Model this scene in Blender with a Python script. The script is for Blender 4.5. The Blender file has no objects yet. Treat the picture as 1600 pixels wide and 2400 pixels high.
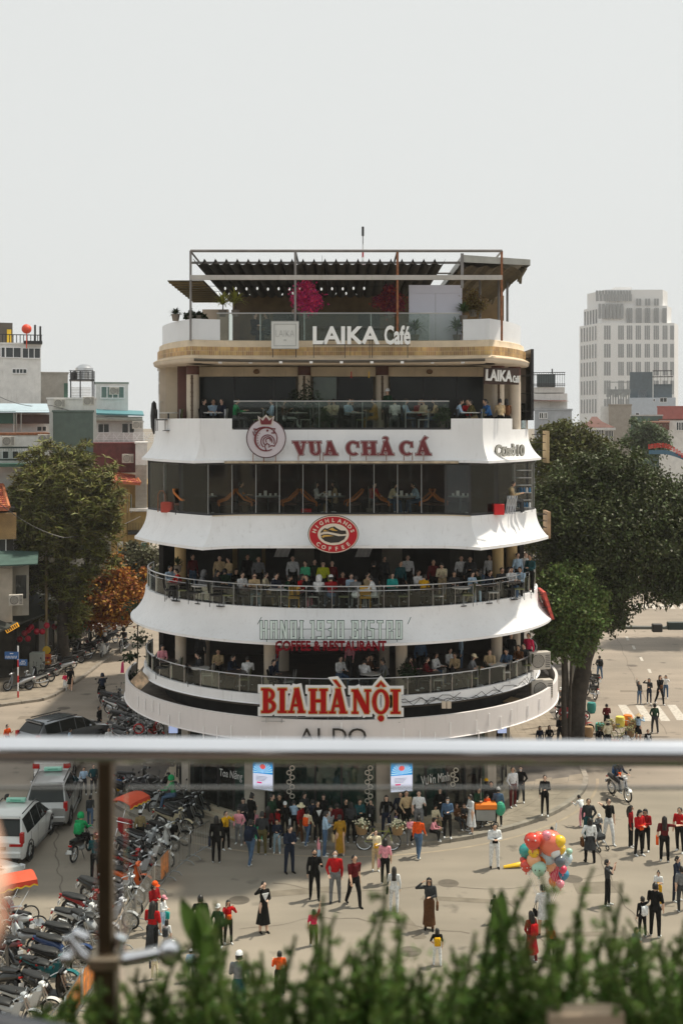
import bpy,bmesh,math,random
import numpy as np
from mathutils import Vector,Matrix
SC = bpy.context.scene
COL = SC.collection
random.seed(7)
sin,cos,pi,R = math.sin,math.cos,math.pi,math.radians
# ---------------- camera, world, sun, exposure ----------------
FP,EYE,HV = 2800.0,16.0,990.0          # focal length in photo pixels, eye height, horizon row (photo 1600x2400)
cd = bpy.data.cameras.new('camera'); cam = bpy.data.objects.new('camera',cd); COL.objects.link(cam)
cd.sensor_fit = 'VERTICAL'; cd.sensor_height = 36; cd.sensor_width = 24
cd.lens = 36 * FP / 2400; cd.shift_y = -(1200 - HV) / 2400
cam.location = (0,0,EYE); cam.rotation_euler = (pi / 2,0,0)
cd.clip_start = .05; cd.clip_end = 5000
cd.dof.use_dof = True; cd.dof.focus_distance = 46; cd.dof.aperture_fstop = 3.1
SC.camera = cam
SC.render.resolution_x = 682; SC.render.resolution_y = 1024
SUN_DIR = Vector((-.46,-.23,-1)).normalized()     # the way the light travels
wd = bpy.data.worlds.new("World"); SC.world = wd; wd.use_nodes = True
nt = wd.node_tree; nt.nodes.clear()
sk = nt.nodes.new('ShaderNodeTexSky'); sk.sky_type = 'NISHITA'; sk.sun_disc = False
sk.sun_elevation = math.asin(-SUN_DIR.z); sk.sun_rotation = math.atan2(-SUN_DIR.x,-SUN_DIR.y)
sk.dust_density = 5; sk.air_density = 1
hs = nt.nodes.new('ShaderNodeHueSaturation'); hs.inputs['Saturation'].default_value = .12
mx = nt.nodes.new('ShaderNodeMix'); mx.data_type = 'RGBA'; mx.inputs[0].default_value = .9
mx.inputs['B'].default_value = (7.35,7.55,7.45,1)
bg = nt.nodes.new('ShaderNodeBackground'); bg.inputs['Strength'].default_value = .1
wo = nt.nodes.new('ShaderNodeOutputWorld')
nt.links.new(sk.outputs[0],hs.inputs['Color']); nt.links.new(hs.outputs[0],mx.inputs['A'])
nt.links.new(mx.outputs['Result'],bg.inputs['Color']); nt.links.new(bg.outputs[0],wo.inputs[0])
sd = bpy.data.lights.new('sun','SUN'); sun = bpy.data.objects.new('sun',sd); COL.objects.link(sun)
sd.energy = 4.4; sd.angle = R(2.0); sd.color = (1,.90,.75)
sun.rotation_euler = SUN_DIR.to_track_quat('-Z','Y').to_euler()
SC.view_settings.view_transform = 'Standard'; SC.view_settings.look = 'None'
SC.view_settings.exposure = .14; SC.view_settings.gamma = 1; SC.view_settings.use_curve_mapping = False
SC.render.engine = 'CYCLES'
SC.cycles.max_bounces = 6; SC.cycles.diffuse_bounces = 3; SC.cycles.transparent_max_bounces = 12
SC.cycles.volume_bounces = 0

# ---------------- materials ----------------
MC = {}
def hx(s):
    s = s.lstrip('#'); c = [int(s[i:i+2],16) / 255 for i in (0,2,4)]
    return tuple(x / 12.92 if x < .04045 else ((x + .055) / 1.055) ** 2.4 for x in c)
def mat(name,col,rough=.6,metal=0,var=.12,scale=2.0,bump=0,bscale=30,emit=0,spec=.5,stain=0,island=0,trans=0,coat=0):
    if name in MC: return MC[name]
    if isinstance(col,str): col = hx(col)
    m = bpy.data.materials.new(name); m.use_nodes = True; MC[name] = m
    n = m.node_tree.nodes; l = m.node_tree.links; b = n['Principled BSDF']
    b.inputs['Roughness'].default_value = rough; b.inputs['Metallic'].default_value = metal
    b.inputs['Specular IOR Level'].default_value = spec; b.inputs['Coat Weight'].default_value = coat
    b.inputs['Base Color'].default_value = (*col,1)
    m.diffuse_color = (*col,1)
    tc = n.new('ShaderNodeTexCoord')
    if var or island or stain:
        no = n.new('ShaderNodeTexNoise'); no.inputs['Scale'].default_value = scale; no.inputs['Detail'].default_value = 5
        l.new(tc.outputs['Object'],no.inputs['Vector'])
        mr = n.new('ShaderNodeMapRange'); mr.inputs[1].default_value = .3; mr.inputs[2].default_value = .7
        mr.inputs[3].default_value = 1 - var; mr.inputs[4].default_value = 1 + var
        l.new(no.outputs[0],mr.inputs[0])
        mu = n.new('ShaderNodeVectorMath'); mu.operation = 'SCALE'; mu.inputs[0].default_value = col
        l.new(mr.outputs[0],mu.inputs['Scale']); out = mu.outputs[0]
        if island:
            g = n.new('ShaderNodeNewGeometry'); m2 = n.new('ShaderNodeMapRange')
            m2.inputs[3].default_value = 1 - island; m2.inputs[4].default_value = 1 + island
            l.new(g.outputs['Random Per Island'],m2.inputs[0])
            h = n.new('ShaderNodeHueSaturation'); l.new(out,h.inputs['Color']); l.new(m2.outputs[0],h.inputs['Value'])
            m3 = n.new('ShaderNodeMapRange'); m3.inputs[3].default_value = .5 - island * .07; m3.inputs[4].default_value = .5 + island * .07
            l.new(g.outputs['Random Per Island'],m3.inputs[0]); l.new(m3.outputs[0],h.inputs['Hue']); out = h.outputs[0]
        if stain:                                   # rain streaks and grime with a shape of their own
            mp = n.new('ShaderNodeMapping'); mp.inputs['Scale'].default_value = (4.5,4.5,.30)
            l.new(tc.outputs['Object'],mp.inputs[0])
            n2 = n.new('ShaderNodeTexNoise'); n2.inputs['Scale'].default_value = 1.6; n2.inputs['Detail'].default_value = 8; n2.inputs['Roughness'].default_value = .7
            l.new(mp.outputs[0],n2.inputs['Vector'])
            r2 = n.new('ShaderNodeMapRange'); r2.inputs[1].default_value = .56; r2.inputs[2].default_value = .74; r2.inputs[4].default_value = stain
            l.new(n2.outputs[0],r2.inputs[0])
            mm = n.new('ShaderNodeMix'); mm.data_type = 'RGBA'; l.new(r2.outputs[0],mm.inputs[0]); l.new(out,mm.inputs['A'])
            mm.inputs['B'].default_value = (.16,.12,.08,1); out = mm.outputs['Result']
        l.new(out,b.inputs['Base Color'])
    if bump:
        nb = n.new('ShaderNodeTexNoise'); nb.inputs['Scale'].default_value = bscale; nb.inputs['Detail'].default_value = 4
        l.new(tc.outputs['Object'],nb.inputs['Vector'])
        bp = n.new('ShaderNodeBump'); bp.inputs['Strength'].default_value = bump; bp.inputs['Distance'].default_value = .02
        l.new(nb.outputs[0],bp.inputs['Height']); l.new(bp.outputs[0],b.inputs['Normal'])
    if trans: b.inputs['Subsurface Weight'].default_value = 0
    if emit: b.inputs['Emission Color'].default_value = (*col,1); b.inputs['Emission Strength'].default_value = emit
    return m
def glass(name,tint=(.75,.85,.82),op=.25,rough=.03,gl=.12):
    """thin pane: mostly see-through, a mirror share by Fresnel, a little body colour"""
    if name in MC: return MC[name]
    m = bpy.data.materials.new(name); m.use_nodes = True; MC[name] = m
    n = m.node_tree.nodes; l = m.node_tree.links; n.clear()
    o = n.new('ShaderNodeOutputMaterial'); t = n.new('ShaderNodeBsdfTransparent'); t.inputs[0].default_value = (*tint,1)
    g = n.new('ShaderNodeBsdfGlossy'); g.inputs['Roughness'].default_value = rough; g.inputs[0].default_value = (.9,.95,.95,1)
    d = n.new('ShaderNodeBsdfDiffuse'); d.inputs[0].default_value = (tint[0] * .12,tint[1] * .12,tint[2] * .12,1)
    f = n.new('ShaderNodeFresnel'); f.inputs[0].default_value = 1.45
    ad = n.new('ShaderNodeMath'); ad.operation = 'ADD'; ad.inputs[1].default_value = gl - .04; l.new(f.outputs[0],ad.inputs[0])
    a = n.new('ShaderNodeMixShader'); a.inputs[0].default_value = op; l.new(t.outputs[0],a.inputs[1]); l.new(d.outputs[0],a.inputs[2])
    c = n.new('ShaderNodeMixShader'); l.new(ad.outputs[0],c.inputs[0]); l.new(a.outputs[0],c.inputs[1]); l.new(g.outputs[0],c.inputs[2])
    l.new(c.outputs[0],o.inputs[0]); return m

# ---------------- mesh helpers ----------------
def hide_none(o): return o
def link(name,me,mats,parent=None,loc=(0,0,0),rot=(0,0,0)):
    o = bpy.data.objects.new(name,me); COL.objects.link(o)
    if parent: o.parent = parent
    o.location = loc; o.rotation_euler = rot
    if not isinstance(mats,(list,tuple)): mats = [mats]
    if not me.materials:
        for m in mats: me.materials.append(m)
    return o
def thing(name,label,cat,loc=(0,0,0),rz=0,group=None):
    o = bpy.data.objects.new(name,None); COL.objects.link(o); o.empty_display_size = .1
    o.location = loc; o.rotation_euler = (0,0,rz); return tag(o,label,cat,group)
def tag(o,label=None,cat=None,group=None,kind=None):
    if label: o['label'] = label
    if cat: o['category'] = cat
    if group: o['group'] = group
    if kind: o['kind'] = kind
    return o
def kids(o): return [c for c in bpy.data.objects if c.parent == o]
KC = {}
def copy_tree(o,loc,rz,label,group=None,scale=None,swap=None):
    """a copy of a thing with copies of its parts (and sub-parts); meshes are shared; swap: {material: material}"""
    if o.name not in KC: KC[o.name] = [(c,kids(c)) for c in kids(o)]
    def sw(c):
        if swap and c.data:
            for i,s in enumerate(c.material_slots):
                if s.material in swap:
                    r = swap[s.material]; s.link = 'OBJECT'; s.material = r
    def rel(c,src):                       # slots linked to the object keep their own material
        return c
    r = o.copy(); COL.objects.link(r); r.location = loc; r.rotation_euler = (0,0,rz); r['label'] = label
    sw(r)
    if group: r['group'] = group
    if scale: r.scale = (scale,) * 3 if not isinstance(scale,tuple) else scale
    for c,gs in KC[o.name]:
        k = c.copy(); COL.objects.link(k); k.parent = r; sw(k)
        for g in gs:
            q = g.copy(); COL.objects.link(q); q.parent = k; sw(q)
    return r
class MB:
    def __init__(s): s.v = []; s.f = []; s.m = []; s.cm = 0
    def add(s,vs,fs):
        o = len(s.v); s.v += [tuple(p) for p in vs]; s.f += [tuple(i + o for i in f) for f in fs]; s.m += [s.cm] * len(fs); return s
    def mi(s,i): s.cm = i; return s
    def box(s,x0,x1,y0,y1,z0,z1,M=None,bev=0):
        if bev:
            b = bev; vs = []
            for z,e in ((z0,b),(z0 + b,0),(z1 - b,0),(z1,b)):
                vs += [(x0 + e,y0 + b,z),(x0 + b,y0 + e,z),(x1 - b,y0 + e,z),(x1 - e,y0 + b,z),(x1 - e,y1 - b,z),(x1 - b,y1 - e,z),(x0 + b,y1 - e,z),(x0 + e,y1 - b,z)]
            fs = [tuple(range(7,-1,-1)),tuple(range(24,32))]
            for k in range(3):
                for i in range(8): j = (i + 1) % 8; fs.append((k * 8 + i,k * 8 + j,k * 8 + 8 + j,k * 8 + 8 + i))
        else:
            vs = [(x,y,z) for z in (z0,z1) for x,y in ((x0,y0),(x1,y0),(x1,y1),(x0,y1))]
            fs = [(3,2,1,0),(4,5,6,7),(0,1,5,4),(1,2,6,5),(2,3,7,6),(3,0,4,7)]
        if M is not None: vs = [M @ Vector(p) for p in vs]
        return s.add(vs,fs)
    def tube(s,pts,r,n=8,cap=True,flat=1.0):
        pts = [Vector(p) for p in pts]; L = len(pts)
        rs = r if isinstance(r,(list,tuple)) else [r] * L; vs = []; fs = []
        up = None
        for i,p in enumerate(pts):
            d = (pts[min(i + 1,L - 1)] - pts[max(i - 1,0)])
            d = d.normalized() if d.length > 1e-9 else Vector((0,0,1))
            if up is None: up = Vector((0,0,1)) if abs(d.z) < .9 else Vector((0,1,0))
            a = d.cross(up); a = a.normalized() if a.length > 1e-6 else d.orthogonal().normalized()
            b = a.cross(d).normalized(); up = b
            for k in range(n):
                t = 2 * pi * k / n; vs.append(p + a * (rs[i] * cos(t)) + b * (rs[i] * flat * sin(t)))
        for i in range(L - 1):
            for k in range(n):
                q = (k + 1) % n; fs.append((i * n + k,i * n + q,i * n + n + q,i * n + n + k))
        if cap: fs += [tuple(range(n - 1,-1,-1)),tuple(range((L - 1) * n,L * n))]
        return s.add(vs,fs)
    def lathe(s,prof,n=16,c=(0,0,0),sx=1,sy=1,M=None,cap=True):
        vs = []; fs = []
        for r,z in prof:
            for k in range(n):
                t = 2 * pi * k / n; p = Vector((r * cos(t) * sx,r * sin(t) * sy,z))
                if M is not None: p = M @ p
                vs.append((p.x + c[0],p.y + c[1],p.z + c[2]))
        for i in range(len(prof) - 1):
            for k in range(n): q = (k + 1) % n; fs.append((i * n + k,i * n + q,i * n + n + q,i * n + n + k))
        if cap: fs += [tuple(range(n - 1,-1,-1)),tuple(range((len(prof) - 1) * n,len(prof) * n))]
        return s.add(vs,fs)
    def ell(s,c,rx,ry,rz,n=10,m=6,M=None):
        prof = [(sin(pi * max(.02,min(.98,i / m))),-cos(pi * i / m)) for i in range(m + 1)]
        T = Matrix.Diagonal((rx,ry,rz,1)) if M is None else M @ Matrix.Diagonal((rx,ry,rz,1))
        return s.lathe(prof,n,c,M=T)
    def torus(s,c,Rr,r,n=20,m=6,axis='x'):
        vs = []; fs = []
        for i in range(n):
            a = 2 * pi * i / n
            for k in range(m):
                b = 2 * pi * k / m; q = Rr + r * cos(b); w = r * sin(b)
                p = (w,q * cos(a),q * sin(a)) if axis == 'x' else ((q * cos(a),w,q * sin(a)) if axis == 'y' else (q * cos(a),q * sin(a),w))
                vs.append((p[0] + c[0],p[1] + c[1],p[2] + c[2]))
        for i in range(n):
            for k in range(m):
                j = (i + 1) % n; q = (k + 1) % m; fs.append((i * m + k,j * m + k,j * m + q,i * m + q))
        return s.add(vs,fs)
    def prism(s,poly,z0,z1,M=None):
        n = len(poly); vs = [(x,y,z0) for x,y in poly] + [(x,y,z1) for x,y in poly]
        if M is not None: vs = [M @ Vector(p) for p in vs]
        fs = [tuple(range(n - 1,-1,-1)),tuple(range(n,2 * n))] + [(i,(i + 1) % n,n + (i + 1) % n,n + i) for i in range(n)]
        return s.add(vs,fs)
    def grid(s,rows):
        n = len(rows[0]); vs = [p for r in rows for p in r]; fs = []
        for i in range(len(rows) - 1):
            for k in range(n - 1): fs.append((i * n + k,i * n + k + 1,i * n + n + k + 1,i * n + n + k))
        return s.add(vs,fs)
    def mesh(s,name,mats,smooth=False):
        me = bpy.data.meshes.new(name); me.from_pydata(s.v,[],s.f)
        if not isinstance(mats,(list,tuple)): mats = [mats]
        for m in mats: me.materials.append(m)
        if max(s.m,default=0): me.polygons.foreach_set('material_index',s.m)
        if smooth: me.polygons.foreach_set('use_smooth',[True] * len(me.polygons))
        me.update()
        bm = bmesh.new(); bm.from_mesh(me); bmesh.ops.recalc_face_normals(bm,faces=bm.faces); bm.to_mesh(me); bm.free()
        if smooth:
            try: me.set_sharp_from_angle(angle=R(50))
            except Exception: pass
        return me
    def build(s,name,mats,parent=None,smooth=False,loc=(0,0,0),rot=(0,0,0)):
        return link(name,s.mesh(name,mats,smooth),mats,parent,loc,rot)
def W(u,v,Y): return Vector(((u - 800) / FP * Y,Y,EYE - (v - HV) / FP * Y))
def GY(v,z=0): return (EYE - z) * FP / (v - HV)
def G(u,v,z=0): Y = GY(v,z); return Vector(((u - 800) / FP * Y,Y,z))
def Zt(v,Y): return EYE - (v - HV) / FP * Y
def Xt(u,Y): return (u - 800) / FP * Y
# ---------------- shared materials ----------------
WHITE = mat('white_render',(.79,.80,.815),.55,var=.04,scale=1.1,stain=.26)
WHITEC = mat('white_fascia_paint',(.70,.67,.66),.55,var=.05,scale=.7,stain=.25)
CREAM = mat('cream_render',(.62,.50,.35),.7,var=.12,stain=.4)
BEIGE = mat('beige_stone',(.52,.44,.33),.7,var=.12,stain=.3)
COLM = mat('cream_column_paint',(.60,.52,.42),.6,var=.08,stain=.1)
YCOL = mat('ochre_column_paint',(.58,.42,.20),.6,var=.08)
STEEL = mat('brushed_steel',(.55,.56,.57),.28,1,var=.05)
CHROME = mat('polished_chrome',(.86,.87,.90),.10,1,var=.04,scale=6)
DKMET = mat('dark_metal',(.035,.035,.037),.45,.3)
GREYMET = mat('grey_painted_metal',(.30,.31,.31),.5,.2)
RUST = mat('rusty_metal',(.25,.10,.045),.8,.2,var=.4,scale=8)
BLACK = mat('black_plastic',(.012,.012,.013),.45)
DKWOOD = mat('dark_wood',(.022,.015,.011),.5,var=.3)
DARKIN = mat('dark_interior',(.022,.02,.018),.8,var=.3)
FLOORIN = mat('terrace_floor_tiles',(.085,.068,.052),.6,var=.2)
ASPH = mat('asphalt',(.1,.1,.1),.9)
RUBBER = mat('tyre_rubber',(.018,.018,.018),.8)
GL_RAIL = glass('balustrade_glass',(.88,.91,.88),.04,gl=.03)
GL_DARK = glass('tinted_window_glass',(.86,.87,.84),.03,gl=.03)
GL_SHOP = glass('shopfront_glass',(.66,.80,.77),.06,gl=.05)
GL_CAR = mat('car_window',(.012,.016,.016),.09,0,var=0,spec=.35)
GL_FAR = mat('window_glass_far',(.03,.038,.04),.15,0,var=.1)
WHITEPL = mat('white_plastic',(.80,.80,.80),.4,var=.03)
REDP = mat('red_paint',(.55,.012,.015),.4,var=.05)
ORANGE = mat('orange_cloth',(.80,.20,.015),.7,var=.15)
YELLOW = mat('yellow_paint',(.75,.48,.02),.5)
TEAL = mat('teal_paint',(.02,.22,.20),.6)
SKIN = [mat('skin_light',(.74,.49,.37),.5,var=.04),mat('skin_tan',(.62,.38,.26),.5,var=.04)]
EYEM = mat('eye_dark',(.01,.01,.01),.3)
HAIRM = mat('black_hair',(.009,.007,.006),.45,var=.3,scale=30)
BROWNH = mat('brown_hair',(.07,.035,.018),.5,var=.3,scale=30)
CLC = dict(black='#0d0d0e',white='#e0e2e4',navy='#1b2436',grey='#77797c',dgrey='#35373a',red='#b31218',maroon='#5e1218',dred='#8e0f16',
  orange='#e2561a',yellow='#d9a514',mustard='#a37a20',green='#1f9a5b',dgreen='#1c3a28',olive='#5b5330',teal='#2aa6a0',blue='#2f5f96',lblue='#a9c4dc',
  denim='#4a627e',ldenim='#8fa6b4',dteal='#1c4a50',pink='#e59aa8',hotpink='#d12a55',beige='#bfa884',cream='#ddd2b4',brown='#5a3a22',khaki='#8a7a58',purple='#7f7596',lime='#b8c02a',mint='#49b78a',sky='#4fa3c9')
def cl(n): return mat('cloth_' + n,CLC[n],.85,var=.24,scale=13,bump=.5,bscale=14,spec=.2)

# ground materials: fine grain, broad patches, long tyre-polished streaks
def ground_mat(name,c,c2,rough=.9,patch=.5):
    m = mat(name,c,rough,var=0); n = m.node_tree.nodes; l = m.node_tree.links; b = n['Principled BSDF']
    tc = n.new('ShaderNodeTexCoord')
    def noise(s,det=6,st=(1,1,1)):
        mp = n.new('ShaderNodeMapping'); mp.inputs['Scale'].default_value = st; l.new(tc.outputs['Object'],mp.inputs[0])
        q = n.new('ShaderNodeTexNoise'); q.inputs['Scale'].default_value = s; q.inputs['Detail'].default_value = det; l.new(mp.outputs[0],q.inputs['Vector']); return q
    a = noise(.16,6); f = noise(40,3); s = noise(.5,6,(.3,1.6,1)); dk = noise(.9,9)
    r = n.new('ShaderNodeMapRange'); r.inputs[1].default_value = .35; r.inputs[2].default_value = .65; l.new(a.outputs[0],r.inputs[0])
    x = n.new('ShaderNodeMix'); x.data_type = 'RGBA'; x.inputs['A'].default_value = (*c,1); x.inputs['B'].default_value = (*c2,1); l.new(r.outputs[0],x.inputs[0])
    r2 = n.new('ShaderNodeMapRange'); r2.inputs[1].default_value = .3; r2.inputs[2].default_value = .7; r2.inputs[3].default_value = .82; r2.inputs[4].default_value = 1.14; l.new(f.outputs[0],r2.inputs[0])
    r3 = n.new('ShaderNodeMapRange'); r3.inputs[1].default_value = .35; r3.inputs[2].default_value = .7; r3.inputs[3].default_value = .90; r3.inputs[4].default_value = 1.10; l.new(s.outputs[0],r3.inputs[0])
    r4 = n.new('ShaderNodeMapRange'); r4.inputs[1].default_value = .62; r4.inputs[2].default_value = .72; r4.inputs[3].default_value = 1; r4.inputs[4].default_value = 1 - .6 * patch; l.new(dk.outputs[0],r4.inputs[0])
    p1 = n.new('ShaderNodeMath'); p1.operation = 'MULTIPLY'; l.new(r2.outputs[0],p1.inputs[0]); l.new(r3.outputs[0],p1.inputs[1])
    p2 = n.new('ShaderNodeMath'); p2.operation = 'MULTIPLY'; l.new(p1.outputs[0],p2.inputs[0]); l.new(r4.outputs[0],p2.inputs[1])
    v = n.new('ShaderNodeVectorMath'); v.operation = 'SCALE'; l.new(x.outputs['Result'],v.inputs[0]); l.new(p2.outputs[0],v.inputs['Scale'])
    l.new(v.outputs[0],b.inputs['Base Color'])
    bp = n.new('ShaderNodeBump'); bp.inputs['Strength'].default_value = .25; bp.inputs['Distance'].default_value = .01; l.new(f.outputs[0],bp.inputs['Height']); l.new(bp.outputs[0],b.inputs['Normal'])
    return m
ROADM = ground_mat('worn_dusty_asphalt',(.30,.255,.207),(.24,.208,.17),patch=.8)
FARM = ground_mat('city_ground',(.22,.18,.13),(.16,.14,.11))
PAVE = mat('pavement_stone',(.25,.215,.17),.85,var=.22,scale=1.2,bump=.2)
PAVED = mat('pavement_bed',(.14,.125,.11),.9,var=.2)
KERBM = mat('kerb_granite',(.25,.225,.19),.8,var=.25,scale=3)
PAINTW = mat('road_paint_worn',(.46,.43,.38),.8,var=.25,scale=6)
# ---------------- ground, roads, pavements ----------------
mb = MB()
gx = [-900,-300,-120,-60,-30,-10,10,30,60,120,300,900]; gy = [-60,10,30,50,70,90,120,160,250,500,1200,3000]
mb.grid([[(x,y,-.03) for x in gx] for y in gy]); tag(mb.build('ground',FARM),kind='structure')
road = MB(); road.grid([[(x,y,0) for x in (-75,-30,-10,10,30,95)] for y in (12,40,60,90,140,260)]); tag(road.build('road',ROADM),kind='structure')
def stripe(name,pts,w=.14,z=.004):
    m = MB()
    for a,b in zip(pts[:-1],pts[1:]):
        a = Vector((*a,z)); b = Vector((*b,z)); d = (b - a).normalized(); n = Vector((-d.y,d.x,0)) * w / 2
        m.add([a - n,b - n,b + n,a + n],[(0,1,2,3)])
    o = m.build(name,PAINTW); tag(o,kind='structure'); return o
cz = link('crosswalk',bpy.data.meshes.new('crosswalk_base'),PAINTW); tag(cz,kind='structure')
cwq = [((1447,1652),(1466,1652),(1495,1690),(1468,1690)),((1488,1653),(1506,1653),(1532,1690),(1510,1690)),((1562,1652),(1582,1652),(1610,1688),(1585,1688)),((1636,1652),(1655,1652),(1686,1688),(1660,1688)),((1525,1653),(1542,1653),(1570,1690),(1548,1690))]
for q in cwq:
    m = MB(); ps = [G(*p) for p in q]; m.add([(p.x,p.y,.004) for p in ps],[(3,2,1,0)]); m.build('stripe',PAINTW,cz)
cz2 = link('crosswalk',bpy.data.meshes.new('crosswalk_far_base'),PAINTW); tag(cz2,kind='structure')
for k in range(9):
    u = 1480 + k * 21; m = MB(); ps = [G(u,1416),G(u + 10,1416),G(u + 18,1427),G(u + 7,1427)]; m.add([(p.x,p.y,.004) for p in ps],[(3,2,1,0)]); m.build('stripe',PAINTW,cz2)
lm = link('lane_marking',bpy.data.meshes.new('lane_marking_base'),PAINTW); tag(lm,kind='structure')
for u,v in ((1467,1492),(1482,1513),(1500,1540),(1519,1568)):
    m = MB(); a = G(u,v); b = G(u + 4,v + 9); m.add([(a.x - .09,a.y,.004),(b.x - .09,b.y,.004),(b.x + .09,b.y,.004),(a.x + .09,a.y,.004)],[(0,1,2,3)]); m.build('dash',PAINTW,lm)
# pavement round the corner building: bed, kerb stones, paving stones
KR,KC_ = 11.4,56.1
def ring(Rr,Dc,a0,a1,n): return [(Rr * sin(R(a0 + (a1 - a0) * i / n)),Dc - Rr * cos(R(a0 + (a1 - a0) * i / n))) for i in range(n + 1)]
kpts = [(-11.4,135),(-10.9,75)] + [(x,y) for x,y in ring(KR,KC_,-75,75,60)] + [(11.4,57.5),(13.3,65),(16,79),(20,100),(27,135)]
pav = MB(); bed = [(x * (1 - .2 / 11),y + .2) for x,y in kpts]; pav.prism(bed[:-1] + [(26.8,135),(-10.8,135)],-.02,.12)
pv = pav.build('pavement',PAVED); tag(pv,kind='structure')
def arcs(pts,step):
    out = [Vector(pts[0])]; acc = 0
    P = [Vector(p) for p in pts]
    for a,b in zip(P[:-1],P[1:]):
        d = (b - a).length; t = step - acc
        while t <= d: out.append(a + (b - a) * (t / d)); t += step
        acc = (acc + d) % step
    return out
kp = arcs(kpts,1.0)
for i in range(60,min(len(kp) - 1,150)):
    a,b = kp[i],kp[i + 1]; d = (b - a).normalized(); n = Vector((-d.y,d.x)); g = d * .012; m = MB()
    q = [a + g,b - g,b - g + n * .24,a + g + n * .24]; m.prism([(p.x,p.y) for p in q],-.02,.145 + random.uniform(-.006,.006)); m.build('kerb_stone',KERBM,pv)
for ri,(r0,r1) in enumerate(((7.95,8.75),(8.77,9.57),(9.59,10.39),(10.41,11.15))):
    Dc = 54.3 + (KC_ - 54.3) * (r0 - 7.95) / 3.2; Dc1 = 54.3 + (KC_ - 54.3) * (r1 - 7.95) / 3.2
    n = 26; off = (ri % 2) * 1.5
    for k in range(n):
        t0 = R(-52 + k * 5.0 + off); t1 = t0 + R(4.9); m = MB()
        m.prism([(r0 * sin(t0),Dc - r0 * cos(t0)),(r1 * sin(t0),Dc1 - r1 * cos(t0)),(r1 * sin(t1),Dc1 - r1 * cos(t1)),(r0 * sin(t1),Dc - r0 * cos(t1))],.1,.125 + random.uniform(0,.006))
        m.build('paving_stone',PAVE,pv)
for i in range(7):
    for j in range(9):
        x = 8.6 + i * .4; y = 56.4 + j * 1.2
        if x < 11.2: m = MB(); m.box(x,x + .39,y,y + 1.18,.1,.126 + random.uniform(0,.005)); m.build('paving_stone',PAVE,pv)
# far pavement of the left street
lp = MB(); A = [G(0,1655),G(110,1640),G(190,1590),G(310,1495),G(350,1455),G(368,1400)]
poly = [(p.x,p.y) for p in A] + [(A[-1].x - 6,A[-1].y + 10),(-60,120),(-60,A[0].y)]
lp.prism(poly,-.02,.13); lpv = lp.build('pavement',PAVE); tag(lpv,kind='structure')
kk = arcs([(p.x,p.y) for p in A],1.2)
for a,b in zip(kk[:-1],kk[1:]):
    d = (b - a).normalized(); n = Vector((-d.y,d.x)); m = MB(); g = d * .015; q = [a + g - n * .22,b - g - n * .22,b - g - n * .003,a + g - n * .003]
    m.prism([(p.x,p.y) for p in q],-.02,.145); m.build('kerb_stone',KERBM,lpv)
PAINTW2 = PAINTW; PAINTW = mat('pale_gutter',(.33,.27,.20),.9,var=.2)
stripe('gutter_line',[(x,y - .45 if y < 60 else y) for x,y in ring(KR + .25,KC_,-60,80,40)],.12); PAINTW = PAINTW2

for k,(u,v) in enumerate(((1050,2070),(960,2230),(560,2110),(1340,2060),(1480,1560),(150,1660),(1190,2190))):
    p = G(u,v); b = MB(); b.lathe([(.36,0),(.36,.004)],24,(p.x,p.y,.001)); b.box(p.x - .25,p.x + .25,p.y - .015,p.y + .015,.0052,.0085); tag(b.build('manhole_cover',mat('cast_iron',(.12,.10,.08),.7,var=.2)),'round iron manhole cover in the road, %s of seven' % ('first','second','third','fourth','fifth','sixth','seventh')[k],'manhole cover','manhole covers')
PT = mat('fresh_tarmac_patch',(.19,.16,.125),.9,var=.2)
for u,v,w,d,a in ((700,2090,2.2,.5,12),(1100,2110,3.2,.35,-8),(1400,2080,1.6,1.0,5),(950,2160,.4,2.6,20),(1500,1620,2.4,.5,0),(100,1680,2.5,.7,10),(1350,2190,2.8,.35,4)):
    p = G(u,v); b = MB(); M = at0 = Matrix.Translation((p.x,p.y,.0045)) @ Matrix.Rotation(R(a),4,'Z'); b.add([M @ Vector((x * w / 2 + .06 * sin(x * 9 + y * 5),y * d / 2,0)) for x,y in ((-1,-1),(0,-1.05),(1,-1),(1.02,0),(1,1),(0,.97),(-1,1),(-.98,0))],[tuple(range(8))]); tag(b.build('tarmac_patch',PT),kind='structure')
TS = mat('tar_seam',(.15,.125,.10),.9,var=.2)
for k,pts in enumerate((((640,2070),(800,2095),(1000,2075),(1200,2085),(1420,2050)),((560,2180),(760,2150),(900,2160),(1100,2190)),((1380,1960),(1450,2100),(1560,2250)),((150,2110),(130,1990),(140,1900)),((1440,1480),(1480,1580),(1560,1720)),((1180,2100),(1240,2180),(1330,2260)))):
    P_ = [G(*p) for p in pts]; m = MB(); n_ = 24
    L_ = []
    for i in range(n_ + 1): t = i / n_ * (len(P_) - 1); j = min(int(t),len(P_) - 2); q = P_[j].lerp(P_[j + 1],t - j); L_.append((q.x + .07 * sin(i * 1.7),q.y + .09 * sin(i * 1.1 + k),.0047))
    m.grid([[(x - .02,y - .02,z) for x,y,z in L_],[(x + .02,y + .025,z) for x,y,z in L_]]); tag(m.build('tar_seam',TS),kind='structure')
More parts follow.
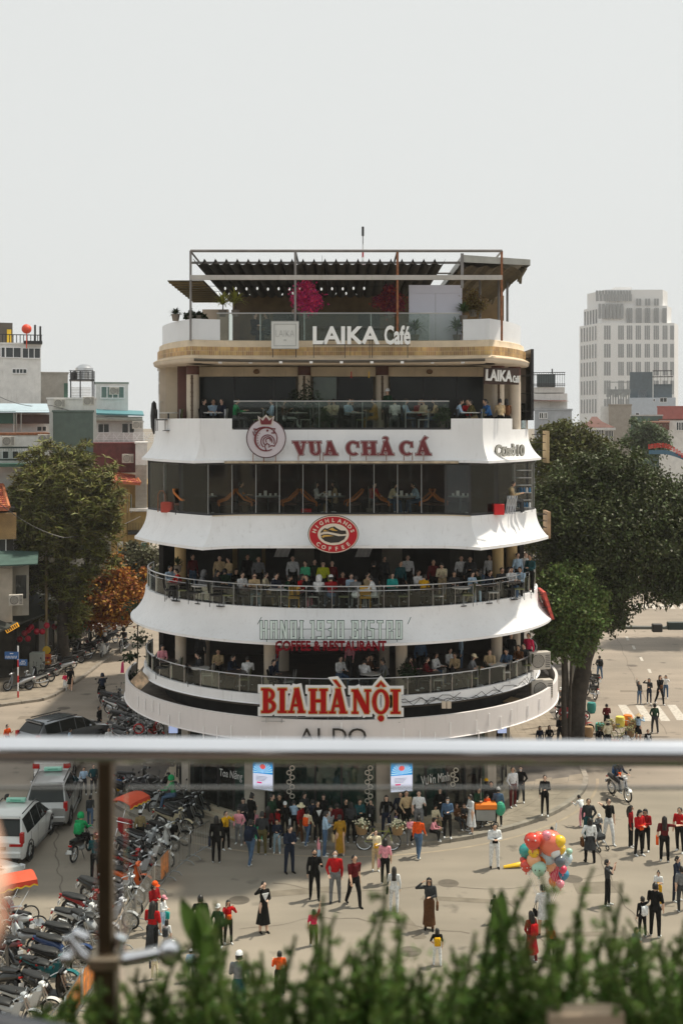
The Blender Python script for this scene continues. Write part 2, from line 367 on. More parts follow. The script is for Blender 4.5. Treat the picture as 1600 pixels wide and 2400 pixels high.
# ---------------- the corner building ----------------
BL = thing('corner_building','big white rounded corner building of six floors with curved terraces full of people','building',(0,46,0))
def cp(o): o.parent = BL; o.location = (0,-46,0); return o
def bb(mb,name,m,smooth=False): return cp(mb.build(name,m,None,smooth))
def ellp(a,b,Dc,t0=-97,t1=97,n=96): return [(a * sin(R(t0 + (t1 - t0) * i / n)),Dc - b * cos(R(t0 + (t1 - t0) * i / n))) for i in range(n + 1)]
def plan(xc,yc,y0,xt,yt,n=12,tr=1.7):
    h = []
    for i in range(15): x = (xc - tr) * i / 14; h.append((x,y0))
    for i in range(1,11):
        x = xc - tr + tr * i / 10; t = i / 10; h.append((x,y0 + (yc - y0) * t ** 2.2))
    cx,cy = (xc + xt) / 2 + .42,(yc + yt) / 2 - .32
    for i in range(1,n + 1):
        t = i / n; h.append(((1 - t) ** 2 * xc + 2 * t * (1 - t) * cx + t * t * xt,(1 - t) ** 2 * yc + 2 * t * (1 - t) * cy + t * t * yt))
    h += [(xt + .02,yt + 1),(xt - .2,62)]
    return [(-x,y) for x,y in h[::-1]] + h[1:]
def shr(pts,d): 
    out = []; n = len(pts)
    for i,p in enumerate(pts):
        a = Vector(pts[max(i - 1,0)]); b = Vector(pts[min(i + 1,n - 1)]); t = (b - a).normalized(); q = Vector(p) + Vector((-t.y,t.x)) * d; out.append((q.x,q.y))
    return out
def band(name,top,bot,zt,zb,pw,m,th=.16,lip=.09,rows=10,under=.7):
    rr = [[(x,y,zt - .35) for x,y in shr(top,th)],[(x,y,zt) for x,y in shr(top,th)],[(x,y,zt) for x,y in top]]
    for j in range(1,rows + 1):
        t = j / rows; w = t ** pw
        rr.append([(a[0] + (b[0] - a[0]) * w,a[1] + (b[1] - a[1]) * w,zt + (zb - zt) * t) for a,b in zip(top,bot)])
    ob = shr(bot,-.05)
    rr += [[(x,y,zb - .02) for x,y in ob],[(x,y,zb - lip) for x,y in ob],[(x,y,zb - lip) for x,y in shr(bot,under)]]
    b = MB(); b.grid(rr); return bb(b,name,m,True)
def slab(name,pts,z0,z1,m):
    b = MB(); b.prism([(pts[0][0],60)] + [p for p in pts if p[1] < 60] + [(pts[-1][0],60)],z0,z1); return bb(b,name,m)
E1 = ellp(9.7,9.7,54.5); E2 = ellp(8.69,7.6,53.2); E3t = ellp(8.65,7.4,53.3); E3b = ellp(9.22,8.1,53.2)
P4t = plan(4.95,45.7,46.25,8.03,49.4); P4b = plan(5.2,44.95,45.7,8.5,49.45)
P5t = plan(5.35,45.3,46.0,7.7,49.4); P5b = plan(5.5,44.95,45.75,8.2,49.45)
P6t = plan(5.65,45.3,45.9,7.5,49.3,tr=2.4); P6b = plan(5.75,45.1,45.75,7.75,49.4,tr=2.4)
band('fascia_band',E1,E1,4.82,3.95,1,WHITEC,.12,.03,3,2.3)
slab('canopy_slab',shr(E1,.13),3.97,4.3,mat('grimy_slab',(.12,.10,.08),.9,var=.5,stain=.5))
band('floor_band',E2,E2,5.50,5.16,1,WHITE,.14,.03,2,.6)
slab('floor_slab',shr(E2,.15),5.0,5.42,FLOORIN)
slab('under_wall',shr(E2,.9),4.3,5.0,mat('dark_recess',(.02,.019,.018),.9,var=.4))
band('floor_band',E3t,E3b,8.83,7.66,2.2,WHITE,.16,.12,12)
slab('floor_slab',shr(E3t,.17),7.75,8.74,FLOORIN)
band('floor_band',P4t,P4b,12.42,11.32,2.2,WHITE,.16,.13,12)
slab('floor_slab',shr(P4t,.17),11.4,12.36,FLOORIN)
band('floor_band',P5t,P5b,15.72,14.58,2.6,WHITE,.16,.12,12)
slab('floor_slab',shr(P5t,.17),14.62,15.66,FLOORIN)
cor = MB(); rr = []
for d,z in ((.35,19.16),(.05,19.15),(0,19.12),(-.03,18.93),(-.07,18.90),(-.08,18.55),(-.18,18.51),(-.26,18.46),(-.26,18.42)):
    rr.append([(x,y,z) for x,y in shr(P6t,d)])
cor.grid(rr); bb(cor,'cornice',CREAM,True)
cw = MB(); cw.grid([[(x,y,z) for x,y in shr(P6t,d)] for d,z in ((-.25,18.418),(-.22,18.30),(-.12,18.25),(1.4,18.25))]); bb(cw,'cornice_moulding',COLM,True)
slab('roof_slab',shr(P6t,.2),18.3,19.1,BEIGE)
# thin vertical tiles of the cornice, joined: far too many to count
tl = MB(); pts = arcs([p for p in shr(P6t,-.075) if p[1] < 52],.075)
for a,b in zip(pts[:-1],pts[1:]):
    d = b - a; g = d * .08; n = Vector((-d.y,d.x)).normalized() * .012
    for z0,z1 in ((18.57,18.72),(18.735,18.885)):
        tl.prism([((a + g - n).x,(a + g - n).y),((b - g - n).x,(b - g - n).y),((b - g + n).x,(b - g + n).y),((a + g + n).x,(a + g + n).y)],z0,z1)
o = bb(tl,'cornice_tiles',mat('ochre_tiles',(.46,.29,.12),.5,var=.45,scale=1.5,stain=.95,island=.18)); o['kind'] = 'stuff'
# raised parapet boxes on the fifth floor and the roof
def parapet(pts,x0,x1,z0,z1,m,th=.14,name='parapet'):
    q = [p for p in pts if x0 - .001 <= p[0] <= x1 + .001 and p[1] < 51]
    q = q if q[0][1] < 60 else q
    b = MB(); inn = shr(q,th)
    b.grid([[(x,y,z0) for x,y in inn],[(x,y,z1) for x,y in inn],[(x,y,z1) for x,y in q],[(x,y,z0) for x,y in q]])
    n = len(q)
    for e in (0,n - 1): b.add([(*q[e],z0),(*q[e],z1),(*inn[e],z1),(*inn[e],z0)],[(0,1,2,3)])
    return bb(b,name,m)
def dens(pts,x):                                     # insert a point at x
    out = []
    for a,b in zip(pts[:-1],pts[1:]):
        out.append(a)
        if (a[0] - x) * (b[0] - x) < 0 and a[1] < 55 and b[1] < 55: t = (x - a[0]) / (b[0] - a[0]); out.append((x,a[1] + t * (b[1] - a[1])))
    return out + [pts[-1]]
for s in (-1,1):
    pp = dens(P5t,s * 4.2); parapet(pp,*( (-7.71,-4.2) if s < 0 else (4.2,6.92)),15.70,16.15,WHITE)
    WB = mat('white_metal_panel',(.70,.72,.745),.4,var=.03)
    p6 = dens(shr(P6t,.12),s * 4.65); parapet(p6,*((-7.4,-4.65) if s < 0 else (4.65,7.4)),19.13,19.95,WB)
# side walls and dark core of the building
core = MB(); core.box(-7.9,7.9,56.2,79,.1,19.0); bb(core,'rear_block',mat('rear_wall_render',(.5,.44,.34),.8,stain=.3))
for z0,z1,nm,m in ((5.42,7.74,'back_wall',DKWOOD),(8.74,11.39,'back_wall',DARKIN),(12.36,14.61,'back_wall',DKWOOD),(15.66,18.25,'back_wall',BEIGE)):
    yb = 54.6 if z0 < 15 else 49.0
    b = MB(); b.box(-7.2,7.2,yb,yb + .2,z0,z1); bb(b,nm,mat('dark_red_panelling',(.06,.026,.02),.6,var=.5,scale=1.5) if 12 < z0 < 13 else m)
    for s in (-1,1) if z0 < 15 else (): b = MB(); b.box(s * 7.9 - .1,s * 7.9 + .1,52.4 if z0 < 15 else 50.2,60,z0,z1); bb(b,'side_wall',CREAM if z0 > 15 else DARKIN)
# columns
for ua,ub in ((374,434),(1216,1236)): b = MB(); b.box(Xt(ua,50.3),Xt(ub,50.3),50.3,60,15.66,18.25); bb(b,'side_wall',COLM)
def column(u,v,Y,r,z0,z1,m,cap=None):
    x = Xt(u,Y); b = MB(); b.lathe([(r,z0),(r,z1)],20,(x,Y,0)); return bb(b,'column',m,True)
for u,Y in ((424,50.0),(632,47.6),(940,47.6),(1163,50.0),(1206,51.6)): column(u,0,Y,.235,5.42,7.75,COLM)
for u,Y in ((480,52),(665,51),(900,51.5)): column(u,0,Y,.22,5.42,7.75,COLM)
for u,Y in ((423,50.4),(1166,50.4),(1198,51.5)): column(u,0,Y,.24,8.74,11.4,YCOL)
BRN = mat('brown_capital_paint',(.10,.035,.025),.6)
for u,Y in ((452,47.6),(713,48.3),(895,48.3),(1166,47.6),(1205,48.5)):
    x = Xt(u,Y); c = column(u,0,Y,.25,15.66,17.9,COLM); b = MB(); b.lathe([(.26,17.9),(.26,18.26)],20,(x,Y,0)); bb(b,'capital',BRN,True)
    if u < 1200:
        b = MB(); b.box(x - .045,x + .045,Y - .265,Y - .25,16.1,17.88)
        for k in range(9): b.mi(0).ell((x,Y - .27,16.3 + k * .18),.06 if k % 3 else .035,.012,.05,8,4)
        bb(b,'column_ornament',mat('bronze_ornament',(.09,.055,.03),.5))
b = MB(); b.box(Xt(438,48.2) - .35,Xt(438,48.2),48.0,48.3,15.66,18.25); bb(b,'brown_pier',BRN)
b = MB(); b.box(-6.0,6.0,48.35,48.6,17.86,18.25); bb(b,'beam',CREAM)
# fifth floor glazing behind the terrace
for i,(u0,u1) in enumerate(((470,548),(551,640),(643,692),(735,792),(878 - 88,872),(915,990),(993,1068),(1071,1130))):
    x0,x1 = Xt(u0,48.7),Xt(u1,48.7); b = MB(); b.box(x0,x1,48.64,48.66,15.75,17.85); bb(b,'window_pane',mat('dark_reflecting_glass',(.012,.016,.015),.2,var=.4,scale=.6,spec=.25) if i != 3 else mat('green_door_glass',(.10,.14,.11),.15))
    for x in (x0 - .03,x1): b = MB(); b.box(x,x + .03,48.6,48.68,15.7,17.86); bb(b,'window_frame',DKMET)
# fourth floor glazing
def ply(pts,x):
    best = None
    for a,b in zip(pts[:-1],pts[1:]):
        if a[1] < 53 and b[1] < 53 and min(a[0],b[0]) <= x <= max(a[0],b[0]) and abs(b[0] - a[0]) > 1e-6:
            t = (x - a[0]) / (b[0] - a[0]); return a[1] + t * (b[1] - a[1])
    return 49.4
PG = shr(P4t,.08)
def ux(pts,u):
    x = (u - 800) / FP * 46
    for _ in range(25): x = (u - 800) / FP * ply(pts,x)
    return x
US = [352,385,423,488,544,600,655,710,765,820,876,931,987,1044,1100,1163,1205,1234,1250]
gp = [(ux(PG,u),ply(PG,ux(PG,u))) for u in US]
gp[0] = (-7.93,49.3); gp[-1] = (7.93,49.3)
def pane_between(a,b,z0,z1,m,name='glass_pane',th=.012,gap=.02,par=None):
    a,b = Vector(a),Vector(b); d = (b - a).normalized(); n = Vector((-d.y,d.x)) * th; A = a + d * gap; B = b - d * gap
    q = MB(); q.prism([(p.x,p.y) for p in (A - n,B - n,B + n,A + n)],z0,z1); o = bb(q,name,m); return o
for i in range(len(gp) - 1): pane_between(gp[i],gp[i + 1],12.5,14.42,GL_DARK)
for i,(x,y) in enumerate(gp):
    w = .05 if US[i] in (1044,1100,423,352,1234,1163) else .014
    b = MB(); b.box(x - w,x + w,y - .03,y + .03,12.42,14.46); bb(b,'mullion',DKMET if w > .02 else GREYMET)
for z in (12.46,14.40): b = MB(); b.tube([(*a,z) for a in gp],.055,4); bb(b,'window_frame',DKMET)
b = MB(); b.grid([[(x,y,z) for x,y in shr([p for p in P4t if abs(p[0]) < 5],-.04)] for z in (12.40,12.44)]); bb(b,'sill',BEIGE)
b = MB(); pl = [p for p in shr(P5b,-.10) if abs(p[0]) < 4.6]; b.grid([[(x,y - o,z) for x,y in pl] for o,z in ((0,14.53),(.12,14.50),(.12,14.44),(-.3,14.44))]); bb(b,'dirty_ledge',mat('rain_stained_ledge',(.42,.34,.24),.8,var=.4,stain=.9,scale=4))
# second and third floor balustrades
def railing(E,x0,z0,z1,step,rmat,mid=None,xlim=99,posts=True):
    pts = arcs([p for p in E if p[1] < 55],step)
    rl = thing('x','x','x'); bpy.data.objects.remove(rl)
    par = None
    b = MB(); q = [p for p in E if p[1] < 55]; b.tube([(x,y,z1) for x,y in q],.028,8); bb(b,'handrail',STEEL,True)
    if mid: b = MB(); b.tube([(x,y,mid) for x,y in q],.012,6); bb(b,'lower_rail',STEEL)
    pm = None
    for i,p in enumerate(pts):
        if i + 1 < len(pts): pane_between(pts[i],pts[i + 1],z0 + .08,(mid or z1) - .05,rmat,'balcony_glass',.006,.04)
        if posts:
            if pm is None:
                k = MB(); k.tube([(0,0,z0),(0,0,z1 - .14),(0,-.05,z1 - .06),(0,0,z1)],.02,6); k.box(-.05,.05,-.05,.05,z0,z0 + .02); pm = k.mesh('post',STEEL)
            o = link('rail_post',pm,STEEL,BL,(p.x,p.y - 46,0))
railing(shr(ellp(8.6,7.5,53.2),.0),0,5.50,6.19,.95,GL_RAIL,None)
railing(shr(ellp(8.55,7.3,53.3),.0),0,8.83,9.68,1.0,GL_RAIL,9.5)
# fifth floor and roof glass balustrades
def flat_rail(u0,u1,Y,z0,z1,cuts,wing=0):
    xs = [Xt(u0,Y)] + [Xt(c,Y) for c in cuts] + [Xt(u1,Y)]
    for a,c in zip(xs[:-1],xs[1:]): pane_between((a,Y),(c,Y),z0,z1 - .02,GL_RAIL,'balcony_glass',.008,.01)
    b = MB(); b.tube([(xs[0],Y,z1),(xs[-1],Y,z1)],.025,8); bb(b,'handrail',STEEL,True)
    for x in xs[1:-1]: b = MB(); b.tube([(x,Y + .03,z0),(x,Y + .03,z1)],.018,6); bb(b,'rail_post',STEEL)
flat_rail(548,1052,46.12,15.74,16.82,(748,849,950,648))
flat_rail(508,1078,45.95,19.14,20.2,(713,869,1005,610))
b = MB(); b.box(Xt(548,46.1),Xt(1052,46.1),46.05,46.2,15.72,15.80); bb(b,'rail_base',DKMET)
b = MB(); b.tube([(-7.5,49.3,16.15),(-7.5,49.3,16.85),(-7.6,51,16.85),(-7.6,51,16.15)],.02,6); b.tube([(6.9,48.3,16.1),(6.9,48.3,16.8),(7.7,50,16.8),(7.7,50,15.7)],.02,6); bb(b,'side_railing',STEEL)
pane_between((6.92,48.32),(7.68,49.95),15.75,16.78,GL_RAIL,'balcony_glass')
# rolled awning under the cornice
b = MB(); b.tube([(-5.55,45.0,18.36),(-3,45.35,18.33),(0,45.45,18.32),(3,45.35,18.33),(5.4,45.0,18.36)],.055,8); bb(b,'rolled_awning',mat('awning_case',(.07,.06,.045),.6,stain=.4))
for k in range(9):
    x = -4.6 + k * 1.15; b = MB(); b.box(x - .06,x + .06,45.30,45.52,18.24,18.32); bb(b,'awning_bracket',WHITEPL)
for u in (601,1006):
    x = Xt(u,48.3); b = MB(); b.ell((x,48.27,18.05),.13,.08,.1,10,6); bb(b,'wall_lamp',mat('brown_lamp',(.2,.11,.05),.5))
for u,m in ((823,REDP),(864,YELLOW)):
    x = Xt(u,47); b = MB(); b.box(x - .02,x + .02,47,47.01,17.75,18.0); bb(b,'hanging_ribbon',m)
# ceilings and wall pieces of the third floor room
for u0,u1,v0,v1,Y,c in ((545,556,1290,1345,52,'#6a5a35'),(560,612,1292,1340,52.3,'#1f3a30'),(614,622,1290,1345,52,'#6a5a35'),(690,736,1288,1350,51.5,'#5a564c'),(750,775,1290,1350,52,'#4c483f'),(895,942,1290,1350,51.5,'#6a655b'),(1055,1105,1290,1340,52,'#3b3934'),(1110,1140,1292,1340,52,'#3c3a33')):
    x0,x1 = Xt(u0,Y),Xt(u1,Y); b = MB(); b.box(x0,x1,Y,Y + .08,Zt(v1,Y) - .9,11.3); bb(b,'wall_panel',mat('panel' + c,c,.7,var=.25))
for u,v,Y in ((655,1305,51),(845,1300,51)):
    b = MB(); x = Xt(u,Y); b.grid([[(x + .1 * i + (.03 if i % 2 else 0) - .25 * t * t,Y + (.05 if i % 2 else 0),11.35 - 1.1 * t) for i in range(7)] for t in (0,.35,.7,1)]); bb(b,'curtain',mat('white_curtain',(.5,.5,.5),.9))
# ground floor shop
GR,GD = 7.35,54.0
def gpt(t,r=GR): return (r * sin(R(t)),GD - r * cos(R(t)))
b = MB(); n = 60; tt = [-95 + 190 * i / n for i in range(n + 1)]
b.grid([[(*gpt(t,r),z) for t in tt] for r,z in ((7.9,.1),(7.9,.24),(7.6,.24),(7.6,.36),(7.3,.36),(7.2,.3))]); bb(b,'stone_plinth',BEIGE)
b = MB(); b.grid([[(*gpt(t,5.6),z) for t in tt] for z in (.3,4.1)]); bb(b,'shop_interior_wall',mat('shop_wall',(.05,.13,.115),.8,var=.7,scale=1.2))
b = MB(); b.prism([gpt(t,7.3) for t in tt],.2,.34); bb(b,'shop_floor',mat('shop_floor',(.12,.11,.10),.4))
cols = {-62: 1,-27.5: 1,14.5: 1,57: 1}
stops = [-90,-80,-71,-65,-59,-51,-43,-36,-31,-24,-16,-8,0,10.5,18.5,27,35,43,50,54,60,70,80,90]
for a,c in zip(stops[:-1],stops[1:]):
    mid = (a + c) / 2
    if any(abs(mid - k) < 4.2 for k in cols):
        b = MB(); b.prism([gpt(a,7.5),gpt(mid,7.55),gpt(c,7.5),gpt(c,7.1),gpt(a,7.1)],.3,4.0); bb(b,'shop_pillar',mat('shop_pillar_stone',(.42,.38,.32),.6)); continue
    pane_between(gpt(a),gpt(c),.4,3.9,GL_SHOP,'shop_window',.01,.03)
    b = MB(); x,y = gpt(a); b.box(x - .04,x + .04,y - .04,y + .04,.36,3.95); bb(b,'shop_mullion',DKMET)
b = MB(); b.grid([[(*gpt(t,7.38),z) for t in tt] for z in (3.85,4.0)]); bb(b,'shop_lintel',DKMET)
# pale light tubes let into the curved fascia
LT = mat('light_tube',(.95,.95,.95),.3,var=0)
for u,dv in ((300,0),(325,10),(341,8),(359,2),(374,4),(397,34),(422,15),(478,48),(510,39),(543,30),(578,60),(612,35),(649,52),(907,50),(945,25),(983,36),(1018,46),(1054,20),(1115,24),(1145,10),(1172,30),(1197,14),(1235,16),(1262,10),(1120,60)):
    x = ux([p for p in E1 if p[1] < 53],u) if 300 < u < 1290 else 0
    y = 54.5 - math.sqrt(max(.1,9.7 ** 2 - x * x)); nx,ny = x / 9.7,(y - 54.5) / 9.7
    z1 = 4.62 - dv * .0115 + .12
    b = MB(); b.box(x + nx * .03 - .018,x + nx * .03 + .018,y + ny * .03 - .018,y + ny * .03 + .018,z1 - .48,z1); bb(b,'light_tube',LT)
# clutter in the gutter behind the fascia, cables, service boxes
b = MB()
for k in range(14):
    t = R(random.uniform(-70,70)); r = random.uniform(8.9,9.3); x,y = r * sin(t),54.0 - r * cos(t) * .93
    b.tube([(x,y,4.33),(x + random.uniform(-.8,.8),y + random.uniform(-.2,.3),4.45)],.03,5)
bb(b,'loose_pipes',mat('old_pipe',(.4,.36,.3),.7)); 
b = MB()
for k in range(12):
    t0 = random.uniform(8,60); pts = []
    for i in range(6): t = R(t0 + i * 2.2); pts.append((8.76 * sin(t),53.2 - 7.66 * cos(t),5.3 + random.uniform(-.2,.16)))
    b.tube(pts,.012,4)
bb(b,'cables',BLACK)
for u in (1039,1051):
    x = Xt(u,45.9); b = MB(); b.box(x - .08,x + .08,45.72,45.9,5.05,5.3); bb(b,'service_box',COLM)
# ---------------- lettering ----------------
TC = {}
def char_mesh(txt,off=0,ext=.04,bold=True):
    """2D text outline from the built-in font as extruded mesh data: verts (x, z), faces"""
    k = (txt,off,ext)
    if k in TC: return TC[k]
    c = bpy.data.curves.new('t','FONT'); c.body = txt; c.size = 1; c.extrude = ext; c.offset = off; c.resolution_u = 3
    o = bpy.data.objects.new('t',c); COL.objects.link(o); dg = bpy.context.evaluated_depsgraph_get()
    me = bpy.data.meshes.new_from_object(o.evaluated_get(dg)); bpy.data.objects.remove(o); bpy.data.curves.remove(c)
    v = [tuple(p.co) for p in me.vertices]; f = [tuple(p.vertices) for p in me.polygons]; bpy.data.meshes.remove(me)
    TC[k] = (v,f); return TC[k]
def bounds(v): return min(p[0] for p in v),max(p[0] for p in v),min(p[1] for p in v),max(p[1] for p in v)
def text_on(par,txt,M,w,h,layers,depth=.04,name='letter',join=False,ymode='bbox'):
    """letters as parts; M maps (x right, y towards viewer -> local -y, z up) box [0,w]x[0,h]; layers: (offset, material, forward, depth)"""
    base,_ = char_mesh(txt,layers[-1][0]); bx0,bx1,bz0,bz1 = bounds(base); sx,sz = w / (bx1 - bx0),h / (bz1 - bz0)
    allm = [MB() for _ in layers]
    for i,ch in enumerate(txt):
        if ch == ' ': continue
        pv_,_ = char_mesh(txt[:i + 1]); xr = bounds(pv_)[1]; cv,_ = char_mesh(ch); cx = xr - bounds(cv)[1]
        for li,(off,m,fw,dp) in enumerate(layers):
            v,f = char_mesh(ch,off); q = allm[li] if join else MB()
            vs = [M @ Vector(((x + cx - bx0) * sx,-fw - z / .04 * dp / 2,(y - bz0) * sz)) for x,y,z in v]
            q.add(vs,f)
            if not join: q.build(name if li == 0 else name + '_edge',m,par)
    if join:
        for q,(off,m,fw,dp) in zip(allm,layers): q.build('lettering',m,par)
def at(x,y,z,rz=0,rx=0,roll=0): return Matrix.Translation((x,y,z)) @ Matrix.Rotation(rz,4,'Z') @ Matrix.Rotation(rx,4,'X') @ Matrix.Rotation(roll,4,'Y')
def sign_box(u0,u1,v0,v1,Y): return Xt(u0,Y),Zt(v1,Y),Xt(u1,Y) - Xt(u0,Y),(v1 - v0) / FP * Y
LETW = mat('sign_white',(.80,.81,.80),.4,var=.03)
FR = mat('sign_frame_steel',(.06,.055,.05),.5,.5)
I4 = Matrix.Identity(4)
# LAIKA Café
Y = 45.3; s = thing('cafe_sign','large white letters LAIKA Café on dark frame under the roof terrace glass','sign',(0,Y,19.2))
x,z,w,h = sign_box(733,889,765,807,Y); text_on(s,'LAIKA',at(x,0,z - 19.2),w,h,[(.03,LETW,.05,.10)])
x,z,w,h = sign_box(900,961,763,808,Y); text_on(s,'Café',at(x,0,z - 19.2),w,h,[(.03,LETW,.05,.10)])
b = MB(); x0,x1 = Xt(733,Y),Xt(961,Y)
for zz in (Zt(766,Y),Zt(808,Y)): b.box(x0,x1,.06,.09,zz - 19.2 - .015,zz - 19.2 + .015)
for u in (735,808,866,872,955): b.box(Xt(u,Y) - .012,Xt(u,Y) + .012,.06,.12,-.75,Zt(766,Y) - 19.2)
b.build('frame',FR,s)
# small square sign
s = thing('square_sign','square pale grey sign with thin inner border and small word LAIKA','sign',(Xt(668,45.2),45.2,Zt(785,45.2)))
b = MB(); b.box(-.52,.52,0,.08,-.53,.53,bev=.01); b.build('board',mat('sign_grey',(.56,.57,.55),.5,var=.04),s)
b = MB(); 
for a in (-.41,.41): b.box(a - .012,a + .012,-.012,-.002,-.42,.42); b.box(-.42,.42,-.010,-.001,a - .012,a + .012)
b.box(-.52,.52,-.011,-.003,.50,.53); b.box(-.52,.52,-.011,-.003,-.53,-.50); b.build('border',mat('sign_border_grey',(.33,.34,.33),.5),s)
text_on(s,'LAIKA',at(-.35,0,-.06),.7,.24,[(-.02,mat('sign_letter_grey',(.38,.39,.38),.5),.006,.006)])
b = MB(); b.prism([(-.06,0),(.06,0),(.04,.05),(-.04,.05)],0,.006,at(0,-.003,-.22,0,pi / 2)); b.build('emblem',mat('sign_letter_grey',(.38,.39,.38),.5),s)
b = MB()
for a in (-.48,.4): b.box(a,a + .03,.02,.06,-.85,-.53)
b.build('strut',FR,s)
# LAIKA Café small on the right wing
s = thing('small_cafe_sign','small white letters LAIKA Café hanging under the beige cornice at the right corner','sign',(Xt(1136,45.9),45.9,Zt(892,45.9)),R(22))
text_on(s,'LAIKA',at(0,0,0,0,0,R(2)),1.15,.44,[(.03,LETW,.05,.08)])
text_on(s,'Café',at(1.19,0,-.06,0,0,R(2)),.28,.27,[(.02,LETW,.05,.06)])
b = MB(); b.box(-.03,1.5,.03,.08,-.14,.50); b.build('board',mat('sign_brown_board',(.05,.025,.018),.6),s)
# stroke lettering with serifs
def off_poly(p,e):
    n = len(p); out = []; ar = sum(p[i][0] * p[(i + 1) % n][1] - p[(i + 1) % n][0] * p[i][1] for i in range(n)); sg = 1 if ar > 0 else -1
    for i in range(n):
        a,b_,c = Vector(p[i - 1]),Vector(p[i]),Vector(p[(i + 1) % n]); d1 = (b_ - a).normalized(); d2 = (c - b_).normalized()
        n1 = Vector((d1.y,-d1.x)) * sg; n2 = Vector((d2.y,-d2.x)) * sg; m = n1 + n2; m = m / max(.45,m.dot(m) / 2) if m.length > .01 else n1
        m = m if m.length < 1.6 else m.normalized() * 1.6; out.append((b_.x + m.x * e,b_.y + m.y * e))
    return out
def rc(x0,x1,z0,z1): return ('p',[(x0,z0),(x1,z0),(x1,z1),(x0,z1)])
def bar(x0,z0,x1,z1,w): 
    d = Vector((x1 - x0,z1 - z0)).normalized() * w / 2; n = (-d.y,d.x); return ('p',[(x0 + n[0],z0 + n[1]),(x0 - n[0],z0 - n[1]),(x1 - n[0],z1 - n[1]),(x1 + n[0],z1 + n[1])])
def arc(cx,cz,rx,rz,t,a0,a1): return ('a',cx,cz,rx,rz,t,a0,a1)
def hs(x0,x1,z,t=.07): return rc(x0,x1,z,z + t)
SL = {
 'B': (.62,[rc(.08,.27,0,1),hs(0,.3,0),hs(0,.3,.93),arc(.27,.74,.27,.26,.15,-90,90),arc(.27,.27,.32,.27,.16,-90,90),rc(.2,.3,.46,.56)]),
 'I': (.36,[rc(.09,.27,0,1),hs(0,.36,0),hs(0,.36,.93)]),
 'A': (.68,[bar(.12,.03,.33,1.0,.09),bar(.34,1.0,.55,.03,.19),rc(.2,.48,.27,.35),hs(0,.25,0),hs(.4,.7,0)]),
 'H': (.72,[rc(.07,.25,0,1),rc(.47,.65,0,1),rc(.2,.5,.46,.56),hs(0,.31,0),hs(0,.31,.93),hs(.41,.72,0),hs(.41,.72,.93)]),
 'N': (.74,[rc(.08,.17,0,1),rc(.57,.66,0,1),bar(.14,.98,.6,.04,.2),hs(0,.25,0),hs(0,.2,.93),hs(.5,.74,.93)]),
 'O': (.66,[arc(.33,.5,.33,.52,.16,0,360)]),
 'V': (.7,[bar(.15,.97,.37,.03,.2),bar(.6,.97,.38,.03,.08),hs(0,.3,.93),hs(.46,.72,.93)]),
 'U': (.68,[rc(.07,.25,.3,1),rc(.5,.59,.3,1),arc(.33,.3,.26,.3,.14,180,360),hs(0,.31,.93),hs(.43,.68,.93)]),
 'C': (.64,[arc(.34,.5,.34,.52,.17,48,312),rc(.54,.61,.6,.95)]),
}
HL = {  # condensed square letters
 'H': (.5,[rc(0,.17,0,1),rc(.33,.5,0,1),rc(.17,.33,.42,.56)]),'A': (.5,[rc(0,.17,0,1),rc(.33,.5,0,1),rc(.17,.33,.4,.53),rc(.17,.33,.87,1)]),
 'N': (.5,[rc(0,.15,0,1),rc(.35,.5,0,1),bar(.1,.97,.4,.03,.15)]),'O': (.46,[rc(0,.16,0,1),rc(.3,.46,0,1),rc(.16,.3,0,.12),rc(.16,.3,.88,1)]),
 'I': (.26,[rc(.05,.21,0,1),rc(0,.26,0,.06),rc(0,.26,.94,1)]),'1': (.26,[rc(.1,.26,0,1),rc(0,.1,.86,1),rc(.03,.1,0,.06)]),
 '9': (.46,[rc(.3,.46,0,1),rc(0,.16,.45,1),rc(.16,.3,.88,1),rc(.16,.3,.45,.57),rc(0,.3,0,.12)]),'3': (.46,[rc(.3,.46,0,1),rc(0,.3,.88,1),rc(.1,.3,.45,.57),rc(0,.3,0,.12)]),
 '0': (.46,[rc(0,.16,0,1),rc(.3,.46,0,1),rc(.16,.3,0,.12),rc(.16,.3,.88,1)]),'B': (.5,[rc(.05,.2,0,1),rc(.34,.5,0,.46),rc(.34,.5,.54,1),rc(.2,.38,0,.12),rc(.2,.38,.44,.56),rc(.2,.38,.88,1),rc(0,.05,0,.07),rc(0,.05,.93,1)]),
 'S': (.46,[rc(0,.16,.5,1),rc(.3,.46,0,.56),rc(.16,.46,.88,1),rc(.16,.3,.45,.57),rc(0,.3,0,.12)]),'T': (.44,[rc(.14,.3,0,.88),rc(0,.44,.88,1)]),
 'R': (.5,[rc(.03,.18,0,1),rc(.34,.5,.5,1),rc(.34,.5,0,.42),rc(.18,.36,.88,1),rc(.18,.36,.42,.54)]),
}
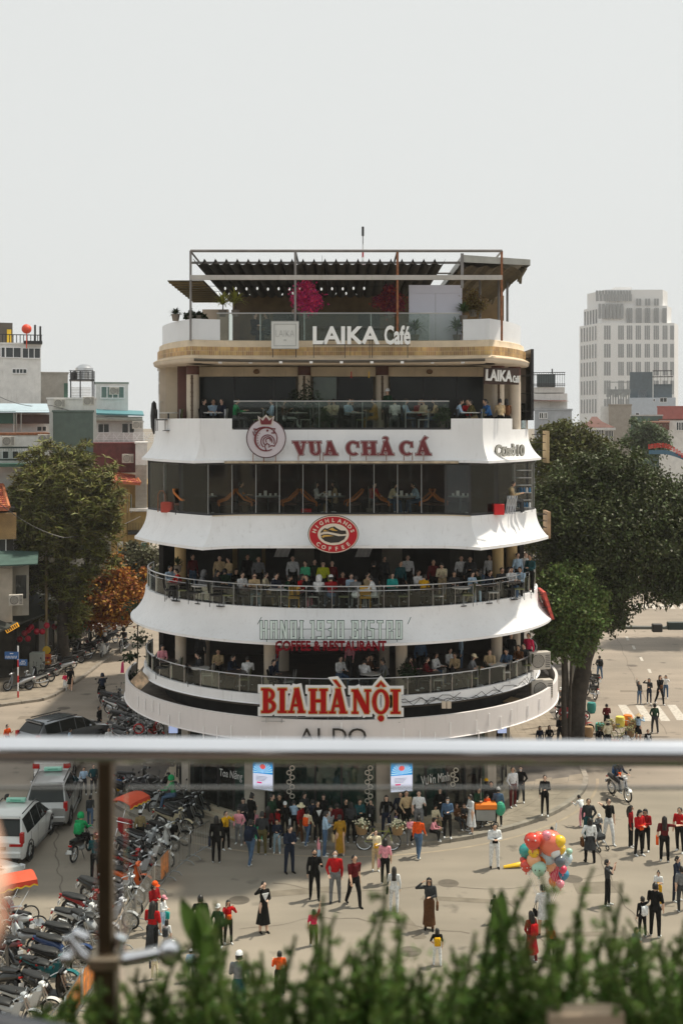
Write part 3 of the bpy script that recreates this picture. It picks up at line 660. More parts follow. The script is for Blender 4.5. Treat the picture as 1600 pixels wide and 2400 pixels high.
def stroke_word(par,font,word,M,w,h,layers,gap=.06,thick=.05,name='letter',slant=0,extra=None,inner=None):
    W_ = sum(.3 if c == ' ' else font[c][0] + gap for c in word) - gap; sx = w / W_; x = 0; nth = 0
    for c in word:
        if c == ' ': x += .3; continue
        pcs = list(font[c][1]); 
        if extra and nth in extra: pcs += extra[nth]
        nth += 1
        for li,(e,m,fw,dp) in enumerate(layers):
            b = MB(); k = 0
            ee = e
            for p in pcs:
                k += 1; y1 = fw + k * .0009
                if p[0] == 'p':
                    q = off_poly([((x + a) * sx,zz * h) for a,zz in p[1]],ee)
                    n = len(q); vs = [M @ Vector((a + slant * zz,-y1 - dp,zz)) for a,zz in q] + [M @ Vector((a + slant * zz,-y1,zz)) for a,zz in q]
                    b.add(vs,[tuple(range(n)),tuple(range(2 * n - 1,n - 1,-1))] + [(i,(i + 1) % n,n + (i + 1) % n,n + i) for i in range(n)])
                else:
                    _,cx,czz,rx,rz,t,a0,a1 = p; N = 20; tx,tz = t * sx * .9,t * h * .62
                    if t >= rx: N = 12
                    vs = []
                    for i in range(N + 1):
                        a = R(a0 + (a1 - a0) * i / N)
                        for q,yy in ((ee,y1 + dp),(-1,y1 + dp),(-1,y1),(ee,y1)):
                            if q >= 0: px,pz = (rx * sx + ee) * cos(a),(rz * h + ee) * sin(a)
                            else: px,pz = max(0,rx * sx - tx - ee) * cos(a),max(0,rz * h - tz - ee) * sin(a)
                            zz = czz * h + pz; vs.append(M @ Vector(((x + cx) * sx + px + slant * zz,-yy,zz)))
                    fs = []
                    for i in range(N):
                        for q in range(4): r = (q + 1) % 4; fs.append((i * 4 + q,i * 4 + 4 + q,i * 4 + 4 + r,i * 4 + r))
                    if abs(a1 - a0) < 359: fs += [(0,1,2,3),(N * 4 + 3,N * 4 + 2,N * 4 + 1,N * 4)]
                    b.add(vs,fs)
            b.build(name if li == 0 else name + ('_border' if li == 1 else '_backing'),m,par)
        x += font[c][0] + gap
BR = mat('beer_sign_red',(.36,.001,.001),.6,var=.04,spec=.15); BG = mat('beer_sign_gold',(.62,.36,.08),.4); BW = mat('beer_sign_backing',(.74,.76,.77),.45,var=.06,scale=3)
Y = 45.0; X0,X1 = Xt(613,Y),Xt(937,Y); z0,hh = Zt(1669,Y),(1669 - 1612) / FP * Y
s = thing('beer_sign','big red BIA HÀ NỘI letters with gold rim above the lowest fascia','sign',(0,Y,z0))
LY = [(.004,BR,.10,.03),(.032,BG,.06,.03),(.135,BW,0,.05)]
wt = X1 - X0; u2x = lambda u: Xt(u,Y)
grave = [('p',[(.16,1.36),(.28,1.36),(.46,1.1),(.38,1.08)])]; circ = [('p',[(.33,1.36),(.52,1.14),(.42,1.12),(.33,1.24),(.24,1.12),(.14,1.14)][:3] + [(.33,1.26),(.24,1.12),(.14,1.14)]),('a',.33,-.2,.11,.12,.5,0,360)]
stroke_word(s,SL,'BIA',at(u2x(613),0,0),u2x(714) - u2x(613),hh,LY)
stroke_word(s,SL,'HA',at(u2x(724),0,-.02),u2x(812) - u2x(724),hh,LY,extra={1: grave})
stroke_word(s,SL,'NOI',at(u2x(824),0,-.03),u2x(937) - u2x(824),hh * .98,LY,extra={1: circ})
b = MB(); b.tube([(X0,.05,-.2),(X1,.05,-.25)],.015,5); b.tube([(X0,.05,-.35),(X1,.05,-.4)],.012,5)
for k in range(9): xx = X0 + (X1 - X0) * (k + .3) / 9; b.tube([(xx,.05,-.05),(xx,.05,-.42)],.012,5)
b.build('frame',GREYMET,s)
# HANOI 1930 BISTRO
Y = 45.05; z0 = Zt(1497,Y); s = thing('bistro_sign','pale green outlined letters HANOI 1930 BISTRO on the white band of the third floor','sign',(0,Y,z0))
HG = mat('bistro_letter_green',(.62,.74,.73),.35,var=.1); HD = mat('bistro_letter_edge',(.035,.085,.075),.5)
for wd_,ua,ub in (('HANOI',610,711),('1930',727,806),('BISTRO',823,942)):
    stroke_word(s,HL,wd_,at(Xt(ua,Y),0,0),Xt(ub,Y) - Xt(ua,Y),(1497 - 1454) / FP * Y,[(-.006,HG,.06,.012),(.016,HD,.02,.03)],gap=.2)
b = MB(); b.tube([(Xt(610,Y),.02,.36),(Xt(942,Y),.02,.36)],.011,5); b.tube([(Xt(610,Y),.02,-.03),(Xt(942,Y),.02,-.03)],.012,5)
for u in (625,700,774,860,930): b.tube([(Xt(u,Y),.02,.4),(Xt(u,Y),.02,-.12)],.012,5); b.tube([(Xt(u,Y),.02,.36),(Xt(u,Y),.55,.36)],.012,5)
for sx in (604,955): b.tube([(Xt(sx,Y),.0,.55),(Xt(sx + 8,Y),.2,.78)],.015,5)
b.build('frame',HD,s)
Y = 44.95; s = thing('restaurant_sign','faded dark red letters COFFEE & RESTAURANT hanging below the bistro sign','sign',(0,Y,Zt(1525,Y)))
text_on(s,'COFFEE & RESTAURANT',at(Xt(645,Y),0,0),Xt(905,Y) - Xt(645,Y),.38,[(.035,mat('faded_red_letters',(.15,.003,.010),.8,var=.2,spec=.1),.03,.08)])
b = MB(); b.tube([(Xt(645,Y),.0,.06),(Xt(905,Y),.0,.06)],.01,4); b.tube([(Xt(645,Y),.0,.30),(Xt(905,Y),.0,.30)],.01,4)
for u in (660,740,820,890): b.tube([(Xt(u,Y),.0,.06),(Xt(u,Y),.25,.5)],.01,4)
b.build('frame',FR,s)
# ALDO
Y = 44.72; s = thing('shoe_shop_sign','black letters ALDO on the curved white fascia','sign',(0,Y,Zt(1741,Y)))
for ch,ua,ub in (('A',701,737),('L',744,768),('D',779,812),('O',816,858)):
    text_on(s,ch,at(Xt(ua,Y),0,0),Xt(ub,Y) - Xt(ua,Y),(1741 - 1707) / FP * Y,[(.0,mat('sign_black',(.012,.012,.012),.35),.0,.05)])
# VUA CHẢ CÁ and the round fish emblem
Y = 45.55; z0 = Zt(1066,Y); s = thing('fish_restaurant_sign','maroon outlined letters VUA CHẢ CÁ standing on white band of the fifth floor','sign',(0,Y,z0))
MR = mat('sign_maroon',(.13,.006,.012),.45,var=.06); MP = mat('sign_pale_pink',(.50,.40,.40),.5); MD = mat('sign_dark_edge',(.05,.008,.012),.5)
L3 = [(.012,MR,.05,.012),(.034,MP,.03,.012),(.05,MD,.0,.02)]
hook = [('a',.34,1.22,.12,.13,.12,-60,200),('p',[(.36,1.1),(.44,1.12),(.42,1.02),(.34,1.02)])]; acute = [('p',[(.3,1.05),(.38,1.02),(.56,1.3),(.46,1.38)])]
hh = (1066 - 1035) / FP * Y
stroke_word(s,SL,'VUA',at(Xt(690,Y),0,0),Xt(790,Y) - Xt(690,Y),hh,L3,gap=.12,slant=-.12)
stroke_word(s,SL,'CHA',at(Xt(812,Y),0,0),Xt(921,Y) - Xt(812,Y),hh,L3,gap=.13,extra={2: hook},slant=-.05)
stroke_word(s,SL,'CA',at(Xt(937,Y),0,0),Xt(1008,Y) - Xt(937,Y),hh,L3,gap=.13,extra={1: acute},slant=-.05)
b = MB()
for u in (699,750,757,820,858,905,946,966,992): b.tube([(Xt(u,Y),.03,.1),(Xt(u,Y),.03,-.22)],.016,5)
b.build('strut',RUST,s)
Y = 45.5; s = thing('fish_emblem','round pale sign with maroon curled fish and crown at left of the maroon letters','sign',(Xt(624,Y),Y,Zt(1027,Y)))
b = MB(); b.lathe([(.75,0),(.75,.10)],48,M=Matrix.Rotation(pi / 2,4,'X')); b.build('disc',mat('emblem_pale',(.50,.46,.50),.5,var=.04),s)
b = MB(); b.torus((0,-.09,0),.735,.022,56,6,'y'); b.build('rim',MD,s)
def flat(par,name,poly,y0,y1,m): b = MB(); b.prism(poly,y0,y1,Matrix.Rotation(pi / 2,4,'X')); return b.build(name,m,par)
flat(s,'crown_backing',[(-.24,.48),(.24,.48),(.32,.86),(.16,.74),(0,.90),(-.16,.74),(-.32,.86)],.105,.118,mat('emblem_pale_backing',(.52,.48,.44),.5))
flat(s,'crown',[(-.19,.52),(.19,.52),(.25,.78),(.12,.66),(0,.82),(-.12,.66),(-.25,.78)],.122,.135,MR)
def curl(name,pts,r,m=MR,fl=1.): b = MB(); b.tube([(x,-.115,z) for x,z in pts],r,5); return b.build(name,m,s)
curl('fish_outline',[(.42 * cos(R(a)),-.04 + .44 * sin(R(a))) for a in range(50,310,12)] ,[.045 - .03 * abs(i - 11) / 11 for i in range(22)])
curl('fish_outline',[(.30,.28),(.38,.18),(.42,.02),(.40,-.16),(.30,-.32)],.018)
curl('fish_back',[(-.4,.30),(-.28,.38),(-.1,.42),(.1,.41),(.24,.36),(.34,.37),(.28,.26),(.33,.2),(.2,.2)],.026)
curl('fish_fin',[(-.44,.1),(-.5,.25),(-.4,.22),(-.47,.36),(-.3,.33)],.025)
b = MB(); b.ell((.05,-.115,.29),.045,.01,.045,10,5); b.build('fish_eye',MR,s)
for rr_,cx,czz in ((.26,.06,-.08),(.17,.06,-.06),(.09,.08,-.04)): curl('wave',[(cx + rr_ * cos(R(a)),czz + rr_ * sin(R(a)) - .05) for a in range(-20,250,18)],.02)
curl('wave',[(.0,-.45),(-.05,-.3),(.02,-.2),(.12,-.24),(.1,-.34),(.2,-.28),(.3,-.3)],.022)
for k in range(6): a = R(140 + k * 16); b = MB(); b.ell((.33 * cos(a),-.115,-.04 + .35 * sin(a)),.02,.008,.02,8,4); b.build('scale',MR,s)
b = MB()
for x in (-.5,-.1,.35): b.tube([(x,.02,-.5),(x,.02,-.92)],.016,5)
b.build('strut',RUST,s)
# Cơ sở 10
s = thing('branch_sign','small grey metal letters Cơ sở 10 on the white right corner','sign',(Xt(1158,45.7),45.62,Zt(1070,45.7)),R(30))
text_on(s,'Cơsở10',at(0,0,0,0,0,R(.5)),1.42,.50,[(.035,mat('sign_silver',(.52,.51,.46),.35,.3),.05,.03),(.06,mat('sign_olive_edge',(.07,.065,.04),.5),.0,.05)])
# Highlands Coffee oval
Y = 44.9; s = thing('coffee_sign','oval red sign HIGHLANDS COFFEE with mountain emblem on the white fourth floor band','sign',(Xt(781,Y),Y,Zt(1251.5,Y)))
OV = lambda rx,rz,n=56: [(rx * cos(2 * pi * i / n),rz * sin(2 * pi * i / n)) for i in range(n)]
CR = mat('coffee_red',(.42,.002,.012),.35,var=.03); CW = mat('coffee_cream',(.68,.60,.50),.4,var=.03); CK = mat('coffee_black',(.022,.018,.016),.4); CG = mat('coffee_gold',(.55,.33,.07),.4)
flat(s,'board',OV(.955,.715),0,.12,CK); flat(s,'rim',OV(.93,.695),.12,.13,CW); flat(s,'red_oval',OV(.895,.665),.13,.14,CR); flat(s,'inner_oval',OV(.585,.405),.14,.152,CW)
flat(s,'mountain',[(-.48,.04),(-.46,.12),(-.33,.235),(-.22,.21),(-.1,.27),(.03,.30),(.15,.22),(.28,.15),(.46,.14),(.49,.02),(.3,.0),(.05,.05),(-.2,.1),(-.36,.1)],.152,.162,CK)
flat(s,'gold_ridge',[(-.40,.12),(-.31,.19),(-.26,.14),(-.16,.13),(-.3,.11)],.163,.170,CG); flat(s,'gold_ridge',[(-.18,.19),(-.02,.26),(.03,.2),(.17,.13),(-.02,.14)],.163,.170,CG)
flat(s,'lower_hill',[(-.47,-.02),(-.34,.01),(-.2,.02),(0,-.02),(.2,-.07),(.48,-.05),(.4,-.19),(.2,-.3),(-.1,-.32),(-.32,-.25),(-.44,-.14)],.152,.162,CK)
flat(s,'gold_ridge',[(-.44,-.08),(-.36,-.02),(-.2,-.02),(.02,-.06),(-.2,-.08),(-.33,-.09),(-.38,-.13)],.163,.170,CG)
def arc_text(txt,a0,a1,rx,rz,hgt,flip):
    for i,ch in enumerate(txt):
        a = R(a0 + (a1 - a0) * i / (len(txt) - 1)); px,pz = rx * cos(a),rz * sin(a)
        nx,nz = cos(a) / rx,sin(a) / rz; ang = math.atan2(nz,nx) - pi / 2 + (pi if flip else 0)
        v,f = char_mesh(ch,.03); bx0,bx1,bz0,bz1 = bounds(v); sc = hgt / .73; M = Matrix.Translation((px,-.143,pz)) @ Matrix.Rotation(-ang,4,'Y')
        q = MB(); q.add([M @ Vector(((x - (bx0 + bx1) / 2) * sc * 1.05,-z * .2 - .008,(y - .36) * sc)) for x,y,z in v],f); q.build('letter',CW,s)
arc_text('HIGHLANDS',166,14,.735,.535,.145,False); arc_text('COFFEE',222,318,.745,.54,.145,True)
# shop lettering and screens
for txt,u0,u1,v0,v1,rz in (('Toa Năng',512,568,1803,1828,R(-22)),('Vườn Minh',985,1053,1810,1834,R(20))):
    Y = 47.6; s = thing('shop_lettering','white words %s on the left shop window' % txt if 'Toa' in txt else 'white words %s on the right shop window' % txt,'sign',(Xt(u0,Y),Y - (.42 if rz > 0 else -.25),Zt(v1,Y)),rz)
    text_on(s,txt,at(0,0,0,0,0,R(-3 if rz > 0 else 4)),(u1 - u0) / FP * Y * 1.08,(v1 - v0) / FP * Y,[(0,mat('window_lettering',(.62,.64,.62),.5),0,.006)])
scr_w = mat('screen_white',(.66,.70,.86),.3,var=.03,emit=.55); scr_b = mat('screen_blue',(.02,.27,.60),.3,var=.5,scale=3,emit=.6)
for u0,u1,v0,lab,rz in ((591,641,1795,'glowing advert screen with blue top on the left shop pillar',-20),(914,966,1797,'glowing advert screen with blue top on the right shop pillar',14)):
    Y = 46.55; xm = Xt((u0 + u1) / 2,Y); s = thing('advert_screen',lab,'screen',(xm,Y - .2 + (.22 if u0 < 700 else 0),Zt(1851,Y)),R(rz)); w = (u1 - u0) / FP * Y / 2; h = 1.6
    b = MB(); b.box(-w - .03,w + .03,0,.08,-.04,h + .04); b.build('casing',GREYMET,s)
    b = MB(); b.box(-w,w,-.01,-.002,0,.62); b.build('screen_lower_half',scr_w,s); b = MB(); b.box(-w,w,-.01,-.002,.622,h); b.build('screen_upper_half',scr_b,s)
    b = MB()
    for k in range(14): a = pi * (k + .5) / 14; b.prism([(0,.66),(.42 * cos(a),.66 + .5 * abs(sin(a)) * .9),(.42 * cos(a + .1),.66 + .5 * abs(sin(a + .1)) * .9)],.011,.014,Matrix.Rotation(pi / 2,4,'X'))
    b.build('ray_burst',mat('screen_pale_blue',(.45,.72,.9),.3,var=0,emit=.6),s)
    b = MB(); b.ell((0,-.02,.9),.12,.01,.1,10,5); b.build('picture',mat('screen_red',(.8,.1,.1),.3,emit=.5),s)
    b = MB(); b.box(-w * .6,-w * .1,-.014,-.011,.24,.30); b.build('price_mark',mat('screen_pink',(.75,.05,.2),.3,emit=.5),s)
    b = MB()
    for k in range(4): b.box(-w * .7,w * (.5 - .1 * k),-.014,-.011,.5 - k * .05,.515 - k * .05)
    b.build('text_lines',GREYMET,s)
# small advert lights at both ends of the fascia
for u,lab in ((406,'small blue lit panel under the left end of the fascia'),(1176,'small blue lit panel under the right end of the fascia')):
    Y = 49.6; s = thing('light_panel',lab,'panel',(Xt(u,Y),Y,3.2)); b = MB(); b.box(-.18,.18,0,.06,-.1,.62); b.build('panel_face',mat('screen_lilac',(.45,.55,.85),.3,emit=.5),s); b = MB(); b.box(-.2,.2,.06,.09,-.12,.64); b.build('casing',GREYMET,s)
# standing banner by the shop
Y = GY(1915); s = thing('roll_banner','tall pale roll up banner with orange strokes beside the left pillar','banner',(Xt(596,Y),Y,.13),R(-8))
b = MB(); b.box(-.33,.33,0,.012,.05,1.72); b.build('banner_sheet',mat('banner_sheet',(.62,.62,.64),.5,var=.05),s)
b = MB(); b.box(-.35,.35,-.08,.1,0,.06); b.box(.33,.35,-.005,.02,.05,1.73); b.build('stand',DKMET,s)
b = MB()
for k in range(4): b.tube([(.05 + k * .07,-.006,1.65),(.10 + k * .06,-.006,1.2),(.08 + k * .03,-.006,.9)],.018,4,flat=.3)
b.build('orange_strokes',mat('banner_orange',(.65,.25,.1),.5),s)
b = MB()
for k in range(6): b.box(-.26,-.02 - .03 * (k % 3),-.004,-.001,1.55 - k * .06,1.57 - k * .06)
b.build('text_lines',GREYMET,s)
# dark sign boards on the right flank seen edge-on
def edge_sign(u0,v0,u1,v1,Y,lab,m,name='side_sign',th=.12,w=1.1,lean=0):
    x0,x1 = Xt(u0,Y),Xt(u1,Y); z0,z1 = Zt(v1,Y),Zt(v0,Y); s = thing(name,lab,'sign',(x1,Y,z0))
    b = MB(); q = [(0,0),(th,0),(th + (x0 - x1),z1 - z0),(x0 - x1,z1 - z0)] if lean else [(0,0),(th,0),(th,z1 - z0),(0,z1 - z0)]
    b.prism(q,-w,0,Matrix.Rotation(pi / 2,4,'X')); b.build('board',m,s)
    b = MB()
    for k in range(4): zz = (z1 - z0) * (k + .5) / 4; b.box(-.5,0,.3,.33,zz,zz + .03); b.box(-.5,0,.8,.83,zz,zz + .03)
    b.build('bracket',FR,s); return s
edge_sign(1240,818,1243,985,49.0,'tall black vertical signboard on the right flank of the corner building',BLACK,w=2.2)
s = edge_sign(1266,1010,1280,1085,50.5,'weathered tan signboard seen edge on beside the fifth floor right corner',mat('tan_board',(.40,.30,.17),.8,stain=.5),w=1.0)
s = edge_sign(1258,1200,1283,1262,50.8,'torn rusty board sticking out beside the fourth floor right corner',mat('torn_board',(.33,.22,.13),.8,var=.5,stain=.7),w=1.2)
s = edge_sign(1272,1388,1292,1452,51.0,'red and cream slanted signboard at the right end of the third floor',mat('red_cream_board',(.52,.07,.05),.6,var=.5,scale=5),w=1.4,lean=1)
for u,v0,v1,lb in ((681,1800,1880,'hanging chain of white rings behind the left shop window'),(864,1800,1890,'hanging chain of white rings left of the right advert screen'),(1064,1805,1850,'hanging chain of white rings right of the words on the window')):
    Y = 46.5 if u < 1000 else 47.5; s = thing('garland',lb,'garland',(Xt(u,Y),Y,0))
    for k in range(int((v1 - v0) / 11)): b = MB(); b.torus((.06 * (-1) ** k,0,Zt(v0 + k * 11,Y)),.085,.022,12,5,'y'); b.build('ring',mat('ring_pale',(.55,.52,.44),.5),s)
# ---------------- roof terrace canopy ----------------
YF = 45.3
s = thing('roof_canopy','steel frame with dark scalloped sun cloth over the roof terrace','canopy',(0,YF,19.1))
PIPE = mat('weathered_pipe',(.20,.19,.185),.5,.4,var=.2,stain=.5)
def rt(u,v,Y=YF): p = W(u,v,Y); return (p.x,p.y - YF,p.z - 19.1)
def piece(name,m,fn,par=None): b = MB(); fn(b); return b.build(name,m,par or s)
piece('top_beam',PIPE,lambda b: b.tube([rt(447,588),rt(1176,588)],.055,8)); piece('front_beam',mat('pale_beam',(.42,.40,.37),.5,stain=.5),lambda b: b.box(rt(447,650)[0],rt(1176,650)[0],-.06,.06,rt(0,656)[2],rt(0,645)[2]))
for u in (447,692,931,1175):
    piece('post',PIPE if u < 500 or u == 692 else RUST,lambda b: b.tube([(rt(u,0)[0],0,0),rt(u,588)],.045,8))
    piece('cross_beam',PIPE,lambda b: b.tube([rt(u,589),(rt(u,0)[0],13.5,rt(0,600)[2])],.04,6))
for Yb in (50,55,59): piece('rear_beam',PIPE,lambda b: b.tube([(rt(450,0)[0],Yb - YF,3.14),(rt(1100,0)[0],Yb - YF,3.14)],.04,6))
CLOTH = mat('dark_sun_cloth',(.024,.024,.02),.95,var=.2)
x0,x1 = rt(452,0)[0],rt(1045,0)[0]; n = 23; rows = []
for j,(yy,zz) in enumerate(((.15,3.07),(3.5,3.05),(7,3.03),(10,3.02),(13.8,3.0))):
    row = []
    for i in range(n * 6 + 1): t = i / 6 % 1; row.append((x0 + (x1 - x0) * i / (n * 6),yy,zz - .17 * (4 * t * (1 - t)) ** .8 + (.07 if t == 0 else 0)))
    rows.append(row)
piece('sun_cloth',CLOTH,lambda b: b.grid(rows))
for i in range(0,n + 1,2): piece('cloth_wire',GREYMET,lambda b: b.tube([(x0 + (x1 - x0) * i / n,.12,3.12),(x0 + (x1 - x0) * i / n,13.8,3.05)],.012,4))
piece('gutter',PIPE,lambda b: b.box(x0 - .1,x1 + .7,.45,.55,2.98,3.06))
# left slatted roof
A = rt(393,657); Bq = rt(447,657)
piece('side_roof',mat('brown_slat_roof',(.07,.055,.03),.7,var=.4),lambda b: b.box(A[0],Bq[0] + .5,0,8,A[2] - .04,A[2]))
for k in range(10): piece('slat',mat('ochre_slat',(.16,.12,.05),.7),lambda b: b.box(A[0] + .02,Bq[0] + .45,.2 + k * .8,.35 + k * .8,A[2] - .09,A[2] - .045))
# right metal roof with torn cloth underside
xr0,xr1 = rt(1082,0)[0],rt(1242,0)[0]; zr = rt(0,597)[2]
RF = mat('pale_metal_roof',(.36,.36,.33),.5,var=.15,stain=.3)
piece('right_roof',RF,lambda b: b.add([(xr0,0,zr),(xr1,0,zr - .18),(xr1,11,zr - .1),(xr0,11,zr),(xr0,0,zr - .28),(xr1,0,zr - .40),(xr1,11,zr - .35),(xr0,11,zr - .28)],[(0,1,2,3),(0,4,5,1),(1,5,6,2),(2,6,7,3),(0,3,7,4)]))
piece('roof_underside',mat('brown_cloth_underside',(.095,.08,.05),.9,var=.35,scale=4),lambda b: b.grid([[(xr0 + (xr1 - .12 - xr0) * i / 16 + (random.uniform(-.2,.1) if i == 16 else 0),y,zr - .42 - .06 * sin(i * 1.9) - i * .006 - (.25 if i >= 15 and 0 < y < 10 else 0)) for i in range(17)] for y in (0.05,2,4,6,8,9.5,11)]))
for k in range(9): piece('torn_fringe',mat('brown_cloth_underside',(.1,.09,.06)),lambda b: b.tube([(xr1 - .15,.6 + k * 1.2,zr - .4),(xr1 - .2 + random.uniform(-.2,.15),.7 + k * 1.2,zr - .65 - random.uniform(0,.35))],[.14,.05],5))
piece('corner_strut',PIPE,lambda b: b.box(xr0 - .05,xr0 + .06,-.03,.05,2.0,zr + .05))
for u in (1149,1196,1218): piece('post',PIPE,lambda b: b.tube([(rt(u,0)[0],3.5,0),(rt(u,0)[0],3.5,3.0)],.05,6))
# terrace back wall, stair house and string lights
s2 = thing('roof_pavilion','low ochre brown wall at the back of the roof terrace','wall',(0,57,19.1))
b = MB(); b.box(Xt(545,57),Xt(1180,57),0,.3,0,2.95); b.build('wall',mat('ochre_wall',(.14,.095,.045),.8,var=.25),s2)
b = MB(); b.box(Xt(480,57),Xt(540,57),-1,-.7,0,2.2); b.build('side_wall',mat('pale_stair_wall',(.40,.33,.26),.8),s2)
for k in range(2): b = MB(); b.box(Xt(640 + 200 * k,57),Xt(690 + 200 * k,57),-.02,0,.1,2.1); b.build('door',DKWOOD,s2)
BULB = mat('bulb',(.9,.9,.85),.2,emit=.6)
for row,(yy,v) in enumerate(((52.0,676),(56.0,688))):
    s3 = thing('string_lights','row of small white bulbs strung under the dark sun cloth, %s row' % ('front' if row == 0 else 'rear'),'string lights',(0,yy,Zt(v,yy)))
    b = MB(); b.tube([(Xt(465,yy),0,.1),(Xt(1060,yy),0,.1)],.01,4); b.build('cable',BLACK,s3)
    bm_ = None
    for k in range(18):
        u = 478 + k * 25 + row * 8; 
        if 860 < u < 960: continue
        if bm_ is None: q = MB(); q.ell((0,0,0),.045,.045,.07,6,4); bm_ = q.mesh('bulb',BULB)
        link('bulb',bm_,BULB,s3,(Xt(u,yy),0,random.uniform(-.03,.03)))
# big white screen on the terrace
s = thing('terrace_screen','large plain lilac white display screen standing on the roof terrace','screen',(Xt(1020,46.8),46.8,19.1))
b = MB(); b.box(-1.04,1.04,0,.10,.12,1.95); b.build('panel',mat('screen_lilac_panel',(.64,.64,.74),.4,var=.02),s)
b = MB(); b.box(-1.04,1.04,.0,.09,1.955,2.28); b.build('panel',mat('screen_lilac_panel',(.52,.52,.62),.4),s)
b = MB(); b.box(-.008,.008,-.006,-.001,.12,1.95); b.build('seam',GREYMET,s)
b = MB(); b.box(-.9,-.8,.02,.3,0,.12); b.box(.8,.9,.02,.3,0,.12); b.build('foot',DKMET,s)
# antenna mast and dishes
s = thing('antenna_mast','red and white lattice antenna mast with black tip above the canopy','antenna',(Xt(850,58),58,19.1))
for k in range(9):
    b = MB(); z0 = 2.6 + k * .33; b.tube([(-.1 + k * .01,0,z0),(-.09 + k * .01,0,z0 + .33)],.018,4); b.tube([(.1 - k * .01,0,z0),(.09 - k * .01,0,z0 + .33)],.018,4); b.tube([(-.09 + k * .01,0,z0),(.09 - k * .01,0,z0 + .3)],.014,4)
    b.build('lattice',REDP if k % 2 else WHITEPL,s)
b = MB(); b.tube([(0,0,5.5),(0,0,6.0)],.02,4); b.tube([(0,0,5.95),(0,0,6.4)],.06,6); b.build('tip',BLACK,s)
b = MB(); b.tube([(0,0,0),(0,0,2.7)],.04,6); b.build('mast',GREYMET,s)
s = thing('satellite_dish','small white satellite dish on a pole above the canopy','satellite dish',(Xt(736,58),58,19.1)); b = MB(); b.lathe([(.01,0),(.2,.03),(.34,.1)],14,(0,0,3.35),M=Matrix.Rotation(R(60),4,'X'),cap=False); b.build('dish',WHITEPL,s); b = MB(); b.tube([(0,.1,0),(0,.1,3.4)],.03,6); b.build('pole',GREYMET,s)
for u,h in ((755,5.0),(762,3.9)): s = thing('aerial','thin %s aerial rod above the canopy' % ('tall' if h > 4 else 'short'),'antenna',(Xt(u,58),58,19.1)); b = MB(); b.tube([(0,0,0),(0,0,h)],[.03,.012],5); b.build('rod',GREYMET,s); b = MB(); b.box(-.25,.25,-.01,.01,h * .7,h * .7 + .03); b.build('crossbar',GREYMET,s)

# ---------------- furniture prototypes ----------------
AWAY = (0,-40,-50)
def proto(name): o = bpy.data.objects.new(name,None); COL.objects.link(o); return o
protos = []
def mk_table(top_m,leg_m,r=.38):
    s = proto('cafe_table'); protos.append(s); b = MB(); b.lathe([(r,.70),(r,.735)],18); b.build('tabletop',top_m,s)
    b = MB(); b.tube([(0,0,.03),(0,0,.7)],.035,6); b.build('pedestal',leg_m,s); b = MB(); b.lathe([(.24,0),(.22,.03)],12); b.build('base',leg_m,s); return s
def mk_chair(m,leg_m,arm=False):
    s = proto('cafe_chair'); protos.append(s)
    b = MB(); b.box(-.22,.22,-.22,.2,.42,.47,bev=.015); b.build('seat',m,s)
    b = MB(); b.grid([[(x,.2 + .05 * (z - .47) / .4 + (.03 * (1 - (x / .22) ** 2)),z) for x in (-.22,-.11,0,.11,.22)] for z in (.5,.65,.8,.88)]); b.grid([[(x,.23 + .05 * (z - .47) / .4 + (.03 * (1 - (x / .22) ** 2)),z) for x in (-.22,-.11,0,.11,.22)] for z in (.5,.65,.8,.88)]); b.build('backrest',m,s)
    for x in (-.19,.19):
        for y in (-.19,.18): b = MB(); b.tube([(x,y,0),(x,y,.43 if y < 0 else .86)],.015,5); b.build('leg',leg_m,s)
    return s
def mk_armchair(m,dk):
    s = proto('armchair'); protos.append(s)
    b = MB(); b.box(-.30,.30,-.30,.28,.36,.46,bev=.03); b.build('seat',dk,s)
    b = MB(); b.tube([(-.33,-.30,.50),(-.34,.0,.60),(-.30,.28,.86),(-.15,.36,.98),(.15,.36,.98),(.30,.28,.86),(.34,0,.60),(.33,-.30,.50)],.045,6); b.tube([(-.33,-.30,.50),(-.33,-.30,.34)],.04,6); b.tube([(.33,-.30,.50),(.33,-.30,.34)],.04,6); b.build('arm_shell',m,s)
    b = MB(); b.grid([[(x * (1 + .08 * t),.27 + .09 * t - .5 * x * x,.42 + .54 * t) for x in (-.3,-.2,-.1,0,.1,.2,.3)] for t in (0,.5,1)]); b.build('backrest',dk,s)
    for x in (-.24,.24):
        for y in (-.24,.24): b = MB(); b.tube([(x,y,0),(x,y,.37)],.02,5); b.build('leg',DKMET,s)
    return s
TW = mk_table(mat('table_white',(.55,.55,.53),.4),DKMET); TD = mk_table(mat('table_dark',(.05,.04,.035),.4),DKMET); TB = mk_table(mat('table_top_grey',(.30,.33,.34),.3),mat('table_drum',(.06,.075,.08),.6),.5)
CD = mk_chair(mat('chair_dark',(.03,.03,.03),.6),DKMET); CL = mk_chair(mat('chair_olive',(.18,.19,.09),.7),GREYMET); CY = mk_chair(mat('stool_yellow',(.65,.36,.03),.5),mat('stool_yellow',(.65,.36,.03),.5)); CW_ = mk_chair(mat('chair_pale',(.42,.42,.40),.6),STEEL)
AO = mk_armchair(mat('armchair_orange_rim',(.50,.16,.03),.6),mat('armchair_brown',(.09,.04,.025),.7))
FZ = {2: 5.42,3: 8.74,4: 12.36,5: 15.66,6: 19.1}
ORD = ['first','second','third','fourth','fifth','sixth','seventh','eighth','ninth','tenth','eleventh','twelfth','thirteenth','fourteenth','fifteenth','sixteenth','seventeenth','eighteenth','nineteenth']
for t_ in ('twent','thirt','fort','fift','sixt','sevent'): ORD += [t_ + 'ieth'] + [t_ + 'y ' + w_ for w_ in ORD[:9]]
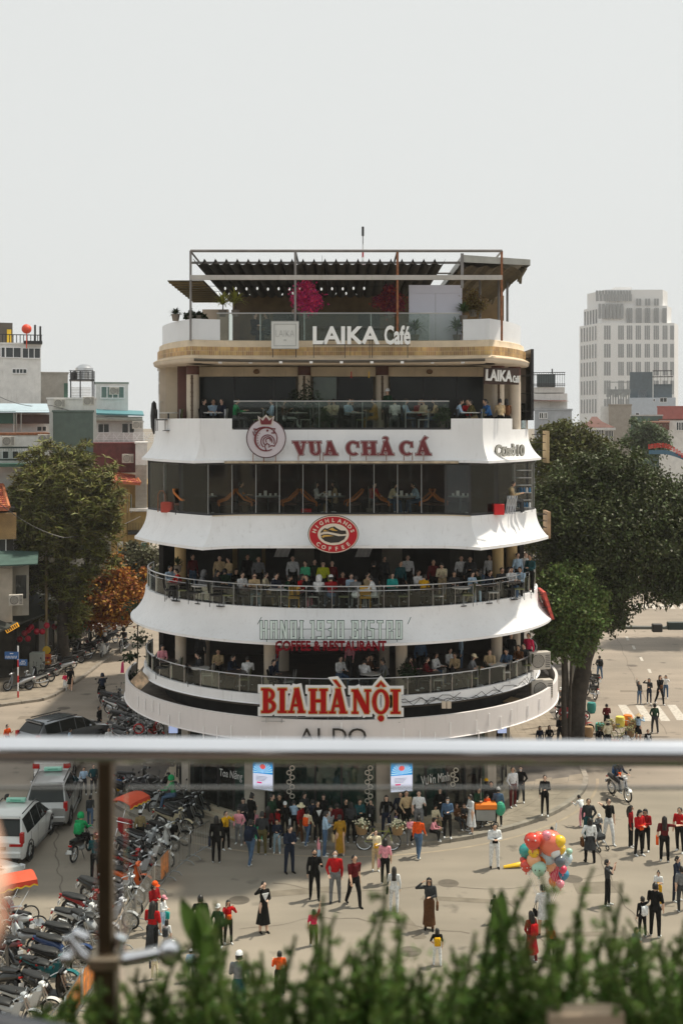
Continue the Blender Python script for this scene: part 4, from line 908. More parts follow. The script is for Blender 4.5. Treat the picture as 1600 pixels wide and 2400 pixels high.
FLN = {2: 'lowest terrace',3: 'third floor terrace',4: 'fourth floor room',5: 'fifth floor terrace',6: 'roof terrace'}
def put(proto_,name,cat,u,Y,lvl,rz,desc,group,cnt={}):
    k = (group,lvl); cnt[k] = cnt.get(k,0) + 1
    o = copy_tree(proto_,(Xt(u,Y),Y,FZ[lvl]),rz,'%s on the %s, %s from the left' % (desc,FLN[lvl],ORD[cnt[k] - 1]),group + ' on the ' + FLN[lvl]); o.name = name; o['category'] = cat; return o
SETS = {3: [(415,48.6),(470,47.9),(520,47.2),(585,47.0),(650,46.9),(720,46.8),(790,46.8),(860,46.8),(930,46.9),(1010,47.0),(1080,47.3),(1140,48.0),(1200,49.0)],
  2: [(395,49.4),(470,48.0),(555,47.2),(660,46.8),(870,46.9),(1010,47.1),(1090,47.5),(1165,48.6),(1215,50.0)],5: [(395,47.5),(500,46.9),(590,47.0),(700,47.0),(830,47.0),(975,47.0),(1100,46.4)]}
for lvl in (2,3,5):
    for i,(u,Y) in enumerate(SETS[lvl]): put(TW if lvl == 5 or i % 3 == 1 else TD,'cafe_table','table',u,Y,lvl,0,'small round table','tables')
    for i,(u,Y) in enumerate(SETS[lvl]):
        for d,rz in ((-17,pi / 2),(17,-pi / 2)):
            c = [CD,CL,CD,CW_][(i * 2 + (d > 0)) % 4]; 
            put(c,'cafe_chair','chair',u + d * (1 if lvl != 3 else .95),Y,lvl,rz,{id(CD): 'dark chair',id(CL): 'olive chair',id(CW_): 'pale chair'}[id(c)],'chairs')
put(CY,'stool','stool',689,46.5,3,0,'yellow stool behind the balustrade','stools'); put(CY,'stool','stool',856,46.5,3,0,'yellow stool behind the balustrade','stools')
for i,u in enumerate((480,628,778,946,1078)):
    Yt = 47.3; put(TB,'drum_table','table',u,Yt,4,0,'round drum table set with cups','drum tables')
    for k in range(4): tag(link('table_setting',None or MB().lathe([(.05,0),(.05,.1)],8).mesh('cup',WHITEPL),WHITEPL,None,(Xt(u,Yt) - .3 + k * .2,Yt - .1 + .1 * (k % 2),12.36 + .737)),'%s cup from left on the drum table, %s table from left' % (ORD[k],ORD[i]),'cup','cups on the drum tables') if k != 1 else tag(link('napkin_box',MB().box(-.06,.06,-.05,.05,0,.2).mesh('napkin_box',WHITEPL),WHITEPL,None,(Xt(u,Yt) - .1,Yt,12.36 + .737)),'white napkin box on the drum table, %s table from the left' % ORD[i],'box','napkin boxes')
    for d,rz in ((-50,R(80)),(50,R(-80))): put(AO,'armchair','armchair',u + d,Yt + .1,4,rz,'orange armchair','orange armchairs')
# odds and ends behind the fourth floor glass
def simple(name,lab,cat,u,Y,z,fn,m,group=None):
    b = MB(); fn(b); o = b.build(name,m,None,False,(Xt(u,Y),Y,z)); return tag(o,lab,cat,group)
simple('storage_box','bright red box on the fourth floor sill behind glass','box',718,46.6,12.4,lambda b: b.box(-.2,.2,-.15,.15,0,.24,bev=.02),mat('red_plastic',(.60,.01,.015),.4))
simple('storage_box','red basket at the left corner of the fourth floor room','basket',392,47.8,12.4,lambda b: b.box(-.24,.24,-.15,.15,0,.42,bev=.03),mat('red_basket',(.40,.05,.03),.6))
simple('storage_box','red crate beside folded chairs at the right of the fourth floor','crate',1168,46.6,12.4,lambda b: b.box(-.2,.2,-.15,.15,0,.42,bev=.02),mat('red_plastic',(.60,.01,.015),.4))
simple('plant_pot','grey pot with bare stems behind the fourth floor glass','pot',865,46.9,12.4,lambda b: (b.lathe([(.09,0),(.13,.24)],12),b.tube([(0,0,.2),(-.03,0,1.1)],.015,5),b.tube([(.03,0,.2),(.06,0,1.0)],.012,5)),mat('pot_grey',(.25,.23,.2),.7))
for k in range(4):
    simple('folded_chair','folded pale metal chair leaning by the shelves, %s from the left' % ORD[k],'chair',1183 + k * 6,46.9,12.4,lambda b: (b.tube([(0,0,0),(.12,.1,.72)],.018,5),b.tube([(.06,0,0),(.18,.1,.72)],.018,5),b.box(.08,.14,.04,.1,.3,.6)),STEEL,'folded chairs on the fourth floor')
s = thing('shelf_rack','tall metal shelf rack with blue bottles at the right end of the fourth floor','shelf',(Xt(1224,48.3),48.3,12.4))
for k in range(6): b = MB(); b.box(-.45,.35,-.2,.2,.15 + k * .3,.18 + k * .3); b.build('shelf',STEEL,s)
for x in (-.45,.33): b = MB(); b.box(x,x + .02,-.2,-.18,0,1.9); b.build('upright',STEEL,s)
BB = mat('blue_bottle',(.02,.16,.34),.3)
for k in range(14): b = MB(); b.lathe([(.045,0),(.045,.13),(.02,.2)],7,(-.38 + (k % 7) * .11,0,.18 + .3 * (k // 7) + (.3 if k > 6 else 0))); b.build('bottle',BB if k % 3 else WHITEPL,s)
s = thing('clothes_stand','curved metal chair backs stacked at the left corner of the fourth floor','chairs',(Xt(400,48),48.0,12.4))
for k in range(3): b = MB(); b.tube([(-.5 + k * .35,0,0),(-.5 + k * .35,0,.7),(-.42 + k * .35,0,.85),(-.3 + k * .35,0,.85),(-.22 + k * .35,0,.7),(-.22 + k * .35,0,0)],.02,6); b.build('frame',mat('pale_green_metal',(.4,.5,.36),.5) if k else RUST,s)
# air conditioning units on the fascia roof at right and left
def ac_unit(x,y,z,rz,lab,big=1):
    s = thing('air_conditioner',lab,'air conditioner',(x,y,z),rz,'air conditioning units'); b = MB(); b.box(-.45 * big,.45 * big,-.17,.17,0,.7 * big,bev=.015); b.build('casing',mat('ac_casing',(.50,.47,.42),.5,var=.06),s)
    b = MB(); b.torus((-.1,-.18,.35 * big),.26 * big,.012,18,5,'y')
    for k in range(5): b.torus((-.1,-.18,.35 * big),.05 * (k + 1) * big,.006,14,4,'y')
    b.build('fan_grille',DKMET,s); b = MB()
    for k in range(7): b.box(.22 * big,.42 * big,-.182,-.172,.1 + k * .08,.13 + k * .08)
    b.build('vent_slats',DKMET,s); return s
ac_unit(Xt(1263,50.2),50.4,5.6,R(15),'upper pale air conditioner beside the right end of the lowest terrace',1.05); ac_unit(Xt(1266,50.6),50.6,4.35,R(15),'lower pale air conditioner beside the right end of the lowest terrace',1.1)
s = thing('sunlit_roof_patch','tan patch coloured as sunlight on the fascia roof at its right end','board',(Xt(1262,49.5),48.6,4.34),R(35)); b = MB(); b.box(-.5,.35,.9,2.6,0,.05); b.build('sheet',mat('sunlit_roof_tan',(.48,.34,.19),.8,var=.1),s); b = MB(); b.box(-.5,.35,.8,.85,0,.08); b.build('patch_edge',mat('pale_edge',(.5,.45,.38),.7),s)  # stands for sunlight on the fascia roof, put into the tan colour
simple('paper_lantern','round orange and white box lantern at the left end of the fascia','lantern',319,50.5,4.9,lambda b: b.box(-.28,.28,-.2,.2,0,.55,Matrix.Rotation(R(45),4,'Y')),mat('orange_white_cloth',(.62,.45,.3),.7,var=.6,scale=4))
simple('pennant','small magenta pennant hanging left of the fascia','pennant',287,52.0,5.1,lambda b: b.prism([(-.08,0),(.08,0),(.06,.5),(-.03,.45)],-.01,.01,Matrix.Rotation(pi / 2,4,'X')),mat('magenta_cloth',(.5,.02,.12),.7))
# hood barrier net clutter at the far left of the 5th floor
simple('black_umbrella','closed black parasol at the left end of the fifth floor','parasol',361,50.2,15.7,lambda b: b.lathe([(.02,-.2),(.13,.1),(.15,.6),(.10,1.1),(.02,1.2)],8),BLACK)
# ---------------- people: one continuous body per pose (voxel-merged), then coloured per person ----------------
POSE = {}
def dirv(a,side=0): return Vector((side,-sin(R(a)),-cos(R(a)))).normalized()      # a: degrees forward from hanging down
def make_pose(name,lean=0,head=0,lt=0,ls=0,rt_=0,rs=0,spread=.05,la=((.12,.02,-1),(.05,-.25,-1)),ra=None,fem=False,wide=1.0):
    """lt/ls: left thigh and shin angle; arms: (upper dir, forearm dir), x outward"""
    ra = ra or la
    s = Vector((0,-sin(R(lean)),cos(R(lean)))); pel = Vector((0,0,0)); prm = []     # (p0, r0, p1, r1, zone, sx)
    legs = []; low = 9
    for sd,at_,as_ in ((1,lt,ls),(-1,rt_,rs)):
        hip = pel + Vector((.088 * sd,0,-.02)); kn = hip + dirv(at_,spread * sd) * .43; an = kn + dirv(as_,spread * .3 * sd) * .41
        legs.append((hip,kn,an,sd)); low = min(low,an.z)
    up = Vector((0,0,-low + .075)); pel += up
    for hip,kn,an,sd in legs:
        hip,kn,an = hip + up,kn + up,an + up
        prm += [(hip,.096 * wide,kn,.069,1,1),(kn,.068,an,.054,1,1)]
        prm += [(an + Vector((0,.02,-.035)),.042,an + Vector((.015 * sd,-.15,-.05)),.034,3,1)]
    w = .92 if fem else 1.0
    ch = pel + s * .34; nb = pel + s * .50
    prm += [(pel - s * .05,.10,pel + s * .055,.106 * w,1,1.42 * w),(pel + s * .12,.104 * w,pel + s * .26,.106 * w,0,1.3 * w),(pel + s * .26,.112,ch + s * .06,.108,0,1.38 * w),(ch + s * .09,.075,nb - s * .01,.06,0,1.9 * w)]
    hd = Vector((0,-sin(R(lean * .4 + head)),cos(R(lean * .4 + head)))); nk = nb + hd * .03; hc = nb + hd * .165
    prm += [(nb - hd * .02,.052,hc - hd * .06,.048,2,1),(hc + hd * .025,.093,hc - hd * .035,.078,2,.86)]
    hands = []
    for sd,(u,f) in ((1,la),(-1,ra)):
        sh = ch + s * .115 + Vector((.165 * sd * w,0,0)); uv = Vector((u[0] * sd,u[1],u[2])).normalized(); fv = Vector((f[0] * sd,f[1],f[2])).normalized()
        el = sh + uv * .27; wr = el + fv * .235; hands.append((wr,fv,sd))
        prm += [(sh,.064 * w,el,.050,0,1),(el,.048,wr,.036,4,1),(wr,.027,wr + fv * .085,.030,2,.75)]
    return dict(prm=prm,hc=hc,hd=hd,pel=pel,hands=hands,s=s,name=name,lean=lean,head=head,nb=nb,ch=ch)
def pose_mesh(P,sleeve=True):
    key = (P['name'],sleeve)
    if key in POSE: return POSE[key]
    b = MB()
    for p0,r0,p1,r1,zn,sx in P['prm']:
        d = p1 - p0; L = d.length; dd = d.normalized(); prof = []
        for k in range(5): a = -pi / 2 + pi / 2 * k / 4; prof.append((max(.002,r0 * cos(a)),r0 * sin(a)))
        for k in range(1,5): a = pi / 2 * k / 4; prof.append((max(.002,r1 * cos(a)),L + r1 * sin(a)))
        x = Vector((1,0,0)) if abs(dd.x) < .8 else Vector((0,1,0)); y = dd.cross(x).normalized(); x = y.cross(dd).normalized()
        M = Matrix((( x.x * sx,y.x,dd.x,p0.x),(x.y * sx,y.y,dd.y,p0.y),(x.z * sx,y.z,dd.z,p0.z),(0,0,0,1)))
        b.lathe(prof,12,M=M)
    me = b.mesh('body_src',[]); o = bpy.data.objects.new('t',me); COL.objects.link(o)
    m = o.modifiers.new('r','REMESH'); m.mode = 'VOXEL'; m.voxel_size = .021
    sm = o.modifiers.new('s','SMOOTH'); sm.iterations = 3; sm.factor = .5
    dc = o.modifiers.new('d','DECIMATE'); dc.ratio = .28
    dg = bpy.context.evaluated_depsgraph_get(); out = bpy.data.meshes.new_from_object(o.evaluated_get(dg)); bpy.data.objects.remove(o); bpy.data.meshes.remove(me)
    n = len(out.polygons); cs = np.zeros(n * 3); out.polygons.foreach_get('center',cs); cs = cs.reshape(-1,3)
    best = np.full(n,9.); zone = np.zeros(n,int)
    for p0,r0,p1,r1,zn,sx in P['prm']:
        a = np.array(p0); d = np.array(p1) - a; q = cs - a; q2 = q.copy(); q2[:,0] /= max(sx,1) ** .7; t = np.clip((q @ d) / (d @ d),0,1); dist = np.linalg.norm(q2 - t[:,None] * d,axis=1) - (r0 + (r1 - r0) * t)
        u = dist < best; best[u] = dist[u]; zone[u] = zn
    zone[zone == 4] = 0 if sleeve else 2
    out.polygons.foreach_set('material_index',zone.astype(np.int32)); out.polygons.foreach_set('use_smooth',[True] * n)
    bm = bmesh.new(); bm.from_mesh(out)
    # face and fingers
    hc,hd = P['hc'],P['hd']; ang = math.atan2(-hd.y,hd.z); T = Matrix.Translation(hc) @ Matrix.Rotation(ang,4,'X')
    x = MB(); x.mi(2); x.ell((0,0,0),.013,.022,.024,6,4,M=T @ Matrix.Translation((0,-.098,-.012))); x.ell((0,0,0),.012,.02,.03,6,4,M=T @ Matrix.Translation((.083,0,-.01))); x.ell((0,0,0),.012,.02,.03,6,4,M=T @ Matrix.Translation((-.083,0,-.01)))
    x.mi(4)
    for sd in (-1,1): x.ell((0,0,0),.014,.008,.008,6,4,M=T @ Matrix.Translation((.031 * sd,-.088,.012)))
    x.mi(5); x.ell((0,0,0),.021,.008,.006,6,4,M=T @ Matrix.Translation((0,-.090,-.05)))
    x.mi(2)
    for wr,fv,sd in P['hands']:
        sideways = fv.cross(Vector((0,0,1))) if abs(fv.z) < .9 else Vector((0,1,0)); sideways = sideways.normalized(); dn = fv.cross(sideways).normalized()
        for k,L in enumerate((.055,.066,.062,.048)):
            p = wr + fv * .095 + sideways * (.017 * (k - 1.5)); x.tube([p,p + fv * L * .55 + dn * .004,p + fv * L * .85 + dn * .022],[.0095,.0085,.007],5)
        p = wr + fv * .04 + sideways * .03; x.tube([p,p + fv * .035 + sideways * .018,p + fv * .062 + sideways * .014],[.011,.0095,.008],5)
    tm = x.mesh('t',[]); bm.from_mesh(tm); bpy.data.meshes.remove(tm); bm.to_mesh(out); bm.free(); out.name = 'body'
    while len(out.materials) < 6: out.materials.append(SKIN[0])
    POSE[key] = out; return out
MOUTH = mat('lips',(.35,.10,.09),.5)
dn = ((.25,.03,-1),(.02,-.2,-1)); fwd = ((.15,-.35,-1),(-.25,-1,.15)); bel = ((.2,-.2,-1),(-.75,-.8,.1)); face = ((.35,-.75,-.35),(-.45,-.25,1)); up_ = ((.3,-.2,1),(.15,-.25,1)); hip = ((.5,.1,-1),(-.6,-.3,-.8)); tab = ((.15,-.45,-1),(-.3,-1,.05)); hold = ((.12,-.5,-1),(.05,-1,.25)); wave = ((.8,-.5,.6),(.8,-.6,.5))
PO = {
 'stand': make_pose('stand',0,4,2,0,-1,-3,.06,dn),'stand2': make_pose('stand2',1,10,6,-4,-3,-4,.07,bel,dn),'walk': make_pose('walk',4,2,24,6,-16,-30,.03,((.12,.35,-1),(.05,-.1,-1)),((.12,-.35,-1),(.05,-.75,-1))),
 'walk2': make_pose('walk2',3,6,-14,-26,20,4,.03,((.1,-.3,-1),(.1,-.6,-1)),dn),'phone': make_pose('phone',-3,6,3,0,-3,-5,.07,face,face),'arm_up': make_pose('arm_up',-3,-8,3,0,-2,-4,.06,dn,up_),'brow': make_pose('brow',0,4,3,0,-3,-5,.05,bel,((.75,-.45,.05),(-.75,-.1,.75))),
 'hold': make_pose('hold',2,16,3,0,-3,-5,.06,bel,bel),'point': make_pose('point',0,0,3,0,-3,-5,.06,dn,((.7,-.55,-.2),(.7,-.6,-.05))),'wave': make_pose('wave',0,0,20,6,-12,-24,.04,dn,wave),'hip': make_pose('hip',0,5,4,0,-5,-8,.1,hip,dn),
 'talk': make_pose('talk',-1,6,5,-2,-6,-10,.08,((.3,-.15,-1),(-.1,-.8,.5)),dn),'rest': make_pose('rest',2,12,10,-12,-3,-4,.09,((.3,.1,-1),(-.45,-.35,-.8)),bel),'look': make_pose('look',-2,0,-6,-10,6,3,.08,((.18,.1,-1),(.0,-.1,-1)),((.4,-.1,-1),(-.3,-.6,-.6))),
 'sit': make_pose('sit',8,8,86,4,84,8,.12,tab,((.2,-.3,-1),(-.5,-1,.2))),'sit2': make_pose('sit2',20,12,84,-6,88,10,.1,tab,tab),'sitback': make_pose('sitback',-8,6,84,20,90,30,.1,bel,((.2,-.5,-1),(-.3,-.9,.6))),'sitphone': make_pose('sitphone',4,14,88,6,84,2,.1,hold,hold),
 'ride': make_pose('ride',12,2,78,14,78,14,.16,((.2,-.65,-.9),(.08,-1,-.12)),((.2,-.65,-.9),(.08,-1,-.12))),'lie': make_pose('lie',-25,20,80,62,86,70,.08,bel,bel),'bend': make_pose('bend',32,20,12,-8,-2,-10,.07,hold,bel),
}
HM = {}
def head_mesh(kind):
    if kind in HM: return HM[kind]
    b = MB(); n = 14
    def shell(rows,hollow=True):
        b.grid(rows)
    def hair(drop,vol=1.0,width=1.0,facecut=True):
        rows = []
        for j in range(8):
            t = j / 7; row = []
            for k in range(n + 1):
                a = 2 * pi * k / n + pi / 2; front = max(0,cos(a - pi * 1.5)) ; zlow = .0 + .068 * front if front > .35 else -.085
                if front <= .35 and drop: zlow = -.085 - drop * (1 - front * .9) 
                z = .125 * vol + (zlow - .125 * vol) * t
                zz = max(-1,min(.999,(z - .0) / (.125 * vol))); rr = math.sqrt(max(0.001,1 - max(zz,-.2) ** 2)); 
                if z < -.03: rr = .95 + .05 * sin(k * 2.1) + min(.25,-z * .6) * width
                row.append((.092 * vol * rr * cos(a),.012 + .108 * vol * rr * sin(a) * (1 if sin(a) > 0 else .93),z))
            rows.append(row)
        b.grid(rows)
    if kind == 'short': hair(0)
    elif kind == 'short2': hair(.0,1.06)
    elif kind == 'bob': hair(.07,1.05)
    elif kind == 'long': hair(.30,1.04,.8); b.tube([(0,.09,.02),(0,.115,-.15),(0,.12,-.33)],[.06,.075,.04],8)
    elif kind == 'pony': hair(0); b.ell((0,.125,.02),.035,.04,.035,8,5); b.tube([(0,.13,.02),(0,.17,-.06),(0,.15,-.2)],[.03,.03,.012],7)
    elif kind == 'bun': hair(0); b.ell((0,.08,.11),.045,.045,.04,8,5)
    elif kind in ('cap','capwhite'): 
        prof = [(.001,.145),(.05,.14),(.09,.10),(.105,.04),(.105,.03)]; b.lathe(prof,14,(0,.01,0),sx=.93,sy=1.08,cap=False); b.prism([(.085 * cos(a),-.09 - .09 * sin(a)) for a in [pi * i / 8 for i in range(9)]],.035,.045)
    elif kind == 'helmet': b.lathe([(.001,.165),(.07,.15),(.118,.09),(.13,.02),(.128,-.05),(.115,-.07)],14,(0,.012,0),sx=.95,sy=1.08,cap=False)
    elif kind == 'sunhat': b.lathe([(.001,.15),(.07,.145),(.095,.06),(.10,.045),(.19,.01),(.19,.0),(.1,.03)],16,cap=False)
    elif kind == 'cone': b.lathe([(.001,.2),(.1,.1),(.21,.01),(.205,0),(.1,.08)],16,cap=False)
    elif kind == 'hood': b.lathe([(.001,.15),(.07,.14),(.115,.07),(.125,-.02),(.12,-.10),(.10,-.16)],14,(0,.02,0),cap=False)
    me = b.mesh('hair',[],True); me.materials.append(HAIRM); HM[kind] = me; return me
SK = {}
def skirt_mesh(kind):
    if kind in SK: return SK[kind]
    b = MB(); prof = {'skirt': [(.125,.12),(.15,.0),(.19,-.25),(.22,-.42)],'dress': [(.125,.30),(.12,.15),(.15,.0),(.2,-.3),(.25,-.62)],'long': [(.125,.12),(.145,0),(.15,-.3),(.18,-.78)],'coat': [(.155,.42),(.15,.15),(.165,0),(.2,-.35)]}[kind]
    n = 20; rows = [[((r + (.012 * sin(k * pi / 2 * 1.0) * (i + .2))) * cos(2 * pi * k / n),(r * .80) * sin(2 * pi * k / n),z) for k in range(n + 1)] for i,(r,z) in enumerate(prof)]
    b.grid(rows); b.grid([[(x * .95,y * .95,z) for x,y,z in r] for r in rows]); me = b.mesh('skirt',[],True); me.materials.append(cl('black')); SK[kind] = me; return me
BAGM = {}
def extra_mesh(k):
    if k in BAGM: return BAGM[k]
    b = MB()
    if k == 'backpack': b.box(-.14,.14,.11,.26,.02,.42,bev=.04); b.tube([(-.1,.1,.4),(-.11,-.12,.36),(-.12,-.10,.1),(-.1,.1,.05)],.015,5); b.tube([(.1,.1,.4),(.11,-.12,.36),(.12,-.10,.1),(.1,.1,.05)],.015,5)
    elif k == 'handbag': b.box(.22,.30,-.16,.12,-.25,-.03,bev=.02); b.tube([(.26,-.12,-.04),(.2,-.02,.36),(.26,.08,-.04)],.01,5)
    elif k == 'bag': b.box(.20,.30,-.22,.02,-.33,-.02,bev=.01); b.tube([(.25,-.18,-.03),(.25,-.1,.08),(.25,-.02,-.03)],.008,5)
    elif k == 'mask': b.ell((0,-.075,-.045),.055,.04,.045,10,6)
    elif k == 'phonec': b.box(-.035,.035,-.33,-.32,.02,.15)
    elif k == 'collar': b.prism([(-.13,.2),(.13,.2),(.0,-.06)],.118,.145,Matrix.Rotation(pi / 2,4,'X') @ Matrix.Translation((0,.22,0)))
    elif k == 'belly': b.box(-.1,.1,-.19,-.12,.05,.25,bev=.03)
    elif k == 'glasses': b.box(-.065,.065,-.108,-.098,.0,.024)
    me = b.mesh(k,[],True); me.materials.append(BLACK); BAGM[k] = me; return me
NP = [0]
def person(loc,face_deg,hgt,pose,top,bot,hair,label,group=None,sleeve=True,skin=None,ex=(),hairm=None,skirt=None,shoes='white',seated=False):
    P = PO[pose]; me = pose_mesh(P,sleeve); k = hgt / 1.70; NP[0] += 1
    r = thing('person',label,'person',loc,R(face_deg),group); r.scale = (k * (.92 + .035 * (NP[0] * 7 % 6)),k,k)
    skm = SKIN[NP[0] % 2] if skin is None else SKIN[skin]
    def sl(o,ms):
        for i,m in enumerate(ms): o.material_slots[i].link = 'OBJECT'; o.material_slots[i].material = m
    o = link('body',me,SKIN[0],r); sl(o,[cl(top),skm if bot == 'skin' else cl(bot),skm,cl(shoes),EYEM,MOUTH])
    ang = math.atan2(-P['hd'].y,P['hd'].z)
    hname = {'cap': 'cap','capwhite': 'cap','helmet': 'helmet','sunhat': 'sun_hat','cone': 'conical_hat','hood': 'hood'}.get(hair,'hair')
    hm = hairm or {'cap': cl('black'),'capwhite': cl('white'),'helmet': cl('green'),'sunhat': cl('cream'),'cone': cl('beige'),'hood': cl(top)}.get(hair,HAIRM)
    h = link(hname,head_mesh(hair),HAIRM,r,P['hc'],(ang,0,0)); sl(h,[hm])
    if hair in ('cap','capwhite','sunhat','cone'): h2 = link('hair',head_mesh('bob' if hair != 'capwhite' else 'short'),HAIRM,r,P['hc'],(ang,0,0)); h2.scale = (.98,.98,.9)
    if skirt: o = link('skirt' if skirt[0] != 'dress' else 'dress',skirt_mesh(skirt[0]),HAIRM,r,P['pel']); sl(o,[cl(skirt[1])])
    for e in ex:
        nm,cm = e; base = P['hc'] if nm in ('mask','glasses') else P['pel']; o = link({'phonec': 'phone','collar': 'collar','belly': 'front_bag'}.get(nm,nm),extra_mesh(nm),BLACK,r,base,(ang,0,0) if nm in ('mask','glasses') else (R(P['lean']),0,0)); sl(o,[cl(cm)])
    return r
def street(u,vf,vh,face,pose,top,bot,hair,label,group='people on the street',z=0,**kw):
    if random.random() < .3 and not kw.get('ex') and pose in ('stand','walk','stand2','hip'): kw['ex'] = [(random.choice(('backpack','handbag','bag')),random.choice(('black','brown','grey','beige','navy','red')))]
    Y = GY(vf,z); p = Vector((Xt(u,Y),Y,z)); hgt = (vf - vh) / FP * Y if vh else 1.62
    return person(p,face,max(.8,min(1.85,hgt)),pose,top,bot,hair,label,group,**kw)
N = 'short'; L = 'long'
